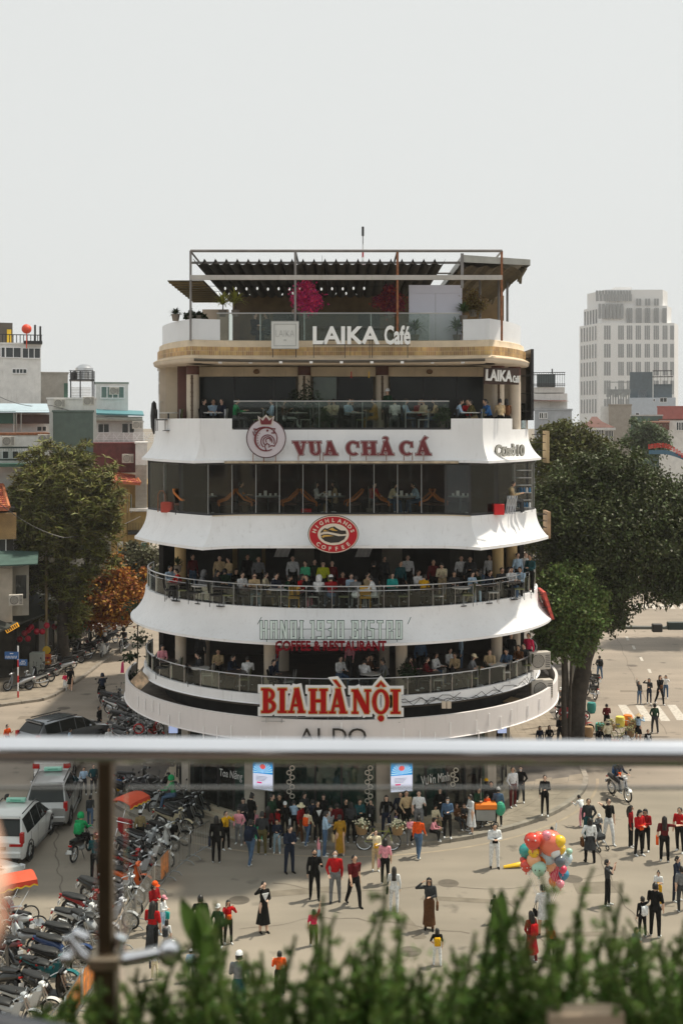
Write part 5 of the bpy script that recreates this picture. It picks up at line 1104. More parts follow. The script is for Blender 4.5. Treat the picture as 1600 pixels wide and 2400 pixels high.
S_ = [
 (507,2022,1913,180,'stand','black','black','bob','person in black hoodie and wide black trousers standing with back turned by the barrier end',{}),
 (530,1991,1901,40,'phone','yellow','black',N,'woman in yellow top under open black jacket beside the barrier end',dict(ex=[('backpack','black')])),
 (560,1979,1895,0,'stand','pink','grey','bob','girl in pale pink top and grey patterned leggings near the barrier end',{}),
 (587,2025,1919,150,'walk','navy','denim',N,'man in navy jumper with white hood and blue jeans walking away',dict(ex=[('backpack','navy')])),
 (614,2003,1903,170,'stand','dgrey','olive',N,'man in grey jacket and olive trousers with back to camera',{}),
 (588,1965,1860,150,'hold','black','black','bun','woman in black carrying a toddler in front of the banner',{}),
 (597,1962,1878,20,'sitback','pink','mint',N,'toddler in pink top held up in front of the banner',{}),
 (636,1966,1861,60,'stand2','dgreen','black',N,'tall man in dark green with red shoulder bag beside the banner',dict(ex=[('bag','red')])),
 (649,2000,1920,10,'stand','navy','ldenim',N,'boy in navy jumper and light jeans facing the square',{}),
 (678,2046,1934,30,'hold','navy','navy',N,'man all in dark navy looking down at his phone in front of the crowd',dict(shoes='black')),
 (703,1972,1882,70,'walk2','dred','brown','sunhat','woman in dark red jacket and pale sun hat in the shop crowd',{}),
 (720,1980,1895,160,'walk','cream','denim',N,'boy in cream shirt with orange backpack and jeans',dict(ex=[('backpack','orange')])),
 (744,1972,1878,20,'stand','black','black',N,'person in black below white ribbon hat in the shop crowd',dict(ex=[('collar','white')])),
 (761,2006,1901,100,'hold','lblue','denim',N,'man in pale blue shirt and jeans beside the woman in the ochre dress',{}),
 (775,1962,1864,0,'sit','white','grey','bob','woman in white shirt seated high in front of the shop window',{}),
 (790,1972,1882,180,'stand','maroon','black',N,'person in maroon jacket leaning over the stall by the shop',{}),
 (796,2006,1910,-160,'stand2','mustard','skin',N,'woman in ochre brown long dress with back half turned',dict(skirt=('long','mustard'))),
 (747,2025,1968,70,'arm_up','pink','lblue',N,'small girl in pink top reaching up with a teal toy',{}),
 (668,1963,1880,0,'stand','black','black','capwhite','person in black with white cap behind the bright shopping bags',dict(ex=[('bag','white')])),
 (690,1962,1876,180,'bend','lblue','black',N,'man in light blue shirt bending beside the shop window',{}),
 (737,2108,1990,0,'stand','black','black',N,'young man all in black with face mask standing in the open square',dict(ex=[('mask','black')],shoes='black')),
 (785,2114,1994,5,'stand','red','grey',N,'man in red jacket with white mask between two friends',dict(ex=[('mask','white')],shoes='dgrey')),
 (829,2123,2001,20,'walk','maroon','black',N,'smiling man in dark red t-shirt and black trousers stepping forward',dict(sleeve=False,shoes='black')),
 (880,2041,1945,5,'brow','cream','beige',N,'woman in cream cardigan over yellow top shading her eyes by the bicycle',dict(ex=[('belly','yellow')])),
 (902,2072,1966,180,'stand','pink','black','bob','girl in pink checked top and black trousers seen from behind',dict(sleeve=False,ex=[('bag','pink')])),
 (923,2137,2032,170,'stand','white','white',L,'long haired woman in white shirt carrying a black and white handbag',dict(ex=[('handbag','black')])),
 (1005,2179,2057,-10,'brow','dgrey','brown',L,'woman in dark top and long brown skirt shading her eyes',dict(skirt=('long','brown'),ex=[('handbag','brown'),('glasses','black')],shoes='black')),
 (1024,2262,2176,180,'stand','black','white','bob','child with yellow and white patterned top behind the fern fronds',dict(sleeve=False,ex=[('backpack','yellow')])),
 (735,2216,2130,190,'arm_up','hotpink','olive',N,'small child in coral top raising one arm high',dict(sleeve=False)),
 (618,2186,2066,20,'brow','black','skin',N,'woman in black dress with big white collar standing alone in the square',dict(skirt=('dress','black'),ex=[('collar','white')],shoes='black')),
 (535,2212,2110,10,'phone','red','black',L,'laughing woman in red hoodie holding a phone above the ferns',dict(ex=[('belly','orange')])),
 (511,2222,2121,0,'stand','dgreen','black','capwhite','person in dark green with white cap beside the woman in the red hoodie',{}),
 (470,2224,2098,180,'stand','black','black',N,'person in black half hidden by the highest leaf',dict(shoes='black')),
 (360,2185,2066,60,'hold','dred','dgrey','cap','vendor in dark red jacket and orange cap by the barrier',dict(hairm=cl('orange'))),
 (357,2245,2114,170,'stand','red','black',L,'woman with very long dark hair and red top beside the barrier',dict(sleeve=False,skirt=('long','dgrey'))),
 (391,2240,2155,175,'stand','white','beige','bob','child in black and white striped shirt near the barrier',dict(sleeve=False,ex=[('backpack','dgrey')])),
 (381,2190,2099,80,'hold','white','lblue','cap','child in white with pale pink cap and teal toy near the barrier',dict(hairm=cl('pink'),ex=[('bag','teal')])),
 (363,2295,2222,180,'stand','white','cream','capwhite','toddler all in white walking near the lower barrier',{}),
 (447,2300,2226,180,'stand','lblue','grey','capwhite','child in pale blue partly hidden behind the ferns at left',{}),
 (560,2385,2232,180,'stand','grey','dteal','capwhite','woman with white cap and deep green skirt behind the ferns',dict(skirt=('long','dteal'))),
 (655,2330,2229,180,'stand','orange','black',N,'person in orange top half hidden behind the ferns',{}),
 (868,1955,1875,0,'phone','dgrey','black',N,'photographer in dark grey with camera behind the flower bicycle',dict(ex=[('phonec','white')])),
 (925,1950,1888,60,'sit','purple','dgrey','bob','woman in purple grey jumper seated by the flower bicycle',{}),
 (960,1980,1916,10,'stand','pink','grey','bob','small girl in pink coat beside the orange red jacket',{}),
 (980,2010,1911,160,'walk','orange','denim',N,'person in bright orange red jacket and jeans walking away',{}),
 (981,1952,1853,0,'stand','white','grey',N,'tall man in white t-shirt against the right shop pillar',dict(sleeve=False)),
 (952,1950,1854,20,'stand','beige','black',N,'man in beige shirt left of the tall man in white',{}),
 (1010,1969,1897,70,'sit2','pink','black','bob','girl in pink jumper and black trousers on the kerb',dict()),
 (1018,1945,1868,15,'sit','cream','khaki','bob','woman in cream top seated beside the girl in pink',{}),
 (1048,1964,1868,10,'stand','denim','black','bob','woman in denim jacket and black trousers with white mask',dict(ex=[('mask','white')])),
 (1071,1940,1866,20,'sitback','brown','dgrey',L,'brown haired woman seated with legs stretched out',dict(hairm=BROWNH)),
 (1086,1936,1866,-10,'sit','dgrey','brown',L,'brown haired girl seated left of the white dress',dict(hairm=BROWNH)),
 (1104,1951,1862,-80,'hold','white','skin','bob','woman in long white dress standing on the shaded pavement',dict(skirt=('dress','white'))),
 (1134,1930,1853,30,'bend','orange','black',N,'street vendor in orange bending over a small cart',{}),
 (1139,1912,1826,200,'stand','dgrey','black','cap','person with bright yellow cap behind the vendor cart',dict(hairm=cl('yellow'))),
 (1167,1934,1846,170,'stand','denim','black','capwhite','man in faded denim jacket with back turned by the right pillar',{}),
 (1201,1891,1798,20,'stand','white','maroon',N,'person in white top and maroon trousers near the right pillar',{}),
 (1219,1880,1796,-20,'stand','black','dgrey',N,'person in black with white mask right of the maroon trousers',dict(ex=[('mask','white')])),
 (1158,2034,1929,0,'hold','white','white',N,'young person all in white holding a camera on the sunny road',dict(ex=[('belly','black')],shoes='black')),
 (1276,1912,1816,-20,'stand2','black','black',N,'slim man in black with pale collar standing on the kerb paving',{}),
 (1292,2010,1937,170,'arm_up','white','grey','bob','child in white behind the balloons holding them up',{}),
 (1365,1938,1863,200,'bend','white','pink',N,'woman in white top and dusty pink skirt leaning forward',dict(skirt=('skirt','pink'))),
 (1378,1972,1872,-10,'stand','dgrey','dteal',N,'dark haired man in grey shirt beside the pram',{}),
 (1381,2021,1918,190,'hip','white','black','bob','woman in white shirt with black and white jumper round her waist',dict(skirt=('skirt','dgrey'),shoes='black')),
 (1402,1968,1908,20,'stand','grey','dgrey','capwhite','small child with white cap beside the waving man',{}),
 (1425,1978,1870,20,'wave','black','white',N,'man in black t-shirt and white trousers stretching out one arm',dict(sleeve=False,ex=[('glasses','black')])),
 (1477,1985,1888,60,'stand','dred','black',L,'woman in red polo with long hair at the left of the red group',{}),
 (1496,2005,1897,30,'hold','red','black','bob','woman in red polo holding an orange packet to her face',dict(ex=[('belly','orange')])),
 (1512,1994,1895,-30,'hold','dred','black','bob','laughing woman in red polo holding an orange gift bag',dict(ex=[('belly','orange'),('glasses','black')])),
 (1556,2019,1914,175,'point','maroon','black',L,'woman with waist long hair in red top seen from behind with orange bag',dict(sleeve=False,ex=[('bag','orange')])),
 (1592,1997,1893,-30,'stand','red','black',N,'man in red t-shirt at the right edge of the red group',dict(sleeve=False)),
 (1423,2122,2015,60,'phone','dgrey','black',N,'man in dark t-shirt photographing with both hands at his face',dict(sleeve=False)),
 (1542,2120,2041,-20,'hold','white','yellow','bun','girl in white t-shirt holding something yellow',dict(sleeve=False,ex=[('belly','yellow')])),
 (1584,2112,2006,40,'stand','navy','navy',N,'man in dark sweatshirt and shorts at the right edge',dict(ex=[('phonec','white')])),
 (1504,2195,2101,200,'point','black','black',N,'person in black and white diamond jumper reaching sideways',dict(ex=[('backpack','white')])),
 (1534,2195,2070,160,'stand2','black','black',N,'tall young man in black t-shirt seen half from behind',dict(sleeve=False)),
 (1272,2192,2075,195,'hold','white','skin',N,'woman in short white coat dress with black camera',dict(skirt=('coat','white'),ex=[('handbag','black')],shoes='black')),
 (1244,2255,2136,200,'stand','dred','maroon',L,'woman in long dark red dress behind the ferns',dict(skirt=('dress','dred'))),
 (1291,2240,2171,180,'stand','orange','black',N,'child in orange shirt left of the curved frond',{}),
 (1158,2165,2097,180,'stand','black','black',N,'person in black behind the tall dark fern',{}),
 (1489,2262,2172,20,'hold','grey','black','bob','person in grey and black low behind the curved frond',{}),
 (1596,2135,2030,180,'stand','grey','dgrey',N,'person in grey t-shirt cut by the right edge',dict(sleeve=False)),
 (1404,1591,1537,190,'stand','dgrey','denim',N,'man with dark backpack standing alone on the far road',dict(ex=[('backpack','black')])),
 (1497,1650,1597,10,'arm_up','dgrey','denim','bob','girl in dark top with one arm raised near the crosswalk',{}),
 (1520,1649,1590,-10,'brow','dgrey','navy','bob','girl in dark jacket holding a hand to her brow near the crosswalk',{}),
 (1545,1651,1581,20,'walk','black','black','bob','woman in black with brown belly bag near the crosswalk',dict(ex=[('belly','brown')])),
 (1559,1636,1583,-20,'phone','white','denim','bob','girl in white top and blue jeans near the crosswalk',{}),
 (1533,1718,1649,185,'stand','dgreen','dgrey',N,'man in dark jacket with back turned on the crosswalk',{}),
 (1495,1738,1674,150,'phone','lblue','skin','cone','woman in white blouse black skirt and conical hat',dict(skirt=('skirt','black'))),
 (1466,1765,1700,170,'sit','white','black','pony','woman in white shirt with ponytail seated beside the flower bicycles',{}),
 (1517,1770,1710,0,'stand','black','black',N,'man in black jacket over white shirt just above the rail at right',dict(ex=[('collar','white')])),
 (1404,1770,1703,160,'stand','black','dgrey',N,'man in black t-shirt beside the teal flower crate',{}),
 (1423,1766,1688,190,'stand','cream','black','sunhat','woman in cream top and wide pale hat by the flower bicycles',{}),
 (1421,1712,1650,180,'stand','maroon','black',N,'man in dark maroon shirt behind the flower bicycles',{}),
 (1362,1648,1584,190,'stand','black','black',N,'upper of two people in black beside the big tree trunk',{}),
 (1356,1668,1612,170,'stand','navy','dgrey',N,'lower of two people in dark clothes beside the big tree trunk',{}),
 (1264,1765,1702,0,'stand','navy','black','bob','woman in blue top below the right end of the fascia',{}),
 (1286,1765,1700,0,'stand','black','black',L,'long haired woman in black below the right end of the fascia',{}),
 (1312,1750,1676,20,'stand','black','black',N,'tall dark clothed man left of the red and white pole',{}),
 (1313,1672,1612,0,'stand','grey','dgrey','cap','person in grey with white hat behind the fascia end',dict(hairm=cl('white'))),
 (1513,1426,1385,180,'walk','black','black',N,'distant walker in black on the far crosswalk',{}),
 (1558,1421,1386,180,'stand','white','blue',N,'distant person in white top and blue trousers on the far crosswalk',{}),
 (1569,1421,1384,180,'stand','dgrey','denim',N,'distant person in grey beside the white top on the far crosswalk',{}),
 (153,1618,1577,0,'stand','hotpink','white','bob','child in pink and white dress on the left road edge',dict(skirt=('skirt','white'))),
 (166,1619,1562,185,'walk','black','skin',N,'woman in short black dress walking with the child in pink',dict(skirt=('skirt','black'))),
 (18,1762,1698,60,'stand','orange','black',N,'man in orange shirt at the far left just above the rail',dict(sleeve=False)),
 (163,1768,1708,90,'hold','lblue','grey',N,'person in pale blue shirt right of the dark car',{}),
 (16,1975,1857,90,'stand2','dgrey','black',N,'man in dark leather jacket behind the white taxi',{}),
 (212,1937,1862,180,'walk','dgrey','denim',N,'person in dark jacket and blue jeans beyond the green rider',{}),
 (224,2065,1952,175,'stand','dteal','black',N,'man in dark teal jacket standing behind the steel post',{}),
 (197,1862,1798,20,'stand','lblue','dgrey',N,'woman in pale checked shirt behind the silver taxi',{}),
 (220,1860,1792,10,'stand','dteal','dgrey',N,'man in teal shirt right of the pale checked shirt',{}),
 (172,1885,1845,180,'stand','denim','khaki',N,'child in denim jacket with bag beside the silver taxi',dict(ex=[('backpack','grey')])),
 (277,1872,1800,150,'sit','blue','yellow',N,'man in blue top with yellow stripe near the red canopied cyclo',{}),
 (329,1990,1900,200,'stand','khaki','black','capwhite','cyclo driver in khaki shirt and white cap standing at his cyclo',{}),
 (255,1770,1706,20,'stand','white','navy',N,'man in white shirt just above the rail at left',{}),
 (234,1722,1655,80,'stand','black','black',N,'person in black at the edge of the parked motorbikes',{}),
 (300,1768,1712,-10,'hold','dgrey','navy','bob','woman in grey among the motorbikes left of the round sign',{}),
]
for k,(u,v,vh,t,b_) in enumerate(((1530,1404,1372,'black','black'),(1540,1402,1368,'white','black'),(1549,1403,1370,'grey','navy'),(1478,1404,1374,'black','dgrey'),(1463,1406,1376,'red','black'),(1590,1404,1368,'brown','black'),(1580,1401,1372,'navy','black'),(1443,1400,1372,'white','black'),(1497,1402,1372,'lblue','navy'),(1425,1398,1370,'black','dgrey'))):
    S_.append((u,v,vh,180 if k % 2 else 0,'stand' if k % 3 else 'walk',t,b_,N,'tiny walker in %s far down the right road, %s of ten' % (t,ORD[k]),{}))
for k,(u,v,t,b_,fc) in enumerate(((655,1958,'black','black',0),(712,1950,'dgrey','black',30),(733,1962,'navy','navy',180),(758,1955,'black','dgrey',0),(810,1962,'black','black',20),(822,1975,'dgrey','black',190),(842,1962,'dteal','black',0),(905,1960,'black','navy',10),(938,1948,'navy','black',-10),(1030,1942,'black','black',0),(1120,1936,'dgreen','black',20),(628,1988,'maroon','black',170),(1150,1925,'black','black',0),(570,1958,'dgrey','navy',10))):
    S_.append((u,v,v - 98 + (k * 5) % 11,fc,('stand','stand2','hold','hip')[k % 4],t,b_,(N,'bob',N,L)[k % 4],'%s clothed person in the shade before the shop windows, %s of fourteen' % ({'dgrey': 'grey','dteal': 'teal','dgreen': 'green'}.get(t,t),ORD[k]),{}))
for i,(u,vf,vh,fc,po,top,bot,hair,lab,kw) in enumerate(S_):
    if po == 'stand' and i % 6: po = ('talk','rest','look','stand2','hip')[(i * 7) % 5]
    z = .13 if (540 < u < 1300 and vf < 1990 and lab.find('on the sunny') < 0) else 0
    street(u,vf,vh,fc + random.uniform(-12,12),po,top,bot,hair,lab,z=z,**kw)

# terraces: u, head row, seated?, top, bottom, facing
def terr(lvl,lst,Yf,grp):
    rq = random.Random(lvl * 3); cols_ = ('white','red','beige','lblue','maroon','black','cream','denim','orange','grey','pink','navy','white','dgreen')
    have = [i[0] for i in lst]
    for k in range({3: 26,2: 20,5: 10,4: 5}.get(lvl,0)):
        u = rq.uniform(400,1215) if lvl != 5 else rq.uniform(560,1040); dy = rq.choice((.1,.5,1.1,1.9,2.6)) if lvl != 4 else .6
        if min(abs(u - h) for h in have) > 9 and not (lvl == 2 and 600 < u < 945 and dy < 1): have.append(u); lst = lst + [(u,0,rq.choice(('sit','sit2','sitphone','sitback') if dy < 1.5 else ('stand','talk','rest','hold')),rq.choice(cols_),rq.choice(('black','denim','dgrey','beige')),rq.uniform(-90,90),rq.choice((N,'bob',L,N)),dy)]
    lst = sorted(lst,key=lambda i: i[0])
    for i,it in enumerate(lst):
        u,vh,po,top,bot,fc,hair = it[:7]; dy = it[7] if len(it) > 7 else 0
        if top == 'black' and i % 2: top = ('white','beige','lblue','red','cream','denim','pink','grey')[(i * 5 + lvl) % 8]
        x = Xt(u,47); Y = Yf(x) + .75 + dy
        zf = FZ[lvl]; kw = it[8] if len(it) > 8 else {}
        hgt = 1.66; act = {'sit': 'seated','sit2': 'leaning','sitback': 'reclining','sitphone': 'seated','bend': 'bending'}.get(po,'standing')
        o = person((Xt(u,Y),Y,zf),fc,hgt,po,top,bot,hair,'person in %s top %s on the %s, %s from the left' % (top if top[0] != 'd' or top in ('denim',) else {'dgrey': 'dark grey','dred': 'dark red','dgreen': 'dark green','dteal': 'dark teal'}[top],act,FLN[lvl],ORD[i]),'people on the ' + FLN[lvl],**kw)
y3 = lambda x: 53.2 - 7.3 * math.sqrt(max(.02,1 - (x / 8.55) ** 2)) + .1
y2 = lambda x: 53.2 - 7.5 * math.sqrt(max(.02,1 - (x / 8.6) ** 2)) + .1
y5 = lambda x: 46.2; y4 = lambda x: 46.4
terr(3,[(397,0,'sit','lblue','black',40,N,.3),(425,0,'sit2','red','dgrey',-60,N,0),(466,0,'sit2','grey','dgrey',90,'hood',0),(505,0,'sit','dgrey','black',60,'bob',.2),(515,0,'stand','beige','black',0,N,2.2),(526,0,'sitphone','dgreen','black',170,N,.9),(552,0,'sit','black','black',20,L,1.3),(566,0,'sit','black','grey',30,'bun',.2),(596,0,'sitphone','beige','ldenim',10,'bun',.1,dict(ex=[('glasses','black')])),(606,0,'stand','grey','black',0,N,2.6),(635,0,'sit2','white','navy',80,N,.9),(644,0,'sit','navy','black',40,N,.3),(666,0,'sit2','dgreen','black',90,N,0),(703,0,'sit','red','pink',60,'bob',.3),(716,0,'stand2','mint','denim',-20,N,1.5),(737,0,'stand','dgreen','black',10,N,2.0),(757,0,'stand','lime','black',0,'bob',1.4,dict(ex=[('glasses','black')])),(778,0,'stand','maroon','black',0,N,1.6),(745,0,'sit2','white','black',170,'hood',-.1),(776,0,'sit','dred','denim',190,'capwhite',-.1),(803,0,'sit','maroon','black',0,N,1.2),(722,0,'sit','black','black',-40,N,.1),(822,0,'sitphone','black','black',10,N,.6,dict(sleeve=False)),(833,0,'sit2','grey','white',180,N,-.1),(876,0,'stand2','black','dgrey',-160,N,1.4),(880,0,'sit2','white','white',-100,N,0),(856,0,'sit','beige','black',60,'bun',.8),(918,0,'sit','teal','black',10,L,.7),(938,0,'stand','dteal','black',30,N,1.2),(978,0,'sitphone','white','black',30,N,1.2),(990,0,'sit2','yellow','dgrey',160,N,-.1),(1015,0,'stand','maroon','black',0,N,1.3),(1036,0,'bend','cream','beige',-10,N,1.1),(1063,0,'sit','dgrey','black',0,'bob',.4),(1080,0,'stand','black','black',0,N,2.2),(1101,0,'stand2','dgrey','black',-10,N,1.8),(1103,0,'sit','black','ldenim',30,'bob',-.1,dict(sleeve=False)),(1133,0,'sit2','denim','black',-60,N,.8),(1140,0,'sit2','navy','black',30,N,.1),(1147,0,'stand','white','black',-30,N,1.8),(1174,0,'sit','dgrey','black',10,N,.2),(1197,0,'sit','white','black',0,'bob',.1),(1222,0,'sit2','lblue','black',-30,N,-.1),(1212,0,'stand','black','black',20,N,1.4),(1232,0,'stand','white','black',-20,N,1.2),(1242,0,'stand2','dteal','black',-40,N,.2),(686,0,'stand','black','black',0,N,3.2),(900,0,'stand','dgrey','black',20,N,3.0),(580,0,'stand','black','black',10,N,3.2),(955,0,'stand','white','black',0,N,3.3)],y3,'')
terr(2,[(380,0,'sit','pink','black',20,'bob',.3),(470,0,'stand','dgrey','black',0,N,2.0),(476,0,'sit2','dgrey','black',-70,N,.2),(512,0,'sit','black','black',0,N,1.3),(536,0,'sit2','navy','brown',60,N,.4),(580,0,'sit2','white','black',180,N,.2),(634,0,'sit2','navy','black',40,N,.2),(850,0,'sit2','white','black',160,N,.4),(872,0,'sitphone','black','black',-20,N,1.3),(860,0,'sitphone','brown','black',30,'bun',1.2),(908,0,'sit2','grey','black',-70,'bun',.5),(994,0,'sit','maroon','black',80,N,.3),(985,0,'stand','black','black',0,N,2.2),(1052,0,'sit','white','black',20,N,1.8),(1068,0,'sit2','black','dgrey',-20,N,.9,dict(hairm=BROWNH)),(1097,0,'sit2','grey','grey',70,'cap',.2,dict(hairm=cl('cream'),sleeve=False)),(1147,0,'sit','beige','black',-10,'bun',.5),(1190,0,'sit2','black','black',-30,N,.2),(1197,0,'stand','black','black',-10,N,1.2),(1216,0,'sit','brown','black',-30,N,.3),(1228,0,'sit','dgrey','black',-30,N,.4),(1238,0,'stand','hotpink','black',-40,N,.4)],y2,'')
terr(5,[(474,0,'sit','dgrey','black',60,N,1.0),(500,0,'sit','black','black',10,N,1.5),(522,0,'sit','navy','black',-20,N,1.0),(551,0,'sitphone','green','grey',80,N,.3),(634,0,'sitback','lblue','beige',-80,N,.3),(668,0,'sitback','brown','white',80,'bob',.3),(702,0,'sit','black','black',0,N,.9),(728,0,'sit2','dgreen','black',-80,N,.3),(812,0,'sit','lblue','black',50,N,.4),(826,0,'sit','dgrey','black',-10,N,1.2),(880,0,'sitphone','mustard','mustard',-80,N,.2),(908,0,'stand','dgreen','black',-40,'capwhite',.8),(925,0,'sit','white','grey',180,N,.2),(945,0,'sit','black','denim',70,L,.4),(996,0,'sit','black','black',-60,N,.9),(980,0,'sit','dred','black',20,N,1.5),(1067,0,'sit2','lblue','black',80,N,-.2),(1070,0,'stand','dgrey','black',0,N,1.8),(1098,0,'sit2','red','black',-20,N,.4),(1113,0,'sit2','olive','beige',-80,N,-.2),(1148,0,'sit2','blue','black',-70,N,-.1),(1172,0,'sit','beige','black',190,N,.1),(1188,0,'sit','brown','black',200,'bob',.8)],y5,'')
terr(4,[(466,0,'sit','dgrey','black',70,'bob',.4),(560,0,'sit','grey','dgrey',80,N,.5),(744,0,'sitback','white','black',80,L,.4),(912,0,'sit2','cream','denim',80,'bob',.4),(981,0,'sit2','lblue','denim',-80,N,.4),(1128,0,'sit','white','black',-80,'bob',.4)],y4,'')
terr(6,[(595,0,'sit','black','black',40,N,.8),(628,0,'sit','dgrey','black',-50,N,.8),(688,0,'stand','black','dgrey',0,N,3)],y4,'')
# ---------------- motorbikes ----------------
PB = mat('bike_paint_a',(.5,.5,.52),.25,.2,coat=.5); PB2 = mat('bike_trim_dark',(.02,.02,.022),.35)
def wheel(par,y,r=.28,tyre=.05,spokes=8,name='wheel',par_name=None):
    b = MB(); b.torus((0,0,0),r - tyre / 2,tyre / 2 + .008,22,7,'x'); w = b.build(name,RUBBER,par,True,(0,y,r + .005))
    q = MB(); q.torus((0,0,0),r - tyre - .008,.014,20,5,'x')
    for k in range(spokes): a = 2 * pi * k / spokes; q.tube([(0,.03 * cos(a),.03 * sin(a)),(0,(r - tyre - .01) * cos(a),(r - tyre - .01) * sin(a))],.008 if spokes < 9 else .004,4)
    q.tube([(-.05,0,0),(.05,0,0)],.035,8); q.build('rim',STEEL,w); return w
def mk_bike(kind):
    """front wheel towards -Y"""
    s = proto('motorbike'); protos.append(s); wb = .64
    wheel(s,-wb,.27 if kind == 'scooter' else .30,.075 if kind == 'scooter' else .055); wheel(s,wb * .92,.27 if kind == 'scooter' else .30,.085 if kind == 'scooter' else .06)
    def sect(rows):
        b = MB(); n = 12; g = []
        for y,z,rx,rz in rows: g.append([(rx * cos(2 * pi * k / n),y,z + rz * sin(2 * pi * k / n)) for k in range(n + 1)])
        b.grid(g); m = len(g)
        b.add([g[0][k] for k in range(n)],[tuple(range(n))]); b.add([g[-1][k] for k in range(n)],[tuple(range(n))]); return b
    if kind == 'scooter':
        sect([(-.05,.36,.10,.06),(.1,.46,.15,.15),(.3,.56,.17,.17),(.55,.64,.15,.15),(.78,.70,.10,.10),(.92,.72,.04,.05)]).build('body_panel',PB,s,True)
        b = MB(); b.box(-.14,.14,-.38,.1,.26,.34,bev=.02); b.build('footboard',PB2,s)
        b = MB(); b.grid([[(x,-.44 + .10 * (z - .3) * 1.6 - .9 * x * x * -1.4,z) for x in (-.22 * w,-.12 * w,0,.12 * w,.22 * w)] for z,w in ((.28,.7),(.45,1),(.65,1),(.82,.8),(.95,.5))]); b.grid([[(x,-.48 + .10 * (z - .3) * 1.6 + 1.26 * x * x,z) for x in (-.22 * w,-.12 * w,0,.12 * w,.22 * w)] for z,w in ((.28,.7),(.45,1),(.65,1),(.82,.8),(.95,.5))]); b.build('leg_shield',PB,s,True)
        sect([(-.42,.93,.10,.05),(-.48,.97,.16,.07),(-.40,1.0,.12,.06),(-.33,.98,.07,.03)]).build('handlebar_cowl',PB,s,True)
    else:
        sect([(-.38,.80,.03,.05),(-.25,.66,.07,.12),(-.05,.52,.07,.12),(.15,.55,.09,.11),(.40,.64,.10,.09),(.70,.72,.08,.07),(.92,.78,.03,.03)]).build('body_panel',PB,s,True)
        for sd in (-1,1): b = MB(); b.grid([[(sd * (.10 + .03 * t + .02 * q),-.40 + .14 * t + .10 * q,.84 - .42 * t) for q in (0,1,2)] for t in (0,.3,.6,1)]); b.grid([[(sd * (.115 + .03 * t + .02 * q),-.40 + .14 * t + .10 * q,.84 - .42 * t) for q in (0,1,2)] for t in (0,.3,.6,1)]); b.build('leg_shield',PB,s,True)
        b = MB(); b.ell((0,-.02,.36),.11,.2,.12,10,6); b.build('engine',GREYMET,s)
        sect([(-.36,.95,.05,.04),(-.45,.98,.10,.06),(-.38,1.02,.08,.05),(-.30,1.0,.05,.03)]).build('handlebar_cowl',PB,s,True)
    b = MB(); n = 7; rows = []
    for y,z,w in ((.0,.70,.10),(.15,.755,.14),(.38,.775,.15),(.6,.815,.13),(.80,.83,.08)): rows.append([(w * cos(pi * k / n),y,z + .035 * sin(pi * k / n)) for k in range(n + 1)])
    b.grid(rows); b.grid([[(x,y,z - .05) for x,y,z in (r[0],r[-1])] for r in rows]); b.grid([[r[0],(r[0][0],r[0][1],r[0][2] - .05)] for r in rows]); b.grid([[r[-1],(r[-1][0],r[-1][1],r[-1][2] - .05)] for r in rows]); b.build('seat',BLACK,s,True)
    b = MB()
    for sd in (-.06,.06): b.tube([(sd,-wb,.29),(sd,-.46,.72),(sd * .5,-.40,.92)],.022,6)
    b.build('front_fork',STEEL,s)
    b = MB(); b.grid([[(x,-wb + (.33) * cos(a),.29 + .33 * sin(a)) for x in (-.06,0,.06)] for a in [R(30 + 14 * i) for i in range(9)]]); b.build('front_fender',PB,s,True)
    b = MB(); b.tube([(-.34,-.26,1.0),(-.25,-.34,1.03),(0,-.40,.98),(.25,-.34,1.03),(.34,-.26,1.0)],.016,6); b.build('handlebar',STEEL,s)
    b = MB()
    for sd in (-1,1): b.tube([(sd * .24,-.34,1.02),(sd * .30,-.36,1.22)],.007,4); b.ell((sd * .31,-.36,1.26),.065,.015,.045,8,5)
    b.build('mirror',PB2,s)
    b = MB(); b.ell((0,-.535 if kind == 'scooter' else -.52,.955),.075,.03,.05,10,5); b.build('headlight',mat('headlight_glass',(.7,.72,.75),.1,coat=1),s)
    b = MB(); b.box(-.07,.07,.88,.93,.66,.72,bev=.01); b.build('tail_light',mat('tail_light_red',(.45,.01,.01),.25),s)
    b = MB(); b.tube([(.12,.1,.30),(.15,.45,.30),(.16,.85,.40)],[.03,.04,.055],8); b.build('exhaust',STEEL if kind != 'scooter' else PB2,s)
    b = MB(); b.box(-.09,.09,.95,.965,.42,.56); b.build('number_plate',WHITEPL,s)
    b = MB(); b.tube([(-.05,.1,.30),(-.2,.18,.02)],.014,5); b.tube([(-.05,.55,.30),(-.16,.58,.30)],.01,4); b.tube([(.0,.62,.72),(.0,.82,.35)],.05,5); b.build('side_stand',PB2,s)
    b = MB(); b.grid([[(x,.6 + .36 * cos(a),.30 + .36 * sin(a)) for x in (-.07,0,.07)] for a in [R(20 + 14 * i) for i in range(8)]]); b.build('rear_fender',PB2,s,True)
    return s
BSC = mk_bike('scooter'); BUB = mk_bike('underbone')
BC = dict(silver='#b9bcc0',white='#e2e2e0',black='#141416',grey='#5c5f63',red='#a51618',orange='#d8601a',teal='#0e6a70',blue='#27406e',cream='#cfc3a5',maroon='#5a1620',green='#235c44',dark='#26282c')
def bikemat(c): return mat('bike_paint_' + c,BC[c],.28,.1,coat=.4,var=.04)
BK = {}
def bike(u,v,head,col,kind,label,group,z=0,cnt={},scale=1.0,lean=6):
    p = G(u,v,z); o = copy_tree(BSC if kind == 's' else BUB,p,R(head),label,group,swap={PB: bikemat(col)},scale=scale); o.name = 'parked_scooter' if kind == 's' else 'parked_motorbike'
    if group == 'ridden': o.name = 'ridden_motorbike'; o['group'] = 'motorbikes being ridden'
    o['category'] = 'motorbike'; o.rotation_euler = (0,R(-lean),R(head)); return o
random.seed(11)
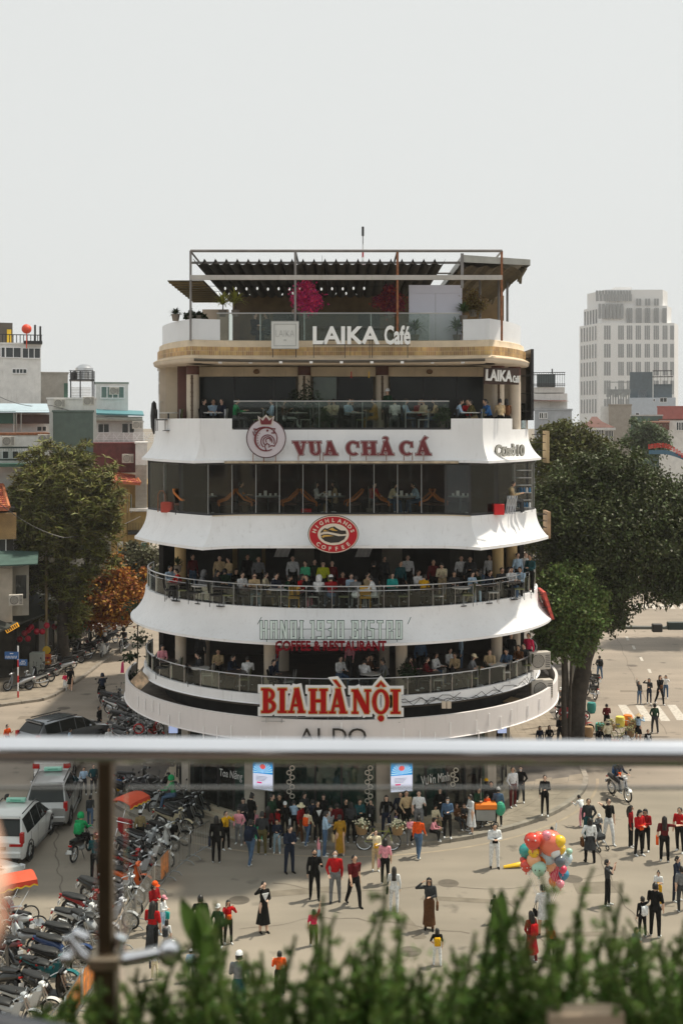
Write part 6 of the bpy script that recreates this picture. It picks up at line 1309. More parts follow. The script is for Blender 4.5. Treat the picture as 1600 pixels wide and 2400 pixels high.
# row nosed against the barrier: along the line from (450,1925) down to (120,2400); heads point to the barrier
rowA = [(432,1935),(408,1950),(398,1978),(375,1990),(345,2000),(358,2028),(322,2022),(335,2060),(305,2052),(300,2085),(288,2112),(278,2140),(240,2118),(262,2175),(205,2155),(225,2200),(190,2190),(170,2225),(150,2255),(140,2285),(120,2315),(118,2350),(70,2385),(30,2410)]
cA = ['dark','cream','black','white','silver','white','dark','silver','red','orange','silver','grey','black','silver','red','silver','white','dark','blue','black','teal','black','white','silver']
for i,(u,v) in enumerate(rowA):
    t = i / len(rowA); bike(u,v,62 + 22 * t + random.uniform(-8,8),cA[i],'s' if i % 3 == 0 else 'u','%s motorbike in the row along the barrier, %s counted from the far end' % (cA[i] if cA[i] != 'dark' else 'dark grey',ORD[i]),'motorbikes parked along the barrier')
rowB = [(30,2190,'white'),(48,2235,'silver'),(5,2250,'maroon'),(35,2300,'dark'),(-5,2330,'black')]
for i,(u,v,c) in enumerate(rowB): bike(u,v,235 + random.uniform(-10,10),c,'u' if i % 2 else 's','%s motorbike at the left edge of the photo, %s counted from above' % (c if c != 'dark' else 'dark grey',ORD[i]),'motorbikes parked at the left edge')
rowC = []
cc = ['black','dark','grey','black','white','dark','black','green','black','grey','silver','dark','black','red']
k = 0
for r in range(7):
    for q in range(4):
        u = 268 + q * 27 + (r % 2) * 9 + max(0,r - 3) * 10; v = 1655 + r * 20 + q * 7; x,Y = Xt(u,GY(v)),GY(v)
        if math.hypot(x,Y - 54.3) < 8.4 or (q == 0 and 2 <= r <= 3): continue
        rowC.append((u,v))
for i,(u,v) in enumerate(rowC): bike(u,v,60 + random.uniform(-20,20),cc[i % 14],'s' if i % 2 else 'u','%s motorbike packed in the shade left of the building, %s from the back' % ({'dark': 'dark grey'}.get(cc[i % 14],cc[i % 14]),ORD[i]),'motorbikes packed left of the building')
rowD = [(290,1875,'black'),(330,1868,'grey'),(352,1880,'black'),(388,1888,'dark'),(415,1900,'black'),(440,1915,'dark'),(360,1905,'silver'),(318,1850,'dark'),(375,1866,'black'),(455,1905,'black')]
for i,(u,v,c) in enumerate(rowD): bike(u,v,75 + random.uniform(-25,25),c,'s' if i % 2 else 'u','%s motorbike in the shaded group under the rail, %s counted' % ({'dark': 'dark grey'}.get(c,c),ORD[i]),'motorbikes shaded under the rail')
rowE = [(45,1618,'silver',-70),(80,1612,'white',-60),(98,1600,'dark',-50),(118,1588,'black',-40),(140,1580,'silver',-80),(150,1568,'dark',-65),(170,1556,'black',-60),(187,1547,'dark',-60),(200,1535,'black',-60),(214,1528,'maroon',-60),(225,1512,'dark',-60),(232,1498,'white',-60),(247,1492,'silver',-60),(262,1480,'white',-60),(276,1474,'black',-60),(290,1466,'dark',-60),(300,1458,'silver',-60),(258,1510,'dark',-30),(128,1548,'dark',-60),(160,1535,'black',-60)]
for i,(u,v,c,hd) in enumerate(rowE): bike(u,v,hd + random.uniform(-10,10),c,'s' if i % 2 == 0 else 'u','%s motorbike across the left street, %s counted from the nearest' % ({'dark': 'dark grey'}.get(c,c),ORD[i]),'motorbikes along the far side of the left street',z=.13)
def ride(u,v,head,col,kind,lab,who,top,bot,hair,hm=None,ex=()):
    o = bike(u,v,head,col,kind,lab,'ridden',lean=0); p = G(u,v); d = Vector((sin(R(head)),-cos(R(head)))) ; q = Vector((p.x,p.y)) - d * .18
    r = person((q.x,q.y,.32),head,1.66,'ride',top,bot,hair,who,'motorbike riders',hairm=hm,ex=ex); return o
ride(192,2008,165,'black','u','black motorbike ridden by the rider in green jacket','rider in green jacket and green helmet on a black motorbike','green','black','helmet',ex=[('backpack','green')])
ride(246,1540,-5,'white','s','white scooter coming down the left street','rider with white helmet coming down the left street','dgrey','grey','helmet',cl('white'))
ride(290,1528,-5,'dark','u','dark motorbike coming down the left street behind the white scooter','rider with dark helmet coming down the left street','dgrey','black','helmet',cl('black'))
ride(240,1645,200,'black','s','black scooter waiting by the left corner of the building','rider in navy jacket on a black scooter by the left corner','navy','black','helmet',cl('navy'))
ride(398,1912,260,'dark','u','dark motorbike with a green jacketed driver beside the barrier','driver in green jacket and jeans resting on his motorbike','green','denim','helmet',cl('green'))
ride(1450,1870,20,'white','u','white motorbike laden with goods on the right road','rider with blue pack on a laden motorbike on the right road','navy','dgrey','helmet',cl('blue'),[('backpack','blue'),('belly','orange')])
bike(1352,1722,100,'red','s','dark red motorbike parked under the big tree','motorbikes under the big tree'); bike(1383,1608,200,'dark','s','dark grey scooter parked beside the far pavement under the big tree','motorbikes under the big tree'); bike(1384,1635,190,'black','u','black motorbike parked beside the near pavement under the big tree','motorbikes under the big tree'); bike(1340,1690,80,'black','u','black motorbike tucked behind the tree trunk','motorbikes under the big tree')

# ---------------- cars ----------------
def mk_car(name,label,loc,rz,paint,L=4.5,Wd=1.78,H=1.68,taxi=True,suv=True,light='tall'):
    """rear at +Y side ... front towards -Y; profile stations along y"""
    s = thing(name,label,'car',loc,rz); hw = Wd / 2
    # stations: y, z_sill, z_belt, z_roof, half width belt, half width roof
    st = [(-L/2,.42,.62,.66,.62,.60),(-L/2+.12,.28,.76,.80,.78,.74),(-L/2+.5,.24,.88,.94,hw - .03,hw - .10),(-L/2+1.05,.24,.98,1.04,hw,hw - .10),(-L/2+1.75,.24,1.02,H - .12,hw,hw - .26),(-L/2+2.3,.24,1.03,H,hw,hw - .22),(L/2-1.4,.24,1.04,H - .01,hw,hw - .22),(L/2-.55,.24,1.06,H - .07,hw - .01,hw - .24),(L/2-.16,.26,1.06,1.10,hw - .05,hw - .12),(L/2-.02,.40,.86,.90,hw - .12,hw - .16)]
    rows = []
    for y,zs,zb,zr,wb,wr in st: rows.append([(-wb * .94,y,zs),(-wb,y,zs + .22),(-wb,y,(zs + zb) / 2 + .1),(-wb * .985,y,zb),(-wr,y,zr - .03),(-wr * .8,y,zr + .0),(0,y,zr + .025),(wr * .8,y,zr),(wr,y,zr - .03),(wb * .985,y,zb),(wb,y,(zs + zb) / 2 + .1),(wb,y,zs + .22),(wb * .94,y,zs)])
    b = MB(); b.grid(rows); n = 13; b.add(rows[0],[tuple(range(n))]); b.add(rows[-1],[tuple(range(n))]); b.grid([[r[0],r[-1]] for r in rows]); body = b.build('body',paint,s,True)
    def win(pts,nm='window',off=None):
        c = sum((Vector(p) for p in pts),Vector()) / len(pts); nrm = (Vector(pts[1]) - Vector(pts[0])).cross(Vector(pts[2]) - Vector(pts[0])).normalized()
        if nrm.dot(c - Vector((0,c.y * .5,.6))) < 0: nrm = -nrm
        q = MB(); a = [c + (Vector(p) - c) * .93 + nrm * (.012 if nm == 'window' else .04) for p in pts]; d_ = [p - nrm * .06 for p in a]; k = len(a)
        q.add(a + d_,[tuple(range(k))] + [(i,(i + 1) % k,k + (i + 1) % k,k + i) for i in range(k)]); return q.build(nm,GL_CAR,s)
    def P_(i,j): return rows[i][j]
    for sd,jb,jr in ((-1,3,4),(1,9,8)):
        for i0,i1 in ((4,5),(5,6),(6,7)): win([P_(i0,jb),P_(i1,jb),P_(i1,jr),P_(i0,jr)])
        win([P_(3,jb),P_(4,jb),P_(4,jr)])
    win([P_(3,4),P_(4,4),P_(4,8),P_(3,8)],'windscreen'); win([P_(8,4),P_(7,4),P_(7,8),P_(8,8)],'rear_window')
    for sd in (-1,1):
        for y in (-L/2 + .82,L/2 - .85):
            q = MB(); q.torus((0,0,0),.26,.085,22,8,'x'); w = q.build('wheel',RUBBER,s,True,(sd * (hw - .07),y,.345)); q = MB(); q.lathe([(.20,-.04),(.20,.04),(.05,.06)],14,M=Matrix.Rotation(R(90) * sd,4,'Y'))
            for k in range(5): a = 2 * pi * k / 5; q.box(.03 * sd,.075 * sd,-.02,.02,.04,.19,Matrix.Rotation(a,4,'X'))
            q.build('rim',STEEL,w)
            q = MB(); q.torus((0,0,0),.385,.03,20,5,'x'); q.build('wheel_arch',PB2,s,True,(sd * (hw - .005),y,.36))
        q = MB(); red = mat('tail_light_red',(.45,.01,.01),.25)
        if light == 'tall': q.box(sd * (hw - .19),sd * (hw - .035),L/2 - .20,L/2 - .03,.78,1.12,bev=.0)
        elif light == 'L': q.box(sd * (hw - .16),sd * (hw - .03),L/2 - .22,L/2 - .04,.86,1.24); q.box(sd * (hw - .52),sd * (hw - .05),L/2 - .1,L/2 + .005,.78,.87)
        else: q.box(sd * (hw - .34),sd * (hw - .04),L/2 - .2,L/2 - .0,.72,.92)
        q.build('tail_light',red,s)
        q = MB(); q.box(sd * (hw - .32),sd * (hw - .12),-L/2 + .03,-L/2 + .3,.66,.8); q.build('headlight',mat('headlight_glass',(.7,.72,.75),.1),s)
        q = MB(); q.ell((sd * (hw + .10),-L/2 + 1.55,1.08),.11,.06,.075,10,6); q.tube([(sd * (hw - .02),-L/2 + 1.55,1.03),(sd * (hw + .06),-L/2 + 1.55,1.05)],.02,5); q.build('wing_mirror',paint,s,True)
        for y in (-.2,.75): q = MB(); q.box(sd * (hw + .0),sd * (hw + .025),y,y + .16,.88,.91); q.build('door_handle',CHROME if not suv else paint,s)
        for y in (-.62,.42,1.28):
            q = MB(); q.box(sd * (hw - .004),sd * (hw + .003),y,y + .012,.32,1.02); q.build('door_seam',PB2,s)
        if suv: q = MB(); q.tube([(sd * (hw - .27),-.2,H + .05),(sd * (hw - .27),L/2 - .75,H + .03)],.022,6); q.build('roof_rail',PB2,s); q = MB(); q.tube([(sd * (hw + .04),-L/2 + 1.3,.3),(sd * (hw + .04),L/2 - 1.35,.3)],.035,6); q.build('side_step',STEEL,s)
    q = MB(); q.box(-hw + .1,hw - .1,L/2 - .1,L/2 + .06,.36,.6,bev=.04); q.build('rear_bumper',paint,s); q = MB(); q.box(-hw + .18,hw - .18,L/2 - .08,L/2 + .075,.27,.37); q.build('bumper_trim',PB2,s)
    q = MB(); q.box(-.26,.26,L/2 + .0,L/2 + .02 + .0,.66,.78); q.build('number_plate',mat('plate_dark',(.12,.12,.11),.6),s)
    if suv: q = MB(); q.box(-hw + .3,hw - .3,L/2 - .62,L/2 - .42,H - .06,H - .01); q.build('spoiler',paint,s)
    if taxi:
        q = MB(); q.box(-.36,.36,.1,.3,H + .045,H + .19,bev=.02); t = q.build('taxi_sign',mat('taxi_sign_mint',(.30,.62,.50),.4),s)
        q = MB(); q.box(-.3,.3,.302,.306,H + .08,H + .09); q.box(-.2,.2,.302,.306,H + .12,H + .15); q.build('sign_writing',mat('taxi_green',(.02,.28,.18),.5),s)
    q = MB(); q.box(.1,.12,L/2 - .2,L/2 - .18,1.12,1.13); q.tube([(0,L/2 - .28,1.12),(.1,L/2 - .45,1.42)],.01,4); q.build('wiper',PB2,s)
    return s
WP = mat('car_paint_white',(.72,.72,.71),.22,coat=.6,var=.02); SP = mat('car_paint_silver',(.42,.42,.42),.3,.35,coat=.6,var=.02); DP = mat('car_paint_dark',(.035,.04,.045),.2,.3,coat=.8,var=.02); GP = mat('car_paint_grey_roof',(.20,.22,.24),.22,.5,coat=.6,var=.02)
p = Vector((-12.2,45.1)); mk_car('white_taxi','white taxi with sloping red tail lights and mint roof sign nearest at left',(p.x,p.y,0),R(178),WP,4.5,1.80,1.70,light='L')
p = Vector((-11.75,48.9)); mk_car('silver_taxi','silver taxi van with mint roof sign and tall red tail lights',(p.x,p.y,0),R(185),SP,4.5,1.76,1.76)
p = Vector((-12.9,54.9)); mk_car('white_sedan','white saloon car mostly hidden behind the steel rail ahead of the silver taxi',(p.x,p.y,0),R(183),WP,4.3,1.72,1.45,taxi=False,suv=False,light='low')
p = Vector((-13.6,58.9)); mk_car('dark_car','dark estate car with pale grey roof crossing at the left above the rail',(p.x,p.y,0),R(140),GP,4.6,1.85,1.62,taxi=False)
p = Vector((-12.6,39.6)); mk_car('white_car','white car only just showing its front corner at the left edge',(p.x,p.y,0),R(150),WP,4.4,1.75,1.45,taxi=False,suv=False,light='low')

# ---------------- cyclos, bicycles, barriers, balloons ----------------
def spoke_wheel(par,x,y,r,name='wheel'):
    b = MB(); b.torus((0,0,0),r - .015,.02,26,6,'x'); w = b.build(name,RUBBER,par,True,(x,y,r)); q = MB(); q.torus((0,0,0),r - .035,.012,24,4,'x')
    for k in range(18): a = 2 * pi * k / 18; q.tube([(.01 * (-1) ** k,0,0),(0,(r - .04) * cos(a),(r - .04) * sin(a))],.0035,3)
    q.tube([(-.04,0,0),(.04,0,0)],.03,6); q.build('rim',CHROME,w)
def cyclo(loc,rz,label):
    s = thing('cyclo',label,'cyclo',loc,rz,'pedal rickshaws')
    for x in (-.45,.45): spoke_wheel(s,x,-.75,.33)
    spoke_wheel(s,0,.85,.33)
    b = MB(); b.tube([(-.5,-.75,.33),(.5,-.75,.33)],.02,6); b.tube([(0,.85,.33),(0,.25,.45),(0,-.4,.4)],.022,6); b.tube([(0,.25,.45),(0,.55,.85)],.02,6); b.tube([(0,.85,.33),(0,.55,.85)],.014,5); b.tube([(-.34,-.75,.33),(-.34,-.1,.42),(-.34,.15,.95),(.34,.15,.95),(.34,-.1,.42),(.34,-.75,.33)],.018,6); b.tube([(-.3,.25,1.0),(.3,.25,1.0)],.018,6); b.build('frame',CHROME,s)
    cr = mat('cyclo_seat_red',(.36,.015,.015),.5); b = MB(); b.box(-.33,.33,-.5,.08,.46,.58,bev=.03); b.build('seat',cr,s); b = MB(); b.box(-.34,.34,.04,.16,.55,1.10,bev=.03); b.build('backrest',cr,s)
    b = MB()
    for x in (-.36,.36): b.tube([(x,-.5,.72),(x,.1,.78)],.03,6); b.tube([(x,-.5,.45),(x,-.5,.72)],.015,5)
    b.build('armrest',STEEL,s); b = MB(); b.box(-.3,.3,-1.1,-.5,.22,.25); b.build('footboard',STEEL,s)
    b = MB(); n = 8; rows = []
    for y in (-.75,-.35,.05,.40): rows.append([(-.48 + .96 * k / n,y,1.78 + .12 * sin(pi * k / n) - .25 * max(0,y - .05) ** 2 * 2) for k in range(n + 1)])
    b.grid(rows); b.grid([[(x,y,z + .02) for x,y,z in r] for r in rows]); b.build('canopy',mat('canopy_red_orange',(.62,.08,.03),.7),s,True)
    b = MB(); per = [(-.48,y) for y in np.linspace(.40,-.75,10)] + [(x,-.75) for x in np.linspace(-.48,.48,9)] + [(.48,y) for y in np.linspace(-.75,.40,10)]
    zt = lambda x,y: 1.79 + .12 * sin(pi * (x + .48) / .96) - .25 * max(0,y - .05) ** 2 * 2
    b.grid([[(x,y,zt(x,y)) for x,y in per],[(x * 1.02,y * 1.02,zt(x,y) - .11 - (.05 if i % 2 else 0)) for i,(x,y) in enumerate(per)]]); b.build('fringe',mat('fringe_red',(.60,.05,.02),.7),s)
    b = MB(); b.grid([[(x * 1.025,y * 1.025,zt(x,y) - .10 - (.05 if i % 2 else 0)) for i,(x,y) in enumerate(per)],[(x * 1.03,y * 1.03,zt(x,y) - .145 - (.05 if i % 2 else 0)) for i,(x,y) in enumerate(per)]]); b.build('fringe_edge',YELLOW,s)
    b = MB()
    for x in (-.44,.44): b.tube([(x,-.68,1.78),(x * .8,-.1,.8)],.009,4); b.tube([(x,.35,1.74),(x * .8,.12,.95)],.009,4)
    b.build('canopy_rod',CHROME,s); return s
p = G(298,1985); cyclo((p.x,p.y,0),R(150),'cyclo with flat orange red canopy beside the steel post'); p = G(22,2195); cyclo((p.x,p.y,0),R(120),'cyclo with faded red canopy and yellow fringe at the left edge')
def bicycle(loc,rz,label,fl=True,fm=None):
    s = thing('bicycle',label,'bicycle',loc,rz,'bicycles selling flowers')
    for y in (-.52,.52): spoke_wheel(s,0,y,.33)
    b = MB(); fr = [(0,-.52,.33),(0,-.38,.85)]; b.tube(fr,.016,5); b.tube([(0,-.40,.78),(0,-.05,.30),(0,.52,.33),(0,.18,.72),(0,-.40,.72)],.016,5); b.tube([(0,-.05,.30),(0,.20,.85)],.016,5); b.build('frame',mat('bicycle_yellow_green',(.35,.38,.1),.5),s)
    b = MB(); b.tube([(-.25,-.25,1.0),(0,-.4,1.0),(.25,-.25,1.0)],.013,5); b.tube([(0,-.38,.85),(0,-.4,1.0)],.014,5); b.build('handlebar',CHROME,s); b = MB(); b.box(-.07,.07,.1,.36,.85,.9,bev=.02); b.build('saddle',PB2,s)
    b = MB(); b.tube([(-.1,-.05,.3),(.1,-.05,.3)],.015,5); b.torus((.03,-.05,.3),.08,.01,12,4,'x'); b.build('pedals',STEEL,s)
    for y,nm in ((-.72,'front'),(.62,'rear')):
        if not fl: break
        b = MB(); b.lathe([(.18,.62),(.25,.92)],12,(0,y,0)); bk = b.build('basket',mat('wicker',(.30,.19,.09),.8),s)
        b = MB()
        for k in range(46): a = random.uniform(0,2 * pi); r = random.uniform(0,.33); q = (r * cos(a),y + r * sin(a),random.uniform(.92,1.22) - r * .4); b.ell(q,.04,.04,.03,6,4)
        b.build('flowers',fm or mat('cream_flowers',(.70,.66,.48),.7,island=.25),bk)
        b = MB()
        for k in range(30): a = random.uniform(0,2 * pi); b.tube([(0,y,.85),(.3 * cos(a),y + .3 * sin(a),random.uniform(.8,1.1))],[.03,.004],4,flat=.3)
        b.build('leaves',mat('flower_leaves',(.06,.13,.04),.6,island=.3),bk)
    return s
Yb = GY(1993); bicycle((Xt(886,Yb),Yb,0),R(88),'bicycle carrying two baskets of white lilies at the kerb before the shop')
mkc = mat('mixed_flowers',(.45,.40,.18),.7,island=.6)
for u,v,rz,lb in ((1440,1752,70,'nearer flower seller bicycle with piled baskets by the right pavement'),(1455,1738,110,'farther flower seller bicycle with green and yellow bundles by the right pavement')): p = G(u,v); bicycle((p.x,p.y,0),R(rz),lb,True,mkc)
for u,v,lab,c in ((1385,1670,'round teal drum basket beside the tree pavement',TEAL),(1405,1720,'teal plastic crate of goods beside the flower bicycles',mat('teal_plastic',(.05,.38,.32),.5)),(1378,1728,'brown cardboard box on the pavement edge',mat('cardboard',(.36,.24,.13),.8)),(1440,1762,'orange bucket just above the rail at right',ORANGE),(1470,1700,'orange ball shaped bundle on the crosswalk edge',ORANGE),(1452,1704,'yellow bundle of flowers on the crosswalk edge',mat('yellow_flowers',(.7,.6,.1),.7))):
    p = G(u,v); b = MB(); b.lathe([(.18,0),(.24,.12),(.26,.4),(.22,.55),(.02,.58)],12); o = b.build('basket',c,None,True,(p.x,p.y,0)); tag(o,lab,'basket','goods of the flower sellers')
# vendor cart
p = G(1138,1938,.13); s = thing('vendor_cart','small wheeled cart with orange tray and green bag before the right shop window','cart',(p.x,p.y,.13)); b = MB(); b.box(-.45,.4,-.25,.25,.75,.95,bev=.02); b.build('tray',ORANGE,s); b = MB(); b.box(-.4,.35,-.2,.2,.3,.72); b.build('frame_box',GREYMET,s)
for x in (-.35,.3): b = MB(); b.torus((0,0,0),.14,.02,16,5,'y'); b.build('wheel',RUBBER,s,False,(x,-.25,.16))
b = MB(); b.ell((.55,-.1,.75),.2,.16,.28,10,7); b.build('bag',mat('green_bag',(.03,.33,.2),.5),s)
b = MB(); b.tube([(-.2,0,.9),(-.2,0,1.9)],.015,5); b.build('pole',STEEL,s)
# pram
p = G(1400,1990); s = thing('pram','grey pushchair beside the man with the raised arm','pram',(p.x,p.y,0),R(30)); b = MB(); b.box(-.2,.2,-.25,.2,.4,.6,bev=.05); b.box(-.2,.2,.1,.25,.55,.95,bev=.04); b.build('seat',cl('dgrey'),s); b = MB(); b.tube([(-.2,-.3,.12),(-.2,.35,1.0),(.2,.35,1.0),(.2,-.3,.12)],.015,5); b.tube([(-.2,.3,.12),(-.2,-.1,.6)],.015,5); b.tube([(.2,.3,.12),(.2,-.1,.6)],.015,5); b.build('frame',STEEL,s)
for x in (-.2,.2):
    for y in (-.3,.3): b = MB(); b.torus((0,0,0),.08,.022,12,5,'x'); b.build('wheel',RUBBER,s,False,(x,y,.1))
# barriers
def barrier(a,c,label,cloth=None):
    a,c = Vector((a.x,a.y,0)),Vector((c.x,c.y,0)); d = c - a; L = d.length; rz = math.atan2(d.y,d.x)
    s = thing('crowd_barrier',label,'barrier',tuple(a),rz,'steel crowd barriers'); L -= .06
    b = MB(); b.tube([(0,0,.16),(0,0,1.0),(.08,0,1.08),(L - .08,0,1.08),(L,0,1.0),(L,0,.16),(0,0,.16)],.02,6); b.build('frame',STEEL,s)
    b = MB(); n = int(L / .115)
    for k in range(1,n): x = L * k / n; b.tube([(x,0,.17),(x,0,1.07)],.008,4)
    o = b.build('bars',STEEL,s); o['kind'] = 'stuff'
    for x in (.25,L - .25): b = MB(); b.tube([(x,-.32,.02),(x,-.22,.12),(x,0,.15),(x,.22,.12),(x,.32,.02)],.02,6); b.build('foot',GREYMET,s)
    if cloth: b = MB(); b.grid([[(L * .04 + cloth * L * i / 8,-.03 + .015 * (-1) ** i,z) for i in range(9)] for z in (.25,.6,1.04)]); b.build('banner_cloth',mat('orange_banner',(.80,.24,.02),.6,var=.5,scale=5),s)
bl = [(492,1990,0),(443,2020,0),(398,2058,0),(362,2100,.55),(318,2172,0),(282,2235,0),(232,2310,0),(192,2370,.9),(150,2440,.8),(90,2520,0)]
for i in range(len(bl) - 1):
    barrier(G(bl[i][0],bl[i][1]),G(bl[i + 1][0],bl[i + 1][1]),'steel crowd barrier %swith %s, %s from the shop end' % ('','orange cloth' if bl[i + 1][2] else 'bare bars',ORD[i]),bl[i + 1][2])
# balloons
p = G(1272,2150); s0 = Vector((Xt(1275,35.3),35.3,0))
BCc = dict(red='#d5402f',coral='#ef7c62',pink='#ef8fa0',hot='#e0395f',yellow='#f0c21c',teal='#2f9c98',blue='#2e86ad',pale='#bcd0dc',white='#e6e8ea',peach='#f1b184',grey='#5c6470',mint='#a8d3c0',orange='#ec7a2a')
lst = [('red',1247,1972,20),('coral',1288,1976,30),('coral',1268,1990,22),('yellow',1310,1972,15),('yellow',1311,1990,14),('teal',1234,1996,19),('yellow',1250,1998,13),('pale',1284,2005,22),('pale',1322,2012,19),('peach',1250,2018,17),('peach',1287,2026,17),('grey',1311,2018,14),('red',1232,2030,14),('red',1226,2016,9),('mint',1262,2036,18),('white',1240,2035,11),('hot',1304,2048,19),('hot',1318,2038,10),('blue',1320,2050,13),('orange',1296,2066,12),('pink',1312,2072,10),('mint',1333,1996,8),('pink',1280,1958,11),('coral',1262,1962,13),('teal',1222,1999,6),('white',1300,2000,12),('orange',1275,2012,12)]
strs = thing('balloon_strings','bundle of thin strings gathered below the balloons','strings',tuple(Vector((Xt(1278,36.2),36.2,1.0))))
cc = {}
for i,(c,u,v,r) in enumerate(lst):
    Y = 36.2 + ((i * 37) % 11 - 5) * .07; x,z = Xt(u,Y),Zt(v,Y); rr = r / FP * Y; cc[c] = cc.get(c,0) + 1
    s = thing('balloon','%s balloon in the bunch, %s %s one from the top' % ({'hot': 'hot pink','pale': 'pale blue grey'}.get(c,c),ORD[cc[c] - 1],{'hot': 'hot pink','pale': 'pale blue grey'}.get(c,c)),'balloon',(x,Y,z),random.uniform(0,6),'balloons of the balloon seller')
    b = MB(); b.lathe([(.01,-1.12 * rr),(.25 * rr,-1.0 * rr),(.62 * rr,-.72 * rr),(.92 * rr,-.25 * rr),(rr,.15 * rr),(.88 * rr,.58 * rr),(.55 * rr,.88 * rr),(.02,rr)],18); b.build('skin',mat('balloon_' + c,BCc[c],.2,coat=.6,var=.05),s,True)
    b = MB(); b.lathe([(.01,-1.12 * rr),(.035,-1.12 * rr - .04)],6); b.build('knot',mat('balloon_' + c,BCc[c]),s)
    if i % 2 == 0:
        b = MB()
        for k in range(7): a = k * 2.4; e = .35 * sin(k * 1.9); b.ell((rr * .95 * cos(a) * cos(e),rr * .95 * sin(a) * cos(e),rr * .9 * sin(e) + .1 * rr),rr * .11,rr * .11,rr * .11,6,4)
        b.build('dots',mat('balloon_print',(.05,.04,.05),.4) if i % 4 else mat('balloon_print_white',(.7,.7,.7),.4),s)
    b = MB(); b.tube([(x - Xt(1278,36.2),Y - 36.2,z - 1.0 - rr),(0,0,-.0)],.003,3); b.build('string',WHITEPL,strs)
Yv = GY(2036); b = MB(); b.tube([(-.5,0,.06),(.1,.1,.12),(.3,.12,.1)],[.05,.09,.04],7); tag(b.build('fallen_balloon',mat('balloon_yellow',BCc['yellow']),None,True,(Xt(1212,Yv),Yv,0)),'long yellow balloon lying on the road left of the bunch','balloon')
# poles and signals
def pole(name,label,u,v,h,r,m,cat='pole'): p = G(u,v); s = thing(name,label,cat,(p.x,p.y,0)); b = MB(); b.tube([(0,0,0),(0,0,h)],r,10); b.build('shaft',m,s,True); return s,p
s,p = pole('street_pole','grey steel pole beside the big tree trunk',1338,1700,6.2,.07,GREYMET)
p = G(1322,1748); s = thing('striped_pole','red and white striped pole with small red sign at the right pavement','pole',(p.x,p.y,0))
for k in range(6): b = MB(); b.tube([(0,0,k * .42),(0,0,(k + 1) * .42)],.055,10); b.build('white_stripe' if k % 2 else 'red_stripe',WHITEPL if k % 2 else REDP,s,True)
b = MB(); b.lathe([(.30,0),(.30,.02)],24,(0,-.02,1.65),M=Matrix.Rotation(pi / 2,4,'X') ); b.build('sign_disc',mat('sign_red_dark',(.35,.02,.03),.5),s)
b = MB(); b.box(-.2,.2,-.07,-.045,1.62,1.69); b.build('sign_bar',WHITEPL,s)
p = G(326,1775); s = thing('no_entry_sign','round red rimmed sign with dark diagonal stroke before the parked motorbikes','sign',(p.x,p.y,0)); b = MB(); b.tube([(0,0,0),(0,0,2.6)],.04,8); b.build('pole',GREYMET,s); zc = Zt(1707,p.y)
Q = Matrix.Rotation(pi / 2,4,'X'); b = MB(); b.lathe([(.255,0),(.255,.02)],28,(0,-.06,zc),M=Q); b.build('disc',mat('sign_white_worn',(.55,.52,.48),.5),s); b = MB(); b.torus((0,-.085,zc),.225,.035,28,6,'y'); b.build('rim',REDP,s); b = MB(); b.box(-.21,.21,-.1,-.086,-.022,.022,Matrix.Translation((0,0,zc)) @ Matrix.Rotation(R(42),4,'Y')); b.box(-.15,.15,-.108,-.101,-.025,.025,Matrix.Translation((0,0,zc))); b.box(-.04,.04,-.116,-.109,-.06,.06,Matrix.Translation((0,0,zc))); b.build('symbol',BLACK,s)
Yp = 62; s = thing('traffic_signal_arm','long horizontal grey signal arm with two dark boxes reaching over the right road','traffic light',(Xt(1345,Yp),Yp,0)); zc = Zt(1471,Yp)
b = MB(); b.tube([(0,0,0),(0,0,zc + .1)],.11,10); b.build('pole',GREYMET,s,True); b = MB(); b.tube([(0,0,zc + .03),(Xt(1527,Yp) - Xt(1345,Yp),0,zc),(Xt(1660,Yp) - Xt(1345,Yp),0,zc - .02)],[.11,.095,.085],10); b.build('arm',mat('arm_grey',(.11,.12,.11),.5),s,True)
b = MB(); b.box(Xt(1527,Yp) - Xt(1345,Yp),Xt(1550,Yp) - Xt(1345,Yp),-.15,.15,zc - .22,zc + .2,bev=.03); b.build('signal_box',BLACK,s); b = MB(); b.box(Xt(1562,Yp) - Xt(1345,Yp),Xt(1625,Yp) - Xt(1345,Yp),-.15,.12,zc - .10,zc + .3,bev=.03); b.build('signal_head',mat('signal_dark_green',(.012,.03,.03),.5),s)
for k in range(3): b = MB(); b.lathe([(.13,0),(.15,.12)],14,(Xt(1573 + k * 19,Yp) - Xt(1345,Yp),.12,zc + .1),M=Matrix.Rotation(-pi / 2,4,'X')); b.build('lamp_hood',BLACK,s)
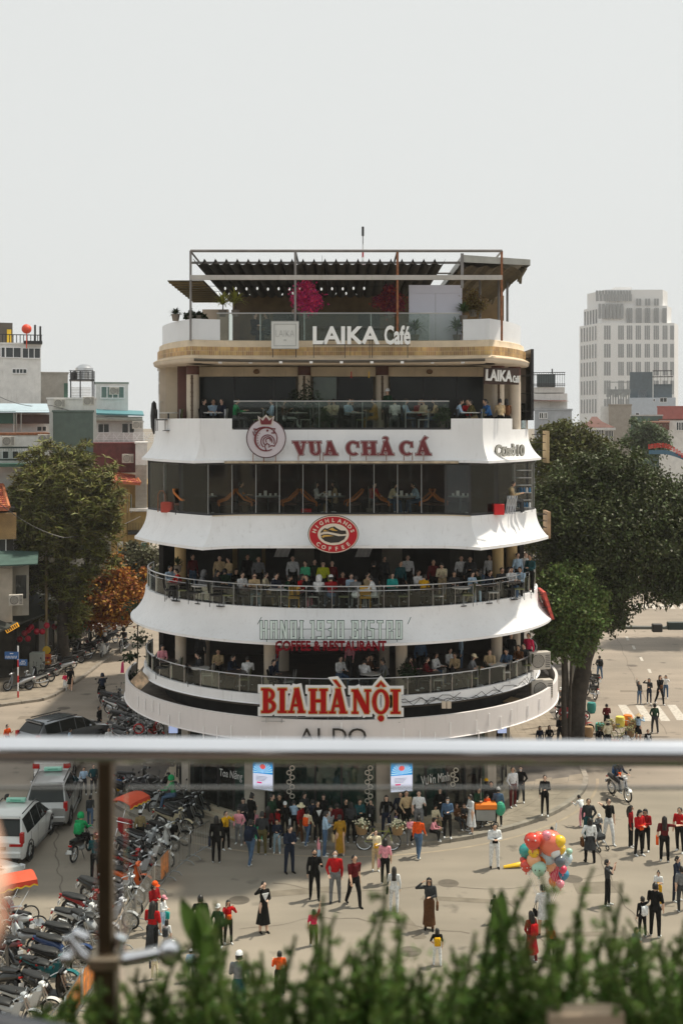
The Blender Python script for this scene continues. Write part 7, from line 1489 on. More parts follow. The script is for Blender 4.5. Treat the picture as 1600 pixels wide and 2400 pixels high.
# left street furniture
s,p = pole('lamp_post','tall ochre lamp post with round globes on the left pavement',109,1572,7.4,.09,mat('ochre_post',(.28,.22,.12),.6),'street lamp')
for dx,dz in ((-.35,7.3),(.35,7.2),(0,7.7)): b = MB(); b.ell((dx,0,dz),.22,.22,.24,12,8); b.build('globe',mat('globe_cream',(.6,.55,.45),.3),s,True)
b = MB(); b.tube([(-.35,0,7.1),(0,0,6.8),(.35,0,7.0)],.03,5); b.build('bracket',BLACK,s)
s,p = pole('street_sign','blue street name plates with white letters on a red and white pole',43,1640,3.1,.045,WHITEPL,'sign')
for (x0,x1,z0,z1,n_) in ((-.75,0.05,2.35,2.78,9),(.06,.55,1.98,2.34,5)):
    b = MB(); b.box(x0,x1,-.07,-.05,z0,z1); b.build('name_plate',mat('plate_blue',(.01,.10,.32),.4),s)
    b = MB()
    for k in range(n_): xx = x0 + .06 + k * (x1 - x0 - .12) / n_; b.box(xx,xx + .022,-.078,-.071,z0 + .06,z0 + .19); b.box(xx,xx + .05,-.0785,-.0715,z0 + (.06 if k % 2 else .17),z0 + (.08 if k % 2 else .19))
    b.box((x0 + x1) / 2 - .1,(x0 + x1) / 2 + .1,-.078,-.071,z1 - .12,z1 - .08); b.build('white_lettering',LETW,s)
for k in range(3): b = MB(); b.tube([(0,0,.1 + k * .9),(0,0,.5 + k * .9)],.05,8); b.build('red_stripe',REDP,s)
p = G(88,1590); s = thing('grey_cabinet','pale grey metal cabinet standing on the left pavement','cabinet',(p.x,p.y,.13)); b = MB(); b.box(-.42,.42,-.3,.3,0,1.5,bev=.02); b.build('casing',mat('cabinet_grey',(.30,.33,.30),.6,stain=.3),s); b = MB(); b.box(-.38,.38,-.315,-.302,.1,1.4); b.build('door',mat('cabinet_door',(.34,.36,.33),.6),s); b = MB(); b.box(.28,.32,-.33,-.316,.6,.8); b.build('handle',DKMET,s)
p = G(110,1578); s = thing('sandwich_board','orange and yellow shop board beside the grey cabinet','sign',(p.x,p.y,.13)); b = MB(); b.box(-.28,.28,0,.05,0,1.1); b.build('board',ORANGE,s); b = MB(); b.lathe([(.26,0),(.26,.03)],16,(0,0,1.35),M=Q); b.build('round_top',YELLOW,s)
for k in range(3): b = MB(); b.box(-.22,.22,-.012,-.001,.2 + k * .3,.32 + k * .3); b.build('stripe',YELLOW if k % 2 else REDP,s)
# ---------------- background buildings ----------------
WM = {}
def win_mesh(w,h,bars,key,glassm=GL_FAR):
    k = (round(w,2),round(h,2),bars,key)
    if k in WM: return WM[k]
    b = MB(); b.box(0,w,0,.06,0,h); me = b.mesh('window',glassm)
    f = MB(); t = max(.05,w * .05)
    f.box(-t,0,-.06,.05,-t,h + t); f.box(w,w + t,-.06,.05,-t,h + t); f.box(0,w,-.06,.05,h,h + t); f.box(0,w,-.10,.05,-t,0)
    for i in range(1,bars + 1): x = w * i / (bars + 1); f.box(x - t / 2,x + t / 2,-.03,.04,0,h)
    WM[k] = (me,f.mesh('window_frame',WHITEPL)); return WM[k]
def block(name,label,u0,u1,v0,Y,m,wins=(),depth=10,vb=None,roofm=None,cat='building',frame=WHITEPL,gm=GL_FAR,rz=0,par=.25):
    """wins: (ua, ub, va, vb, bars)"""
    x0,x1 = Xt(u0,Y),Xt(u1,Y); zt = Zt(v0,Y); zb = 0 if vb is None else Zt(vb,Y); s = thing(name,label,cat,((x0 + x1) / 2,Y,zb),-math.atan2((x0 + x1) / 2,Y)); cx = (x0 + x1) / 2
    b = MB(); b.box(x0 - cx,x1 - cx,0,depth,0,zt - zb); b.build('wall',m,s)
    if par: b = MB(); b.box(x0 - cx - .08,x1 - cx + .08,-.08,depth + .08,zt - zb + .002,zt - zb + par * .6); b.build('roof',roofm or m,s)
    for wv in wins:
        ua,ub,va,vb_ = wv[:4]; bars = wv[4] if len(wv) > 4 else 1
        w,h = Xt(ub,Y) - Xt(ua,Y),(vb_ - va) / FP * Y; me,fr = win_mesh(w,h,bars,gm.name,gm)
        o = link('window',me,gm,s,(Xt(ua,Y) - cx,-.03,Zt(vb_,Y) - zb)); link('window_frame',fr,frame,o)
    return s
OW = mat('old_white_render',(.68,.67,.65),.8,var=.1,stain=.35); GW = mat('grey_concrete_wall',(.27,.26,.24),.9,var=.12,stain=.3); PW = mat('pale_blue_wall',(.42,.47,.52),.8,var=.06); DG = mat('dark_green_sheet',(.085,.12,.105),.7,var=.12,stain=.2)
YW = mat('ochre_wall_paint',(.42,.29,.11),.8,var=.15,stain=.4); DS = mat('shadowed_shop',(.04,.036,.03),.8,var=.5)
# left side
s = block('roof_cafe_building','white rooftop café building with black railing and yellow door far left',-60,94,807,100,OW,[(-20,2,815,836,0),(5,12,815,837,0),(15,48,815,837,1),(53,92,816,838,2),(30,61,865,874,3)])
b = MB(); Y = 99.7; cx = (Xt(-60,100) + Xt(94,100)) / 2
for u in range(-10,98,8): b.box(Xt(u,100) - cx,Xt(u,100) - cx + .07,0,.07,Zt(803,100),Zt(785,100))
b.box(Xt(-10,100) - cx,Xt(97,100) - cx,0,.08,Zt(785,100),Zt(783,100)); b.box(Xt(55,100) - cx,Xt(97,100) - cx,-.8,.4,Zt(806,100),Zt(799,100)); b.build('roof_railing',BLACK,s)
b = MB(); b.box(Xt(-20,100) - cx,Xt(30,100) - cx,2,6,Zt(803,100),Zt(752,100)); b.build('stair_house',mat('brown_dark_sheet',(.10,.085,.07),.7),s)
b = MB(); b.box(Xt(17,100) - cx,Xt(27,100) - cx,1.9,2.0,Zt(800,100),Zt(768,100)); b.build('door',YELLOW,s)
for u,v in ((81,760),(93,763)): b = MB(); b.tube([(Xt(u,100) - cx,0,Zt(803,100)),(Xt(u,100) - cx,0,Zt(v,100))],.09,5); b.build('mast',BLACK,s)
Y = 99; b = MB(); b.ell((0,0,0),.42,.42,.4,12,8); b.tube([(0,0,-.3),(0,0,-1.6)],.04,5); tag(b.build('red_lantern',mat('lantern_red',(.65,.05,.01),.5),None,True,(Xt(63,Y),Y,Zt(771,Y))),'round red lantern on a pole above the white rooftop café','lantern')
block('grey_wall_building','long plain grey gable wall behind the left roofs',-60,157,875,106,GW,(),8)
s = block('blue_roof_building','low building with pale blue sheet roof and dark green front at left',-60,113,966,84,OW,[(86,96,1000,1010,0),(98,106,1000,1010,0)],8)
cx = (Xt(-60,84) + Xt(113,84)) / 2; b = MB(); b.add([(Xt(-60,84) - cx,-1.2,Zt(966,84)),(Xt(113,84) - cx,-1.2,Zt(966,84)),(Xt(113,84) - cx,5,Zt(943,84)),(Xt(-60,84) - cx,5,Zt(943,84)),(Xt(-60,84) - cx,-1.2,Zt(968,84)),(Xt(113,84) - cx,-1.2,Zt(968,84))],[(0,1,2,3),(4,5,1,0)]); b.build('sheet_roof',mat('pale_blue_sheet',(.36,.46,.52),.5,var=.08),s)
b = MB(); b.box(Xt(-60,84) - cx,Xt(37,84) - cx,-1.0,-.9,Zt(993,84),Zt(964,84)); b.build('green_awning',mat('awning_green',(.02,.07,.055),.7),s)
b = MB(); b.box(Xt(40,84) - cx,Xt(113,84) - cx,-.7,-.6,Zt(993,84),Zt(972,84)); b.build('brown_awning',mat('awning_brown',(.055,.03,.025),.7),s)
for u in (33,38,49): b = MB(); b.tube([(Xt(u,84) - cx,-1,Zt(1015,84)),(Xt(u,84) - cx,-1,Zt(966,84))],.05,5); b.build('awning_post',STEEL,s)
s = block('old_balcony_building','old building with dark green iron balcony and planted roof edge at the far left',-60,112,1020,80,OW,[(8,20,1058,1074,0),(30,42,1058,1074,0),(52,64,1058,1074,0),(75,87,1058,1074,0)],8,roofm=RUST)
cx = (Xt(-60,80) + Xt(112,80)) / 2
for zz in (1050,1078): b = MB(); b.box(Xt(-60,80) - cx,Xt(90,80) - cx,-1.3,-1.2,Zt(zz,80),Zt(zz - 4,80)); b.build('balcony_rail',mat('iron_dark_green',(.02,.035,.03),.6),s)
b = MB()
for k in range(34): b.box(Xt(-30 + k * 3.6,80) - cx,Xt(-29.4 + k * 3.6,80) - cx,-1.26,-1.22,Zt(1078,80),Zt(1050,80))
b.build('balcony_bars',mat('iron_dark_green',(.02,.035,.03),.6),s)['kind'] = 'stuff'
b = MB(); b.box(Xt(-60,80) - cx,Xt(60,80) - cx,-1.8,-.1,Zt(1092,80),Zt(1085,80)); b.build('green_canopy',mat('awning_green2',(.04,.12,.09),.7),s)
s = block('tank_building','white parapet house carrying steel water tanks in a rack',113,225,936,98,OW,(),6,vb=1030)
cx = (Xt(113,98) + Xt(225,98)) / 2; zb = Zt(1030,98)
b = MB()
for u in (165,187,215,219): b.box(Xt(u,98) - cx,Xt(u,98) - cx + .1,1,1.1,Zt(936,98) - zb,Zt(868,98) - zb)
for v in (868,873,878,883,889): b.box(Xt(163,98) - cx,Xt(219,98) - cx,.95,1.0,Zt(v,98) - zb,Zt(v,98) - zb + .05)
b.box(Xt(163,98) - cx,Xt(219,98) - cx,.9,3,Zt(891,98) - zb,Zt(889,98) - zb); b.build('rack',DKMET,s)
for k,(u,r) in enumerate(((177,.42),(198,.74))):
    b = MB(); b.lathe([(r,Zt(889,98) - zb + .02),(r,Zt(860 if k else 872,98) - zb),(r * .5,Zt(852 if k else 868,98) - zb),(.12,Zt(851 if k else 866,98) - zb)],16,(Xt(u,98) - cx,2,0)); b.build('water_tank',STEEL if k else PB2,s,True)
b = MB()
for k in range(8): b.box(Xt(166,98) - cx,Xt(213,98) - cx,1.2,1.3,Zt(934 - k * 3.6,98) - zb,Zt(932.2 - k * 3.6,98) - zb)
b.build('louvre_slats',OW,s); b = MB(); b.box(Xt(151,98) - cx,Xt(160,98) - cx,.2,1,Zt(934,98) - zb,Zt(898,98) - zb); b.build('green_pipe',mat('green_pipe',(.05,.11,.08),.6),s)
block('green_glass_house','small rooftop room with green glass front beside the water tanks',225,300,899,121,OW,[(239,290,907,932,3)],5,vb=1000,gm=mat('green_window_glass',(.10,.18,.16),.15),roofm=mat('green_roof_edge',(.2,.25,.22),.7))
s = block('green_sheet_house','house side clad in dull dark green sheets above the long leaved tree',126,218,966,94,DG,(),5)
for k in range(8):
    b = MB(); x = Xt(126 + k * 11.5,94) - (Xt(126,94) + Xt(218,94)) / 2; b.box(x,x + .06,-.03,0,Zt(1100,94),Zt(966,94)); b.build('sheet_seam',DG,s)
s = block('awning_terrace_house','terrace house with teal roof strip, rolled grey awning and white cross railing',218,335,990,118,OW,[(232,256,994,1013,1),(287,300,993,1014,0),(304,314,993,1014,0)],5)
cx = (Xt(218,118) + Xt(335,118)) / 2; Y = 118
b = MB(); b.add([(Xt(222,Y) - cx,-1.5,Zt(968,Y)),(Xt(336,Y) - cx,-1.5,Zt(972,Y)),(Xt(336,Y) - cx,4,Zt(962,Y)),(Xt(222,Y) - cx,4,Zt(956,Y)),(Xt(222,Y) - cx,-1.5,Zt(972,Y)),(Xt(336,Y) - cx,-1.5,Zt(975,Y))],[(0,1,2,3),(4,5,1,0)]); b.build('teal_roof',mat('teal_sheet',(.06,.20,.23),.6),s)
b = MB(); b.tube([(Xt(219,Y) - cx,-1.2,Zt(983,Y)),(Xt(333,Y) - cx,-1.2,Zt(983,Y))],.27,12); b.build('rolled_awning',mat('awning_greyish',(.30,.31,.27),.7,var=.2),s,True)
b = MB()
for v in (1015,1020,1025,1030,1036): b.box(Xt(218,Y) - cx,Xt(356,Y) - cx,-1.5,-1.45,Zt(v,Y),Zt(v,Y) + .05)
for k in range(7): x = Xt(220 + k * 23,Y) - cx; b.box(x,x + .08,-1.55,-1.45,Zt(1037,Y),Zt(1013,Y)); b.tube([(x,-1.48,Zt(1036,Y)),(x + .65,-1.48,Zt(1016,Y))],.03,4); b.tube([(x + .65,-1.48,Zt(1036,Y)),(x,-1.48,Zt(1016,Y))],.03,4)
b.build('cross_railing',WHITEPL,s)
s = block('red_sheet_wall','wall clad in rusty dark red corrugated sheets below the white railing',214,318,1041,114,mat('dark_red_sheet',(.15,.03,.03),.6,var=.3,stain=.3),(),4,vb=1108,cat='wall')
cx = (Xt(214,114) + Xt(318,114)) / 2
for k in range(20): b = MB(); x = Xt(215 + k * 5.1,114) - cx; b.box(x,x + .06,-.04,0,0,Zt(1041,114) - Zt(1108,114)); b.build('corrugation',mat('dark_red_sheet',(.15,.03,.03)),s)
s = block('louvre_tower','tall narrow beige wall of horizontal louvres left of the corner building',318,345,1040,112.4,OW,(),4,vb=1200,cat='wall'); cx = (Xt(318,112.4) + Xt(345,112.4)) / 2
b = MB()
for k in range(38): z = k * .118; b.box(Xt(318,112.4) - cx,Xt(345,112.4) - cx,-.08,0,z,z + .05)
b.build('louvres',mat('louvre_beige',(.36,.31,.25),.7),s)['kind'] = 'stuff'
# tiled roofs
def tiled_roof(name,label,pts,m,n=9,r=12,base=None):
    """pts: eave-left, eave-right, ridge-right, ridge-left in world; tiles laid in rows"""
    a,b_,c,d = [Vector(p) for p in pts]; o0 = a; s = thing(name,label,'roof',tuple(a)); nrm = (b_ - a).cross(d - a).normalized(); nrm = nrm if nrm.z > 0 else -nrm
    q = MB(); q.add([(p - a) for p in (a,b_,c,d)] + [(p - a - nrm * .15) for p in (a,b_,c,d)],[(0,1,2,3),(7,6,5,4),(0,4,5,1),(1,5,6,2),(2,6,7,3),(3,7,4,0)]); q.build('roof_deck',m,s)
    tm = MB()
    for j in range(n):
        t0,t1 = j / n,(j + 1.06) / n
        for i in range(r):
            s0,s1 = (i + .04) / r,(i + .96) / r
            P = lambda u,v: (a + (b_ - a) * u) * (1 - v) + (d + (c - d) * u) * v - a
            tm.add([P(s0,t0) + nrm * .09,P((s0 + s1) / 2,t0) + nrm * .13,P(s1,t0) + nrm * .09,P(s1,min(t1,1)) + nrm * .02,P((s0 + s1) / 2,min(t1,1)) + nrm * .06,P(s0,min(t1,1)) + nrm * .02,P(s0,t0),P(s1,t0)],[(0,1,4,5),(1,2,3,4),(6,7,2,1,0)])
    tm.build('tiles',m,s)['kind'] = 'stuff'
    q = MB(); q.tube([d - a + nrm * .1,c - a + nrm * .1],.12,6); q.tube([c - a + nrm * .1,b_ - a + nrm * .1],.10,6); q.build('ridge',m,s); return s
TILE = mat('terracotta_tiles',(.38,.10,.045),.75,var=.25,scale=3,island=.3)
tiled_roof('tiled_roof','orange tiled hip roof at the left edge behind the tree',[W(-80,1192,73),W(22,1192,73),W(8,1140,79),W(-80,1138,79)],TILE,12,16)
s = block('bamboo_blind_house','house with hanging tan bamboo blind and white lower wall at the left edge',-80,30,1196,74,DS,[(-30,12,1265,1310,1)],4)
b = MB(); cx = (Xt(-80,74) + Xt(30,74)) / 2
for k in range(26): z = Zt(1264,73.5) + k * .063; b.tube([(Xt(-80,73.5) - cx,-.5,z),(Xt(31,73.5) - cx,-.5,z)],.028,5)
b.build('bamboo_blind',mat('bamboo',(.42,.27,.12),.7,var=.2),s)['kind'] = 'stuff'
b = MB(); b.box(Xt(-80,73) - cx,Xt(16,73) - cx,-2.0,-.2,Zt(1455,73),Zt(1320,73)); b.build('lower_wall',mat('lower_wall_cream',(.46,.41,.34),.8,stain=.4),s); b = MB(); b.box(Xt(16,73) - cx + .01,Xt(54,73) - cx,-1.2,-.2,Zt(1445,73),Zt(1325,73)); b.build('lower_wall',mat('lower_wall_grey',(.36,.35,.31),.8,stain=.4),s)
b = MB(); b.box(Xt(24,73) - cx,Xt(48,73) - cx,-1.25,-1.18,Zt(1405,73),Zt(1350,73)); b.build('window',GL_FAR,s)
b = MB(); b.add([(Xt(-80,73) - cx,-3.0,Zt(1318,73)),(Xt(72,73) - cx,-2.5,Zt(1318,73)),(Xt(78,73) - cx,0,Zt(1300,73)),(Xt(-80,73) - cx,0,Zt(1290,73)),(Xt(-80,73) - cx,-3.0,Zt(1321,73)),(Xt(72,73) - cx,-2.5,Zt(1321,73))],[(0,1,2,3),(4,5,1,0)]); b.build('green_canopy',mat('awning_green3',(.05,.10,.085),.7),s)
# dark shops under the trees on the left
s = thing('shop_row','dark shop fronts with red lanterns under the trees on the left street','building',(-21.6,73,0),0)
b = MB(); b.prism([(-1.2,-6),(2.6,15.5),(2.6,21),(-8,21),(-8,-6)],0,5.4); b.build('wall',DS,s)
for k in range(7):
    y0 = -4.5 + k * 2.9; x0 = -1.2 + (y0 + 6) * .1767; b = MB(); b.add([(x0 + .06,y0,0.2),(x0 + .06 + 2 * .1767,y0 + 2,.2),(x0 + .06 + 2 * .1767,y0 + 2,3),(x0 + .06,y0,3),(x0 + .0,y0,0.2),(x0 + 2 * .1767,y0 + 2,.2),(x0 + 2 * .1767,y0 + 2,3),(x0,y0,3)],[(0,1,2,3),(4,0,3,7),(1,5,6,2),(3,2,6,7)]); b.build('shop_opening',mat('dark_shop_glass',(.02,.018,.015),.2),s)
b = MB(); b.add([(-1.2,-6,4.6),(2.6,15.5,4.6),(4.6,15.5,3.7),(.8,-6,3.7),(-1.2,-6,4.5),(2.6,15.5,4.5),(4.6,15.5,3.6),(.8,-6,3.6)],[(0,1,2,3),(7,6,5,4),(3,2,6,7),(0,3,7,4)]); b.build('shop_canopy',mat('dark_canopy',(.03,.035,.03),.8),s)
sg = thing('shop_sign','orange lit slanted shop sign above the blue street plates','sign',tuple(W(17,1485,72)),R(0)); b = MB(); b.box(0,.85,0,.1,0,.28,Matrix.Rotation(R(-30),4,'Y')); b.build('board',mat('sign_orange_lit',(.75,.36,.03),.5,emit=.5),sg)
b = MB()
for k in range(6): b.box(.08 + k * .13,.15 + k * .13,-.02,-.004,.05,.23,Matrix.Rotation(R(-30),4,'Y'))
b.build('letters',mat('sign_dark_brown',(.12,.04,.01),.5),sg)
for k,(u,v) in enumerate(((67,1477),(87,1480),(100,1480),(47,1498),(66,1497),(142,1458),(128,1468),(74,1424 + 46),(110,1466),(58,1484))):
    b = MB(); b.ell((0,0,0),.2,.2,.2,10,6); tag(b.build('red_lantern',mat('lantern_red_dark',(.45,.01,.04),.5),None,True,tuple(W(u,v,76 if u < 120 else 82))),'small red lantern hanging before the dark shops, %s of the ten' % ORD[k],'lantern','red lanterns of the left shops')
for u,v in ((62,1507),(51,1518)): b = MB(); b.ell((0,0,0),.13,.1,.1,8,5); tag(b.build('shop_light',mat('shop_lamp_light',(1,1,1),.3,emit=1.5),None,True,tuple(W(u,v,79))),'%s small white shop light above the blue street plate' % ('upper' if v < 1510 else 'lower'),'lamp')
# ochre colonial house between tree and corner building
s = block('ochre_house','ochre yellow colonial house with dark balcony between the left tree and corner building',262,350,1138,113,YW,[(312,322,1272,1300,1),(332,344,1272,1300,0),(300,308,1160,1200,0),(278,288,1270,1300,0)],10,gm=mat('teal_shutter',(.03,.16,.13),.6))
cx = (Xt(262,113) + Xt(350,113)) / 2
for u in (268,292,300): b = MB(); b.box(Xt(u,113) - cx,Xt(u + 6,113) - cx,-.2,0,0,Zt(1140,113)); b.build('pilaster',YW,s)
b = MB(); b.box(Xt(304,113) - cx,Xt(350,113) - cx,-1.4,0,Zt(1196,113),Zt(1190,113)); b.build('balcony_ledge',OW,s); b = MB(); b.box(Xt(300,113) - cx,Xt(350,113) - cx,-1.5,-.1,Zt(1250,113),Zt(1242,113))
for k in range(14): b.box(Xt(300 + k * 3.5,113) - cx,Xt(300.8 + k * 3.5,113) - cx,-1.5,-1.44,Zt(1243,113),Zt(1222,113))
b.build('balcony',BLACK,s)
for v in (1268,1276): b = MB(); b.box(Xt(279,113) - cx,Xt(288,113) - cx,-.35,-.25,Zt(v + 14,113),Zt(v,113)); b.build('sign_plate',OW if v == 1268 else YELLOW,s)
tiled_roof('tiled_roof','thin sloping red tiled roof edge beside the dark red sheets',[W(262,1128,109),W(330,1134,109),W(320,1118,114),W(262,1110,114)],TILE,4,10)
s = block('far_left_house','blue glazed narrow house edge seen left of the corner building roof',372,381,865,75,OW,[(373,380,872,895,0),(373,380,900,925,0)],3,vb=1010)
for k,(u,v,Y,sc) in enumerate(((140,955,97.4,1),(208,950,97.4,1),(322,1005,117,1.1),(268,925,120.3,1.1),(104,1040,79.5,.9),(20,1045,79.5,.9),(38,1418,71.5,.9),(300,1085,112.8,1.2))):
    p = W(u,v,Y); s = ac_unit(p.x,p.y,p.z,-math.atan2(p.x,p.y),'small air conditioner on the left house walls, %s of eight' % ORD[k],sc); s['group'] = 'air conditioners on the left houses'
for k,(pts) in enumerate((((0,1180,72),(150,1260,74),(330,1210,80)),((0,1330,68),(109,1300,76),(300,1345,95)),((0,930,83),(120,950,90),(335,985,116)))):
    A = [W(*q) for q in pts]; b = MB(); P_ = []
    for i in range(21): t = i / 10; j = min(int(t),1); f_ = t - j; q = A[j].lerp(A[j + 1],f_); P_.append((q.x,q.y,q.z - 1.2 * f_ * (1 - f_)))
    b.tube(P_,.022,4); tag(b.build('overhead_cable',BLACK),'thin black overhead cable over the left street, %s of three' % ORD[k],'cable','overhead cables')
# ---------------- right side ----------------
TWR = mat('tower_pale_stone',(.70,.70,.70),.8,var=.04,scale=.05); TG = mat('tower_glass',(.27,.28,.29),.3,var=.1,scale=.1)
Y = 380; s = thing('office_tower','tall pale stepped office tower hazy in the distance at right','tower',(Xt(1470,Y),Y,0)); cx = Xt(1470,Y)
def mass(u0,u1,v,nm='tower_body',d0=14,z0=0,iy=0): 
    b = MB(); b.prism([(Xt(u0,Y + d0) - cx,d0),(Xt(u0 + 44,Y) - cx,iy),(Xt(u1 - 9,Y) - cx,iy),(Xt(u1,Y + 8) - cx,8),(Xt(u1,Y + 34) - cx,34),(Xt(u0,Y + 34) - cx,34)],z0,Zt(v,Y)); b.build(nm,TWR,s)
mass(1357,1588,757); mass(1367,1572,716,z0=Zt(757,Y),iy=.6); mass(1375,1563,678,z0=Zt(716,Y),iy=1.2); b = MB(); b.box(Xt(1450,Y) - cx,Xt(1490,Y) - cx,6,20,0,Zt(668,Y)); b.build('crown',TWR,s)
def tw(u0,u1,v0,v1,m=TG,off=-.02,name='window',bars=2):
    w,h = Xt(u1,Y) - Xt(u0,Y),(v1 - v0) / FP * Y; k = ('T',round(w,1),round(h,1),bars)
    if k not in WM:
        b = MB(); t = w / (bars + 1)
        for i in range(bars + 1): b.box(i * t + t * .1,(i + 1) * t - t * .1,-.05,.15,0,h)
        WM[k] = b.mesh('window',m)
    return link(name,WM[k],m,s,(Xt(u0,Y) - cx,off,Zt(v1,Y)))
rowsT = [(763,796),(806,838),(848,880),(892,924),(935,968)]
for r0,r1 in rowsT:
    for u0,u1 in ((1414,1430),(1447,1461),(1467,1481),(1488,1501),(1509,1522),(1530,1543),(1551,1563),(1569,1578)): tw(u0,u1,r0,r1)
for u0,u1 in ((1467,1481),(1489,1503),(1510,1523),(1531,1543),(1551,1561)): tw(u0,u1,722,757)
for u0,u1 in ((1489,1502),(1510,1523),(1531,1543)): tw(u0,u1,700,716,bars=1)
tw(1400,1460,712,747,bars=6,name='atrium_glass',off=-.2); tw(1394,1480,690,706,bars=9,name='crown_glass',off=-.2); tw(1394,1478,681,690,bars=11,name='crown_lattice',off=-.2)
b = MB(); b.box(0,2.2,-.3,.1,0,.3)
for i,(r0,r1) in enumerate([(722,757)] + rowsT):
    for k in range(6):
        u = 1362 + k * 6.6 + (8 if i == 0 else 0)
        if u > 1400: continue
        fr_ = (u - (1357 if i else 1367)) / 44; yy = 14 * (1 - fr_) - .2; ua_ = 1357 if i else 1367; xa_ = Xt(ua_,Y + 14); xw = xa_ + (Xt(ua_ + 44,Y) - xa_) * fr_ - cx; h = (r1 - r0) / FP * Y
        key = ('S',i > 0)
        if key not in WM: q = MB(); q.box(-.25,.25,-.25,.3,0,h); WM[key] = q.mesh('window',TG)
        link('side_window',WM[key],TG,s,(xw,yy,Zt(r1,Y)))
FGM = mat('dark_blue_grey_sheet',(.10,.13,.15),.7)
s = block('stepped_grey_building','stepped blue grey building with dark top before the tower',1472,1580,932,190,PW,[(1545,1560,933,942,1),(1530,1533,935,941,0),(1490,1497,968,974,0)],12,par=0)
cx2 = (Xt(1472,190) + Xt(1580,190)) / 2
for u0,u1,v in ((1476,1528,871),(1494,1515,913),(1530,1572,900)): b = MB(); b.box(Xt(u0,190) - cx2,Xt(u1,190) - cx2,1,8,Zt(935,190),Zt(v,190)); b.build('upper_floor',FGM if v != 913 else PW,s)
b = MB(); b.box(Xt(1528,190) - cx2,Xt(1575,190) - cx2,.5,.7,Zt(884,190),Zt(882,190)); b.box(Xt(1528,190) - cx2,Xt(1572,190) - cx2,.5,.7,Zt(870,190),Zt(868,190))
for k in range(6): b.box(Xt(1530 + k * 8,190) - cx2,Xt(1530.7 + k * 8,190) - cx2,.5,.6,Zt(905,190),Zt(868,190))
b.build('roof_frame',DKMET,s)
s = block('concrete_tower','plain tan concrete stair tower with antennas right of the red roof house',1426,1478,950,150,mat('tan_concrete',(.33,.29,.25),.9,var=.1),(),8); b = MB(); cx2 = (Xt(1426,150) + Xt(1478,150)) / 2; b.box(Xt(1407,150) - cx2,Xt(1426,150) - cx2,1,6,0,Zt(952,150)); b.build('side_wing',OW,s)
b = MB()
for k in range(9): x = Xt(1424 + k * 6,150) - cx2; b.tube([(x,1,Zt(950,150)),(x,1,Zt(905 + (k % 3) * 6,150))],.09,5); b.box(x - .2,x + .2,.8,1.2,Zt(930 - k % 3 * 4,150),Zt(912,150))
b.box(Xt(1420,150) - cx2,Xt(1474,150) - cx2,.9,1.0,Zt(896,150),Zt(894,150)); b.build('antennas',GREYMET,s)
s = block('pavilion_house','white house with dark red hipped roof and barred windows above the right tree',1355,1435,1002,120,OW,[(1360,1376,1007,1020,4),(1382,1412,1007,1032,7),(1417,1434,1010,1030,4)],8,par=0)
cx2 = (Xt(1355,120) + Xt(1435,120)) / 2; zt = Zt(1002,120); x0,x1 = Xt(1346,120) - cx2,Xt(1440,120) - cx2; zr_ = Zt(976,120); RR = mat('dark_red_roof',(.11,.045,.035),.8,var=.2)
b = MB(); b.add([(x0,-1,zt),(x1,-1,zt),(x1,9,zt),(x0,9,zt),(x0 + 1.4,1,Zt(988,120)),(x1 - 1.3,1,Zt(988,120)),(x1 - 1.3,7,Zt(988,120)),(x0 + 1.4,7,Zt(988,120)),(x0 + 1.7,4,zr_),(x1 - 1.8,4,zr_)],[(0,1,5,4),(1,2,6,5),(2,3,7,6),(3,0,4,7),(4,5,9,8),(6,7,8,9),(5,6,9),(7,4,8)]); b.build('roof',RR,s); b = MB(); b.box(x0,x1,-1.0,9,zt - .25,zt - .02); b.build('eaves',OW,s)
s = block('terraced_grey_house','stacked white and grey houses with railings just right of the corner building',1252,1338,962,110,mat('grey_blue_render',(.36,.38,.41),.8,stain=.2),[(1264,1272,968,980,1),(1275,1281,968,980,1)],10)
cx2 = (Xt(1252,110) + Xt(1338,110)) / 2
for u0,u1,v0,v1,m,nm in ((1245,1328,922,958,OW,'middle_floor'),(1250,1322,907,920,OW,'upper_floor'),(1258,1300,876,906,mat('roof_glass_room',(.11,.14,.15),.4),'glass_room'),(1246,1334,958,961,RR,'ledge')): b = MB(); b.box(Xt(u0,110) - cx2,Xt(u1,110) - cx2,.5,8,Zt(v1,110),Zt(v0,110)); b.build(nm,m,s)
b = MB(); b.add([(Xt(1245,110) - cx2,-.6,Zt(940,110)),(Xt(1333,110) - cx2,-.6,Zt(941,110)),(Xt(1300,110) - cx2,3,Zt(931,110)),(Xt(1250,110) - cx2,3,Zt(924,110))],[(0,1,2,3)]); b.build('red_roof_slope',RR,s)
b = MB()
for v in (874,879,901,905): b.box(Xt(1250,110) - cx2,Xt(1323,110) - cx2,0,.08,Zt(v,110),Zt(v,110) + .07)
for k in range(14): b.box(Xt(1252 + k * 5.3,110) - cx2,Xt(1252.8 + k * 5.3,110) - cx2,0,.08,Zt(906,110),Zt(874,110))
b.tube([(Xt(1293,110) - cx2,2,Zt(874,110)),(Xt(1293,110) - cx2,2,Zt(862,110))],.06,4); b.build('railing',DKMET,s)
block('white_right_house','white house with red roof strip and barred window at the right edge',1545,1640,985,130,OW,[(1585,1600,990,1008,3)],10,roofm=RR)
block('far_red_house','small far house with pink red upper storey at the right edge',1540,1600,954,170,mat('pink_red_wall',(.30,.10,.09),.8),(),8)
block('green_gable_house','house with dark green side and pale sheet roof left of the red roof strip',1478,1550,975,135,mat('green_gable',(.09,.14,.125),.8),(),8,roofm=mat('pale_sheet',(.42,.42,.40),.6))
block('red_band_house','low house front with dull red band behind the hazy round tree',1508,1566,990,128,RR,(),6,vb=1008,roofm=mat('pink_strip',(.5,.27,.2),.7))
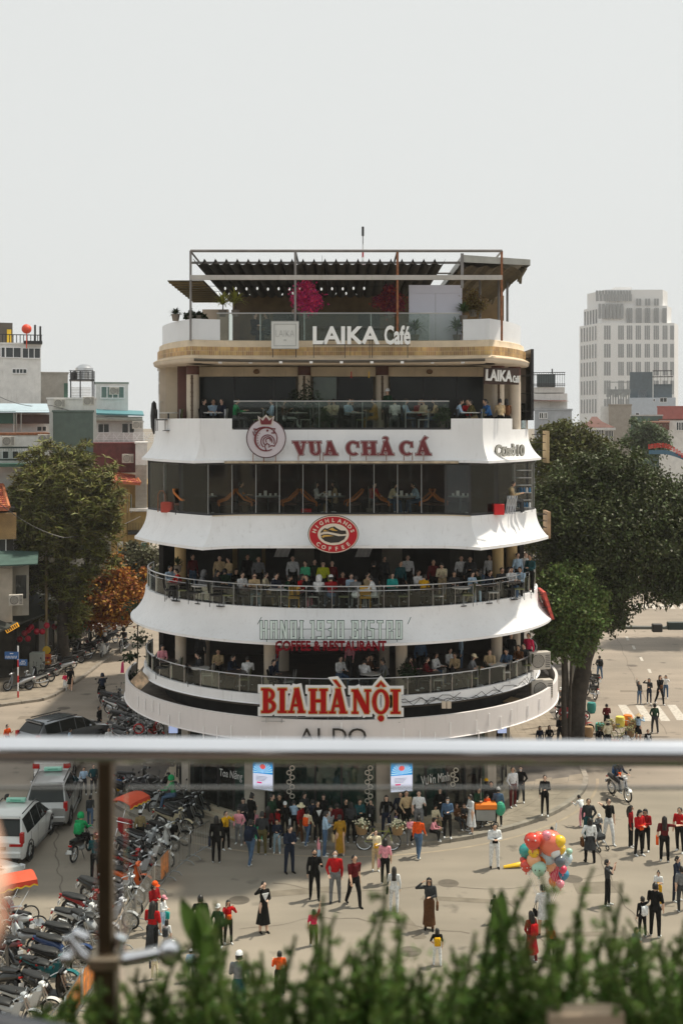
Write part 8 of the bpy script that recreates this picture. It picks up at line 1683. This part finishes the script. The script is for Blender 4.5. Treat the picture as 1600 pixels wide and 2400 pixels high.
s = block('round_white_building','curved white building crowned by red letters at the right edge',1530,1600,1068,150,OW,(),8,par=0)
b = MB(); b.lathe([(5.2,0),(5.2,Zt(1068,150) + .02)],28,(1.5,4.9,0)); b.build('curved_wall',mat('curved_white_wall',(.6,.6,.58),.7),s,True)
sg = thing('arched_roof_sign','arched sign of red letters over blue strip on top of curved white building','sign',(Xt(1550,92),92,Zt(1066,92)))
for k in range(13):
    t = (k - 5) / 8; b = MB(); x = (k - 5) * .21; z = .55 - .35 * max(0,t) ** 1.5 * 2 - .25 * t * t; b.box(x,x + .05,-.05,0,z,z + .36); b.box(x + .1,x + .15,-.05,0,z,z + .36); b.box(x,x + .15,-.053,-.003,z + (.3 if k % 2 else 0),z + (.36 if k % 2 else .06)); b.build('red_letter',mat('letter_red_bright',(.60,.03,.02),.5),sg)
b = MB(); b.grid([[(-1.0 + k * .23,.05,z - .3 * max(0,(k - 5) / 8) ** 1.5 * 2 - .15) for k in range(14)] for z in (.2,.52)]); b.build('blue_strip',mat('strip_blue',(.07,.16,.24),.5),sg)
tiled_roof('tiled_roof','wide orange roof behind the arched red letters at the right edge',[W(1520,1062,162),W(1640,1066,162),W(1640,1044,172),W(1530,1042,172)],mat('orange_roof',(.36,.12,.06),.7,var=.2),6,16)
block('far_street_house','dim dark house behind the trees at the far end of the right road',1240,1640,1330,210,mat('far_street_wall',(.08,.08,.06),.9,var=.4,scale=.3),(),10)

# ---------------- trees ----------------
def leaves(name,par,clumps,n,L,Wd_,m,seed=0,rosette=0,up=.3,hollow=.55,droop=0):
    q_ = random.Random(seed + 50)
    for c in list(clumps):
        for _ in range(3 if c[3] > .8 else 0):
            d = Vector((q_.gauss(0,1),q_.gauss(0,.7),q_.gauss(.2,1))).normalized() * c[3] * q_.uniform(.85,1.25); clumps = clumps + [(c[0] + d.x,c[1] + d.y,c[2] + d.z,c[3] * q_.uniform(.22,.42),.7)]
    rg = np.random.default_rng(seed); cl_ = np.array([c[:3] for c in clumps],float); rr = np.array([c[3] for c in clumps],float); w = rr ** 2.0; w /= w.sum()
    flat_ = np.array([c[4] if len(c) > 4 else .8 for c in clumps])
    idx = rg.choice(len(clumps),n,p=w); d = rg.normal(size=(n,3)); d /= np.linalg.norm(d,axis=1)[:,None]; rad = (hollow + (1 - hollow) * rg.random(n)) * rr[idx] * (1 + .16 * rg.normal(size=n))
    lump = 1 + .22 * np.sin(d[:,0] * 5 + idx) * np.sin(d[:,1] * 4 + idx * 2) * np.sin(d[:,2] * 6 + 1)
    pos = cl_[idx] + d * (rad * lump)[:,None] * np.stack([np.ones(n),np.ones(n),flat_[idx]],1)
    k = max(1,rosette); N_ = n * k; P = np.repeat(pos,k,0); D = np.repeat(d,k,0)
    ax = rg.normal(size=(N_,3)) + D * .5 + np.array([0,0,up]); 
    if rosette: ax = rg.normal(size=(N_,3)); ax[:,2] = ax[:,2] * .45 + .25
    ax[:,2] -= droop; ax /= np.linalg.norm(ax,axis=1)[:,None]
    nr = rg.normal(size=(N_,3)) * .6 + D * .5 + np.array([0,0,.7]); sd = np.cross(ax,nr); sd /= np.linalg.norm(sd,axis=1)[:,None] + 1e-9; up_v = np.cross(sd,ax)
    l = L * (.65 + .7 * rg.random(N_))[:,None]; w_ = Wd_ * (.7 + .6 * rg.random(N_))[:,None]
    a = P; b = P + ax * l * .5 + sd * w_ * .5 + up_v * l * .08; c = P + ax * l - np.array([0,0,1]) * l * .15; e = P + ax * l * .5 - sd * w_ * .5 + up_v * l * .08
    V = np.stack([a,b,c,e],1).reshape(-1,3).astype(np.float32); me = bpy.data.meshes.new(name); me.vertices.add(4 * N_); me.vertices.foreach_set('co',V.ravel()); me.loops.add(4 * N_); me.loops.foreach_set('vertex_index',np.arange(4 * N_,dtype=np.int32)); me.polygons.add(N_); me.polygons.foreach_set('loop_start',np.arange(0,4 * N_,4,dtype=np.int32)); me.update(calc_edges=True); me.materials.append(m)
    return link(name,me,m,par)
def leafmat(name,c,isl=.45,tr=.25):
    m = mat(name,c,.5,var=.3,scale=.8,island=isl,spec=.22); n = m.node_tree.nodes; l = m.node_tree.links; b = n['Principled BSDF']; o = n['Material Output']
    t = n.new('ShaderNodeBsdfTranslucent'); src = b.inputs['Base Color'].links[0].from_socket; l.new(src,t.inputs[0]); x = n.new('ShaderNodeMixShader'); x.inputs[0].default_value = tr; l.new(b.outputs[0],x.inputs[1]); l.new(t.outputs[0],x.inputs[2]); l.new(x.outputs[0],o.inputs[0]); return m
def limbs(par,pts_list,m,name='limb'):
    for k,(pts,rs) in enumerate(pts_list): b = MB(); b.tube(pts,rs,9); b.build('trunk' if k == 0 else name,m,par,True)
BARK = mat('dark_bark',(.055,.045,.035),.95,var=.35,scale=4,bump=.8,bscale=12)
LF1 = leafmat('long_leaf',(.14,.135,.035),.6,.08); LF2 = leafmat('big_tree_leaf',(.06,.075,.026),.5,.12); LF3 = leafmat('young_leaf',(.13,.18,.05),.5); LF4 = leafmat('orange_leaf',(.36,.145,.035),.5); LF5 = leafmat('hazy_leaf',(.10,.13,.07),.4)
def clumps(c,R_,n,r0,r1,seed,flat_=.85,zs=.8):
    rd = random.Random(seed); out = []
    for k in range(n):
        d = Vector((rd.gauss(0,1),rd.gauss(0,1),rd.gauss(0,1))).normalized() * R_ * rd.uniform(.35,1) ** .6; out.append((c[0] + d.x,c[1] + d.y,c[2] + d.z * zs,rd.uniform(r0,r1),flat_))
    return out
# left tree with long leaves
p = G(150,1565); s = thing('tree','tall dark tree with long drooping leaves on the left pavement','tree',(p.x,p.y,0)); 
def rel(u,v,Y,o=p): q = W(u,v,Y); return (q.x - o.x,q.y - o.y,q.z)
Yt = p.y
limbs(s,[([(0,0,0),(-.1,0,3),(.1,0,5.5)],[.42,.34,.3]),([(.05,0,3.5),(1.2,.3,6),(2.0,.5,9)],[.25,.18,.08]),([(0,0,4),(-1.5,-.2,7),(-2.2,0,10)],[.25,.17,.08]),([(.1,0,5.2),(.2,0,9),(0,0,13)],[.28,.18,.05])],BARK)
cl1 = clumps(rel(150,1190,Yt),2.9,26,1.0,1.6,3,.7,1.0) + [(*rel(u,v,Yt + y_),r,.7) for u,v,y_,r in ((150,1075,0,1.3),(110,1095,-.4,1.3),(190,1085,.3,1.2),(70,1130,0,1.2),(50,1165,-.3,1.0),(235,1125,0,1.1),(250,1180,-.3,1.1),(255,1240,0,1.0),(75,1230,-.5,1.3),(150,1150,-1.6,1.6),(200,1200,-1.6,1.5),(100,1180,-1.6,1.5),(235,1290,0,1.1),(210,1340,.3,1.1),(150,1290,-.5,1.8),(90,1290,0,1.4),(120,1360,0,1.5),(170,1380,0,1.4),(110,1430,.5,1.2),(180,1440,.5,1.1),(70,1350,.5,1.2))]
leaves('crown',s,cl1,8200,.50,.085,LF1,1,rosette=9,hollow=.15)
# orange tree
p = G(258,1488); s = thing('tree','small tree with orange autumn leaves left of the corner building','tree',(p.x,p.y,0)); limbs(s,[([(0,0,0),(.2,0,2.5),(.1,0,4)],[.2,.15,.1]),([(.1,0,2),(1.5,0,4)],[.1,.05])],BARK); o=p
c4 = [(*rel(u,v,82 + y_,p),r,.75) for u,v,y_,r in ((245,1365,0,1.1),(270,1350,0,1.2),(225,1400,-.5,1.1),(260,1400,-1,1.4),(300,1375,0,1.3),(300,1415,-.5,1.4),(240,1435,-.5,1.2),(220,1450,0,.9),(330,1400,0,1.2),(275,1440,-.5,1.2))]
leaves('crown',s,c4,11000,.26,.15,LF4,2,hollow=.3)
p = G(330,1470); s = thing('tree','greyish green tree behind the orange one beside the white band','tree',(p.x,p.y,0)); limbs(s,[([(0,0,0),(0,0,5)],[.18,.1])],BARK)
leaves('crown',s,[(*rel(u,v,86 + y_,p),r,.75) for u,v,y_,r in ((300,1315,0,1.1),(325,1330,0,1.2),(345,1305,0,1.2),(345,1350,0,1.3),(285,1345,0,.9),(350,1400,0,1.3))],7000,.3,.17,leafmat('greyish_leaf',(.12,.12,.07),.5),3,hollow=.3)
p = G(210,1500); s = thing('tree','low green bush at the foot of the left shops','shrub',(p.x,p.y,0)); limbs(s,[([(0,0,0),(0,0,3)],[.12,.06])],BARK)
leaves('crown',s,[(*rel(u,v,82,p),r,.8) for u,v,r in ((205,1370,.9),(200,1400,1.0),(185,1440,.9),(170,1470,.9))],3500,.3,.16,LF3,4,hollow=.3)
# big right trees
p = G(1348,1742); TY = p.y; s = thing('tree','huge dark leafy tree with leaning trunk on the right pavement','tree',(p.x,p.y,0))
limbs(s,[([(-.1,0,0),(.1,0,2.2),(.45,0,4.2),(1.1,0,6.0)],[.52,.42,.38,.32]),([(.9,0,5.4),(2.2,0,7.4),(3.2,.1,9.4)],[.3,.24,.12]),([(1.1,0,6),(.6,.4,9),(.2,.5,12)],[.26,.18,.06]),([(1.8,0,6.8),(3.6,-.2,8.2),(5.0,-.2,10)],[.2,.15,.06]),([(-.45,.1,0),(-.5,.1,3),(-.6,.2,6)],[.22,.18,.12]),([(2.6,0,8),(2.6,.3,11),(2.8,.3,13)],[.18,.12,.05])],BARK)
cr = [(*rel(u,v,TY + y_,p),r,.8) for u,v,y_,r in ((1310,1180,0,1.7),(1350,1130,0,1.6),(1400,1150,0,1.8),(1440,1080,0,1.2),(1445,1130,0,1.6),(1490,1140,0,1.5),(1520,1125,.4,1.2),(1310,1250,-.6,1.8),(1370,1220,-1.2,2.0),(1440,1210,-1.2,2.0),(1510,1200,-.6,1.9),(1560,1230,0,1.8),(1320,1310,-.4,1.6),(1380,1300,-1.2,1.9),(1450,1290,-1,1.9),(1520,1280,-.6,1.8),(1585,1290,0,1.8),(1400,1370,-.6,1.7),(1450,1360,-.6,1.5),(1570,1350,0,1.5),(1610,1210,0,1.8),(1625,1310,0,1.8),(1390,1430,0,1.2),(1440,1425,0,1.0),(1540,1385,.2,1.0),(1595,1375,.2,.9),(1285,1210,.4,1.2),(1455,1452,.2,.6),(1420,1460,.2,.8))]
leaves('crown',s,cr,76000,.19,.115,LF2,5,hollow=.3)
p = Vector((13.2,79,0)); s = thing('tree','olive green tree rising behind the huge tree beside the corner building','tree',tuple(p)); limbs(s,[([(0,0,0),(.1,0,6),(0,0,11)],[.4,.3,.15])],BARK)
leaves('crown',s,[(*rel(u,v,79 + y_,p),r,.8) for u,v,y_,r in ((1305,1020,0,1.1),(1345,1020,0,1.2),(1285,1055,0,1.4),(1330,1060,0,1.8),(1375,1060,0,1.6),(1410,1070,0,1.2),(1300,1110,0,1.9),(1360,1120,0,2.0),(1420,1130,0,1.9),(1290,1180,0,1.8),(1350,1200,0,2),(1300,1270,0,1.9),(1290,1350,0,1.9),(1340,1300,0,2))],40000,.25,.14,leafmat('olive_leaf',(.095,.10,.03),.5),6,hollow=.45)
p = Vector((10.6,56.6,0)); s = thing('tree','small bright green tree hugging the right end of the third floor','tree',(p.x,p.y,0)); limbs(s,[([(0,0,0),(-.1,0,3),(0,0,6)],[.16,.12,.07]),([(.15,.1,0),(.3,.1,5)],[.1,.06])],BARK)
leaves('crown',s,[(*rel(u,v,p.y + y_,p),r,.8) for u,v,y_,r in ((1300,1370,0,1.0),(1335,1365,0,1.1),(1360,1390,0,1.0),(1310,1410,-.4,1.2),(1350,1430,-.3,1.2),(1380,1425,0,.9),(1300,1460,0,1.0),(1340,1480,0,1.1),(1310,1510,0,.9),(1365,1500,0,.8),(1400,1455,0,.7),(1290,1530,.2,.6),(1345,1525,.2,.6),(1385,1395,.3,.5),(1402,1430,.2,.45),(1265,1440,.2,.5),(1325,1335,.3,.5),(1378,1460,.1,.5),(1275,1500,.1,.4),(1355,1548,.1,.35))],26000,.18,.10,LF3,7,hollow=.2)
p = Vector((Xt(1540,62) + .5,88,0)); s = thing('tree','dark tree filling the right edge beyond the road','tree',(Xt(1640,88),88,0)); p = Vector((Xt(1640,88),88,0)); limbs(s,[([(0,0,0),(0,0,9)],[.4,.2])],BARK)
leaves('crown',s,[(*rel(u,v,88 + y_,p),r,.8) for u,v,y_,r in ((1600,1170,0,2.0),(1620,1230,0,2.4),(1590,1290,0,2.2),(1640,1320,0,2.4),(1560,1330,0,1.8),(1600,1360,0,1.6))],14000,.34,.2,LF2,8,hollow=.45)
for uc,lb,sd in ((1455,'left of two dark trees closing the far end of the right road',21),(1560,'right of two dark trees closing the far end of the right road',22)):
    p = Vector((Xt(uc,128),128,0)); s = thing('tree',lb,'tree',tuple(p)); limbs(s,[([(0,0,0),(.2,0,8)],[.35,.2])],BARK)
    leaves('crown',s,[(*rel(uc + du,v,128 + y_,p),r,.8) for du,v,y_,r in ((-40,1340,0,2.2),(0,1330,-1,2.4),(40,1340,0,2.4),(-20,1290,0,2.6),(30,1280,0,2.6),(-50,1300,0,2),(60,1300,0,2),(0,1240,0,2.4),(-30,1365,0,1.2),(35,1368,0,1.3))],9000,.42,.26,LF2,sd,hollow=.4)
p = Vector((Xt(1520,115),115,0)); s = thing('tree','round pale hazy tree before the red band house','tree',tuple(p)); limbs(s,[([(0,0,0),(0,0,12)],[.3,.15])],BARK)
leaves('crown',s,[(*rel(u,v,115,p),r,.8) for u,v,r in ((1505,1010,1.3),(1525,1020,1.4),(1495,1030,1.2),(1545,1035,1.2),(1520,1045,1.6))],6500,.32,.2,LF5,9,hollow=.4)
# ---------------- terrace plants ----------------
def plant(name,label,u,v0,v1,Y,w,kind,m,pot=True,zf=None,cat='plant',n=None):
    x = Xt(u,Y); z1 = Zt(v0,Y); z0 = Zt(v1,Y); s = thing(name,label,cat,(x,Y,z0)); h = z1 - z0
    if pot: b = MB(); b.lathe([(.12,0),(.17,.25),(.15,.26)],12); b.build('pot',mat('plant_pot',(.2,.17,.14),.8),s)
    b = MB(); b.tube([(0,0,.1),(.03,0,h * .6)],[.03,.015],6); b.build('stem',BARK,s)
    if kind == 'bush': leaves('foliage',s,[(0,0,h * .6,h * .34,1.15),(w * .3,0,h * .45,h * .3),(-w * .3,0,h * .5,h * .3),(0,0,h * .85,h * .2),(.1 * w,0,h * .25,h * .28)],n or 900,.11,.07,m,hash(label) % 99,hollow=.2)
    else: 
        b = MB()
        for k in range(60):
            a = k * 2.4; e = random.uniform(.0,1.35); L = h * .62 * random.uniform(.7,1.1); cz = h * (.4 + .02 * (k % 6)); d = Vector((cos(a) * cos(e),sin(a) * cos(e),sin(e))); q = Vector((-sin(a),cos(a),0)) * .026; c0 = Vector((0,0,cz)); b.add([c0 - q,c0 + d * L * .6 - q,c0 + d * L + Vector((0,0,-L * .25)),c0 + d * L * .6 + q,c0 + q],[(0,1,2,3,4)])
        b.build('fronds',m,s)
    return s
BOUG = leafmat('bougainvillea_pink',(.78,.05,.24),.35); PALM = leafmat('palm_green',(.07,.12,.04),.3); YGR = leafmat('yellow_green_leaf',(.36,.36,.06),.4); DGL = leafmat('dark_pot_leaf',(.03,.05,.02),.4)
plant('bougainvillea','bright magenta bougainvillea in the middle of the roof terrace',718,655,745,46.7,.9,'bush',BOUG,n=2400); plant('bougainvillea','darker magenta bougainvillea with yellow leaves left of the screen',912,668,745,46.9,1.1,'bush',leafmat('bougainvillea_dark',(.25,.03,.06),.6),n=1900)
s = plant('bougainvillea','yellowish flowering shrub under the right roof of the terrace',1108,680,742,47.0,.9,'bush',leafmat('yellow_brown_leaf',(.20,.14,.05),.5),n=900)
for u,v0,v1,Y,k,m,lb in ((522,674,742,46.8,'frond',YGR,'yellow green spiky palm at the left of the roof terrace'),(552,668,742,47.0,'frond',YGR,'second yellow green spiky palm right of the first'),(972,738,800,46.3,'frond',PALM,'green palm behind the glass right of the word Café'),(1085,700,755,46.5,'frond',PALM,'dark green palm right of the white screen'),(1070,738,800,46.3,'frond',PALM,'green palm behind the glass at its right end'),(412,715,752,46.6,'frond',DGL,'thin dark dracaena above the left roof parapet'),(448,728,755,46.6,'bush',DGL,'low round green shrub above the left roof parapet'),(468,732,755,46.6,'bush',DGL,'small leafy shrub right of the low round one'),(720,893,1003,47.3,'bush',DGL,'tall dark plant in front of the fifth floor column'),(690,915,1003,47.5,'bush',DGL,'shorter dark plant left of the tall one on the fifth floor'),(760,960,1003,46.6,'bush',PALM,'small plant behind the fifth floor glass left of the green door'),(1036,950,1003,46.5,'bush',PALM,'small plant behind the fifth floor glass at its right end'),(955,1550,1600,46.9,'bush',DGL,'round dark bush on the lowest terrace beside the column'),(417,1300,1340,49.2,'frond',DGL,'dark fronds before the ochre column on the third floor')): plant('potted_plant',lb,u,v0,v1,Y,.5,k,m,cat='plant',n=700)
# ivy and climbing twigs at the left of the building
s = thing('climbing_twigs','dark climbing twigs with leaves at the left edge of the lowest terrace','plant',(Xt(318,54),54,3)); leaves('foliage',s,[(0,0,1.5,.5),(.2,0,3.2,.6),(0,0,4.6,.6),(-.2,0,2.4,.5)],420,.2,.12,DGL,12,hollow=0); b = MB(); b.tube([(0,0,0),(.1,0,2.5),(.1,0,5)],.03,5); b.build('stem',BARK,s)
# ---------------- foreground: the balcony the photo is taken from ----------------
bf = MB(); bf.box(-4,4,-3,2.55,14.1,14.3); tag(bf.build('balcony_floor',mat('darkened_terracotta',(.035,.022,.014),.5,var=.3)),kind='structure')  # floor colour darkened in place of shade, so the handrail reflects dark
Yr = 2.33; s = thing('balcony_railing','polished steel handrail with post and glass panels right in front of the camera','railing',(0,Yr,14.3))
zl,zr_ = EYE - (1756 - HV) / FP * Yr - 14.3,EYE - (1766 - HV) / FP * Yr - 14.3
b = MB(); b.tube([(-3,0,zl + .016),(-.67,0,zl),(.67,0,zr_),(3,0,zr_ - .016)],.0255,24); b.build('handrail',CHROME,s,True)
xp = Xt(249,Yr); zc = Zt(2240,Yr) - 14.3
BRZ = mat('tarnished_steel_post',(.085,.06,.035),.35,.6,var=.2,scale=12)
b = MB(); b.box(xp - .0135,xp + .0135,-.02,.02,zc,zl - .02,bev=.003); b.build('post',BRZ,s); b = MB(); b.box(xp - .021,xp + .021,-.03,.03,0,zc + .01,bev=.003); b.build('post',BRZ,s)
b = MB(); b.box(xp - .027,xp + .03,-.04,.04,zc - .015,zc + .012,bev=.004); b.build('clamp',mat('clamp_steel',(.30,.24,.17),.35,.8),s)
def px(u,v,y=0): p = W(u,v,Yr + y); return (p.x,y,p.z - 14.3)
b = MB(); b.tube([px(225,2262),px(190,2235),px(160,2195),px(175,2185),px(205,2200)],.011,8); b.tube([px(150,2240),px(160,2248)],[.014,.014],8); b.tube([px(275,2225),px(285,2195)],.012,8); b.tube([px(285,2250),px(375,2232)],.013,8); b.ell(px(398,2232),.024,.02,.028,12,8); b.ell(px(157,2245),.016,.014,.014,10,6); b.build('glass_holder',CHROME,s,True)
pz = EYE - (1846 - HV) / FP * (Yr + .05) - 14.3
GLF = glass('clear_panel_glass',(.95,.97,.96),.0,gl=.012)
for x0,x1 in ((-2.2,xp - .03),(xp + .03,2.4)):
    b = MB(); b.box(x0,x1,.045,.055,.05,pz - .003); b.build('glass_panel',GLF,s); b = MB(); b.box(x0,x1,.046,.054,pz - .0025,pz + .0018); b.build('glass_edge',glass('pane_edge_pale',(.9,.86,.8),.75,gl=.1),s)
b = MB(); b.tube([px(-150,2388,-.3),px(260,2470,-.3)],.03,12); b.build('lower_rail',mat('lower_rail_dark',(.03,.035,.045),.4),s,True)
b = MB(); b.box(px(1300,2370,-.1)[0],px(1475,2370,-.1)[0],-.13,-.09,px(0,2480,-.1)[2],px(0,2372,-.1)[2],bev=.004); o = b.build('wooden_board',mat('pale_wood_board',(.50,.38,.27),.7,var=.15),None,False,(0,Yr,14.3),(0,R(-1.5),0)); tag(o,'pale wooden board edge peeping up at the bottom right','board')
# the photographer's own building and its neighbours, behind and beside the camera, unseen; own wall coloured dark to darken reflections
for x0,x1,y0,zt,m,lb in ((-9,9,-3.2,17.2,DARKIN,'unseen rear wall, coloured dark for reflections, of the balcony the photo is taken from'),(-34,-9.2,-4,15,OW,'pale house left of the balcony, behind the camera'),(9.2,36,-4,15.5,BEIGE,'beige house right of the balcony, behind the camera')):
    s_ = thing('neighbour_house',lb,'building',((x0 + x1) / 2,y0,0)); h_ = (x1 - x0) / 2; b = MB(); b.box(-h_,h_,-8,0,0,zt); b.build('wall',m,s_)
    me,fr = win_mesh(1.6,1.9,1,'dark',GL_FAR)
    for r_ in range(5):
        for c_ in range(int(h_ * 2 / 3)): o = link('window',me,GL_FAR,s_,(-h_ + .9 + c_ * 3,.06,1.2 + r_ * 3.4),(0,0,0)); link('window_frame',fr,WHITEPL,o)
# planter with feathery ferns
pb = MB(); pb.box(-1.6,2.2,2.0,2.75,14.302,14.52,bev=.02); tag(pb.build('planter',mat('planter_dark',(.05,.045,.04),.8)),'long dark planter box along the balcony edge','planter')
FERN = leafmat('foxtail_needles',(.155,.24,.055),.6,.4); FSTEM = mat('fern_stem',(.10,.14,.04),.6)
def plume(u,v,Y,r,seed,lab,bend=0.0,u0=None,dens=1.0):
    rd = np.random.default_rng(seed); tip = W(u,v,Y); base = Vector((Xt(u + rd.uniform(-120,120),Y),Y + rd.uniform(-.08,.08),14.42)); s_ = thing('fern_plume',lab,'fern',tuple(base),0,'feathery fern plumes on the balcony'); H_ = (tip - base).length
    mid = (base + tip) / 2 + Vector((rd.uniform(-.10,.10) - bend * .5,0,.04 + abs(bend) * .7)); main = []
    for i in range(15): t = i / 14; q = base * (1 - t) ** 2 + mid * 2 * t * (1 - t) + tip * t * t; main.append(q - base + Vector((.006 * math.sin(i * 1.3 + seed),.006 * math.sin(i * 1.7),0)))
    lines = [(main,1.0)]
    for i in range(2,14):
        for _ in range(2 if i < 11 else 1):
            d = Vector((rd.uniform(-1,1),rd.uniform(-.8,.8),rd.uniform(-.15,.8))).normalized(); L = r * rd.uniform(1.2,3.0) * (1.15 - i / 15); p0 = main[i]; sg_ = rd.uniform(-.35,.1); lines.append(([p0 + d * L * k / 5 + Vector((0,0,sg_ * L * (k / 5) ** 2)) for k in range(6)],.62))
    b = MB()
    for l,f in lines: b.tube(l,.0028 * f + .0006,4)
    b.build('stem',FSTEM,s_); VV = []
    for l,f in lines:
        m_ = len(l) - 1; L = sum((l[i + 1] - l[i]).length for i in range(m_)); n = max(8,int(1500 * L * dens)); t = rd.random(n); ii = np.minimum((t * m_).astype(int),m_ - 1); fr = t * m_ - ii; A = np.array(l); P = A[ii] * (1 - fr[:,None]) + A[ii + 1] * fr[:,None]; T = A[ii + 1] - A[ii]; T /= np.linalg.norm(T,axis=1)[:,None]
        d = rd.normal(size=(n,3)); d -= (d * T).sum(1)[:,None] * T; d /= np.linalg.norm(d,axis=1)[:,None]; ax = d + T * .7; ax /= np.linalg.norm(ax,axis=1)[:,None]
        ll = (.019 * f ** .3 * np.minimum(1,(1.04 - t) * 3) * rd.uniform(.6,1.2,n))[:,None]; w = .0017; sd = np.cross(ax,rd.normal(size=(n,3))); sd /= np.linalg.norm(sd,axis=1)[:,None]
        VV.append(np.stack([P - sd * w * .5,P + ax * ll * .6 - sd * w,P + ax * ll,P + ax * ll * .6 + sd * w],1).reshape(-1,3))
    V = np.concatenate(VV).astype(np.float32); n = len(V) // 4; me = bpy.data.meshes.new('needles'); me.vertices.add(4 * n); me.vertices.foreach_set('co',V.ravel()); me.loops.add(4 * n); me.loops.foreach_set('vertex_index',np.arange(4 * n,dtype=np.int32)); me.polygons.add(n); me.polygons.foreach_set('loop_start',np.arange(0,4 * n,4,dtype=np.int32)); me.update(calc_edges=True); me.materials.append(FERN); link('needles',me,FERN,s_)
tips = [(60,2385,0),(120,2350,.05),(165,2330,0),(215,2300,0),(262,2290,.03),(300,2300,0),(330,2265,0),(372,2300,0),(405,2250,0),(440,2180,0),(475,2130,0),(510,2110,-.02),(545,2195,0),(575,2230,0),(610,2240,.06),(650,2260,0),(690,2190,0),(725,2165,0),(765,2095,0),(790,2140,.02),(820,2220,0),(850,2190,0),(885,2130,0),(905,2050,0),(930,2120,-.02),(955,2150,0),(985,2260,0),(1015,2270,0),(1050,2215,.03),(1085,2230,0),(1120,2180,0),(1155,2080,0),(1165,2120,.02),(1200,2100,0),(1235,2060,0),(1262,2040,0),(1280,2120,-.03),(1310,2210,0),(1345,2160,0),(1385,2030,0),(1400,2120,0),(1450,2065,0),(1470,2150,0),(1500,2200,-.12),(1530,2230,0),(1560,2210,.08),(1595,2150,0),(1620,2200,0)]
for i,(u,v,bd) in enumerate(tips): plume(u,v,2.35 + (i * 7 % 5 - 2) * .07,.032 + .008 * (i % 3),i,'feathery green fern plume in the front row, %s from the left' % ORD[i],bd)
k = 0
rd_ = random.Random(5)
for i in range(70):
    u = 110 + i * 22 + rd_.uniform(-12,12); v = 2255 + rd_.uniform(-50,70) - (40 if u > 1100 else 0) + (70 if u < 420 else 0); plume(u,v,2.5 + rd_.uniform(-.25,.15),.038,100 + i,'low dark fern plume filling the planter, %s from the left' % ORD[i],rd_.uniform(-.05,.05))
bedc = [(x_ / 10,rd_.uniform(2.15,2.55),rd_.uniform(14.66,14.80) - (.10 if x_ < -3 else 0),rd_.uniform(.08,.14),.9) for x_ in range(-6,9) for _ in range(3)]
o = leaves('fern_bed',None,bedc,60000,.022,.0045,FERN,31,hollow=.1); tag(o,'dense low mass of fern needles filling the planter below the plumes','ferns',kind='stuff')
# broad leaf blades
for i,(u0,v0,u1,v1) in enumerate(((470,2240,428,2092),(478,2225,476,2098),(1170,2240,1172,2070),(470,2300,500,2170))):
    a,c = W(u0,v0,2.45),W(u1,v1,2.4); d = c - a; L = d.length; n = Vector((d.z,0,-d.x)).normalized(); b = MB(); rows = []
    for j in range(9): t = j / 8; w = .019 * math.sin(pi * min(1,t * .93 + .06)) ** .8; q = d * t + Vector((0,-.03 * t * t,0)); rows.append([q - n * w + Vector((0,.008,0)),q,q + n * w + Vector((0,.008,0))])
    b.grid(rows); tag(b.build('leaf_blade',leafmat('broad_leaf',(.10,.17,.04),.1,.3),None,True,tuple(a)),'broad smooth green leaf rising above the ferns, %s from the left' % ORD[[0,1,3,2][i]],'leaf')
# a neighbour's hand at the left edge
hm = SKIN[1]; b = MB(); C0 = W(-240,2050,.8)
b.tube([(-.30,0,-.05),(-.12,0,-.02),(-.04,0,0)],[.034,.027,.030],10,flat=.8); b.ell((0,0,0),.045,.02,.040,12,8)
for j,(dx,L) in enumerate(((.026,.07),(.009,.078),(-.009,.073),(-.026,.058))): b.tube([(.03,0,dx),(.03 + L * .45,-.006,dx * 1.2),(.03 + L * .55,-.02,dx * 1.25 - .01),(.03 + L * .5,-.03,dx * 1.3 - .022)],[.0095,.009,.008,.007],8)
b.tube([(-.01,0,.035),(.02,-.01,.058),(.045,-.015,.062)],[.012,.0105,.009],8)
h = thing('person','blurred bare hand of a neighbour reaching in at the left edge','hand',tuple(C0)); b.build('hand',hm,h,True)
# ---------------- haze ----------------
hz = MB(); hz.box(-420,420,-40,560,-1.2,66); hm = bpy.data.materials.new('haze_air'); hm.use_nodes = True; n = hm.node_tree.nodes; n.clear(); o = n.new('ShaderNodeOutputMaterial'); pv_ = n.new('ShaderNodeVolumePrincipled'); pv_.inputs['Color'].default_value = (.95,.95,.94,1); pv_.inputs['Density'].default_value = HAZE = .00028; pv_.inputs['Anisotropy'].default_value = .2; hm.node_tree.links.new(pv_.outputs[0],o.inputs['Volume'])
tag(hz.build('haze',hm),kind='stuff')
# prototypes were only patterns for the copies
for p in protos:
    for c in kids(p):
        for g in kids(c): bpy.data.objects.remove(g)
        bpy.data.objects.remove(c)
    bpy.data.objects.remove(p)
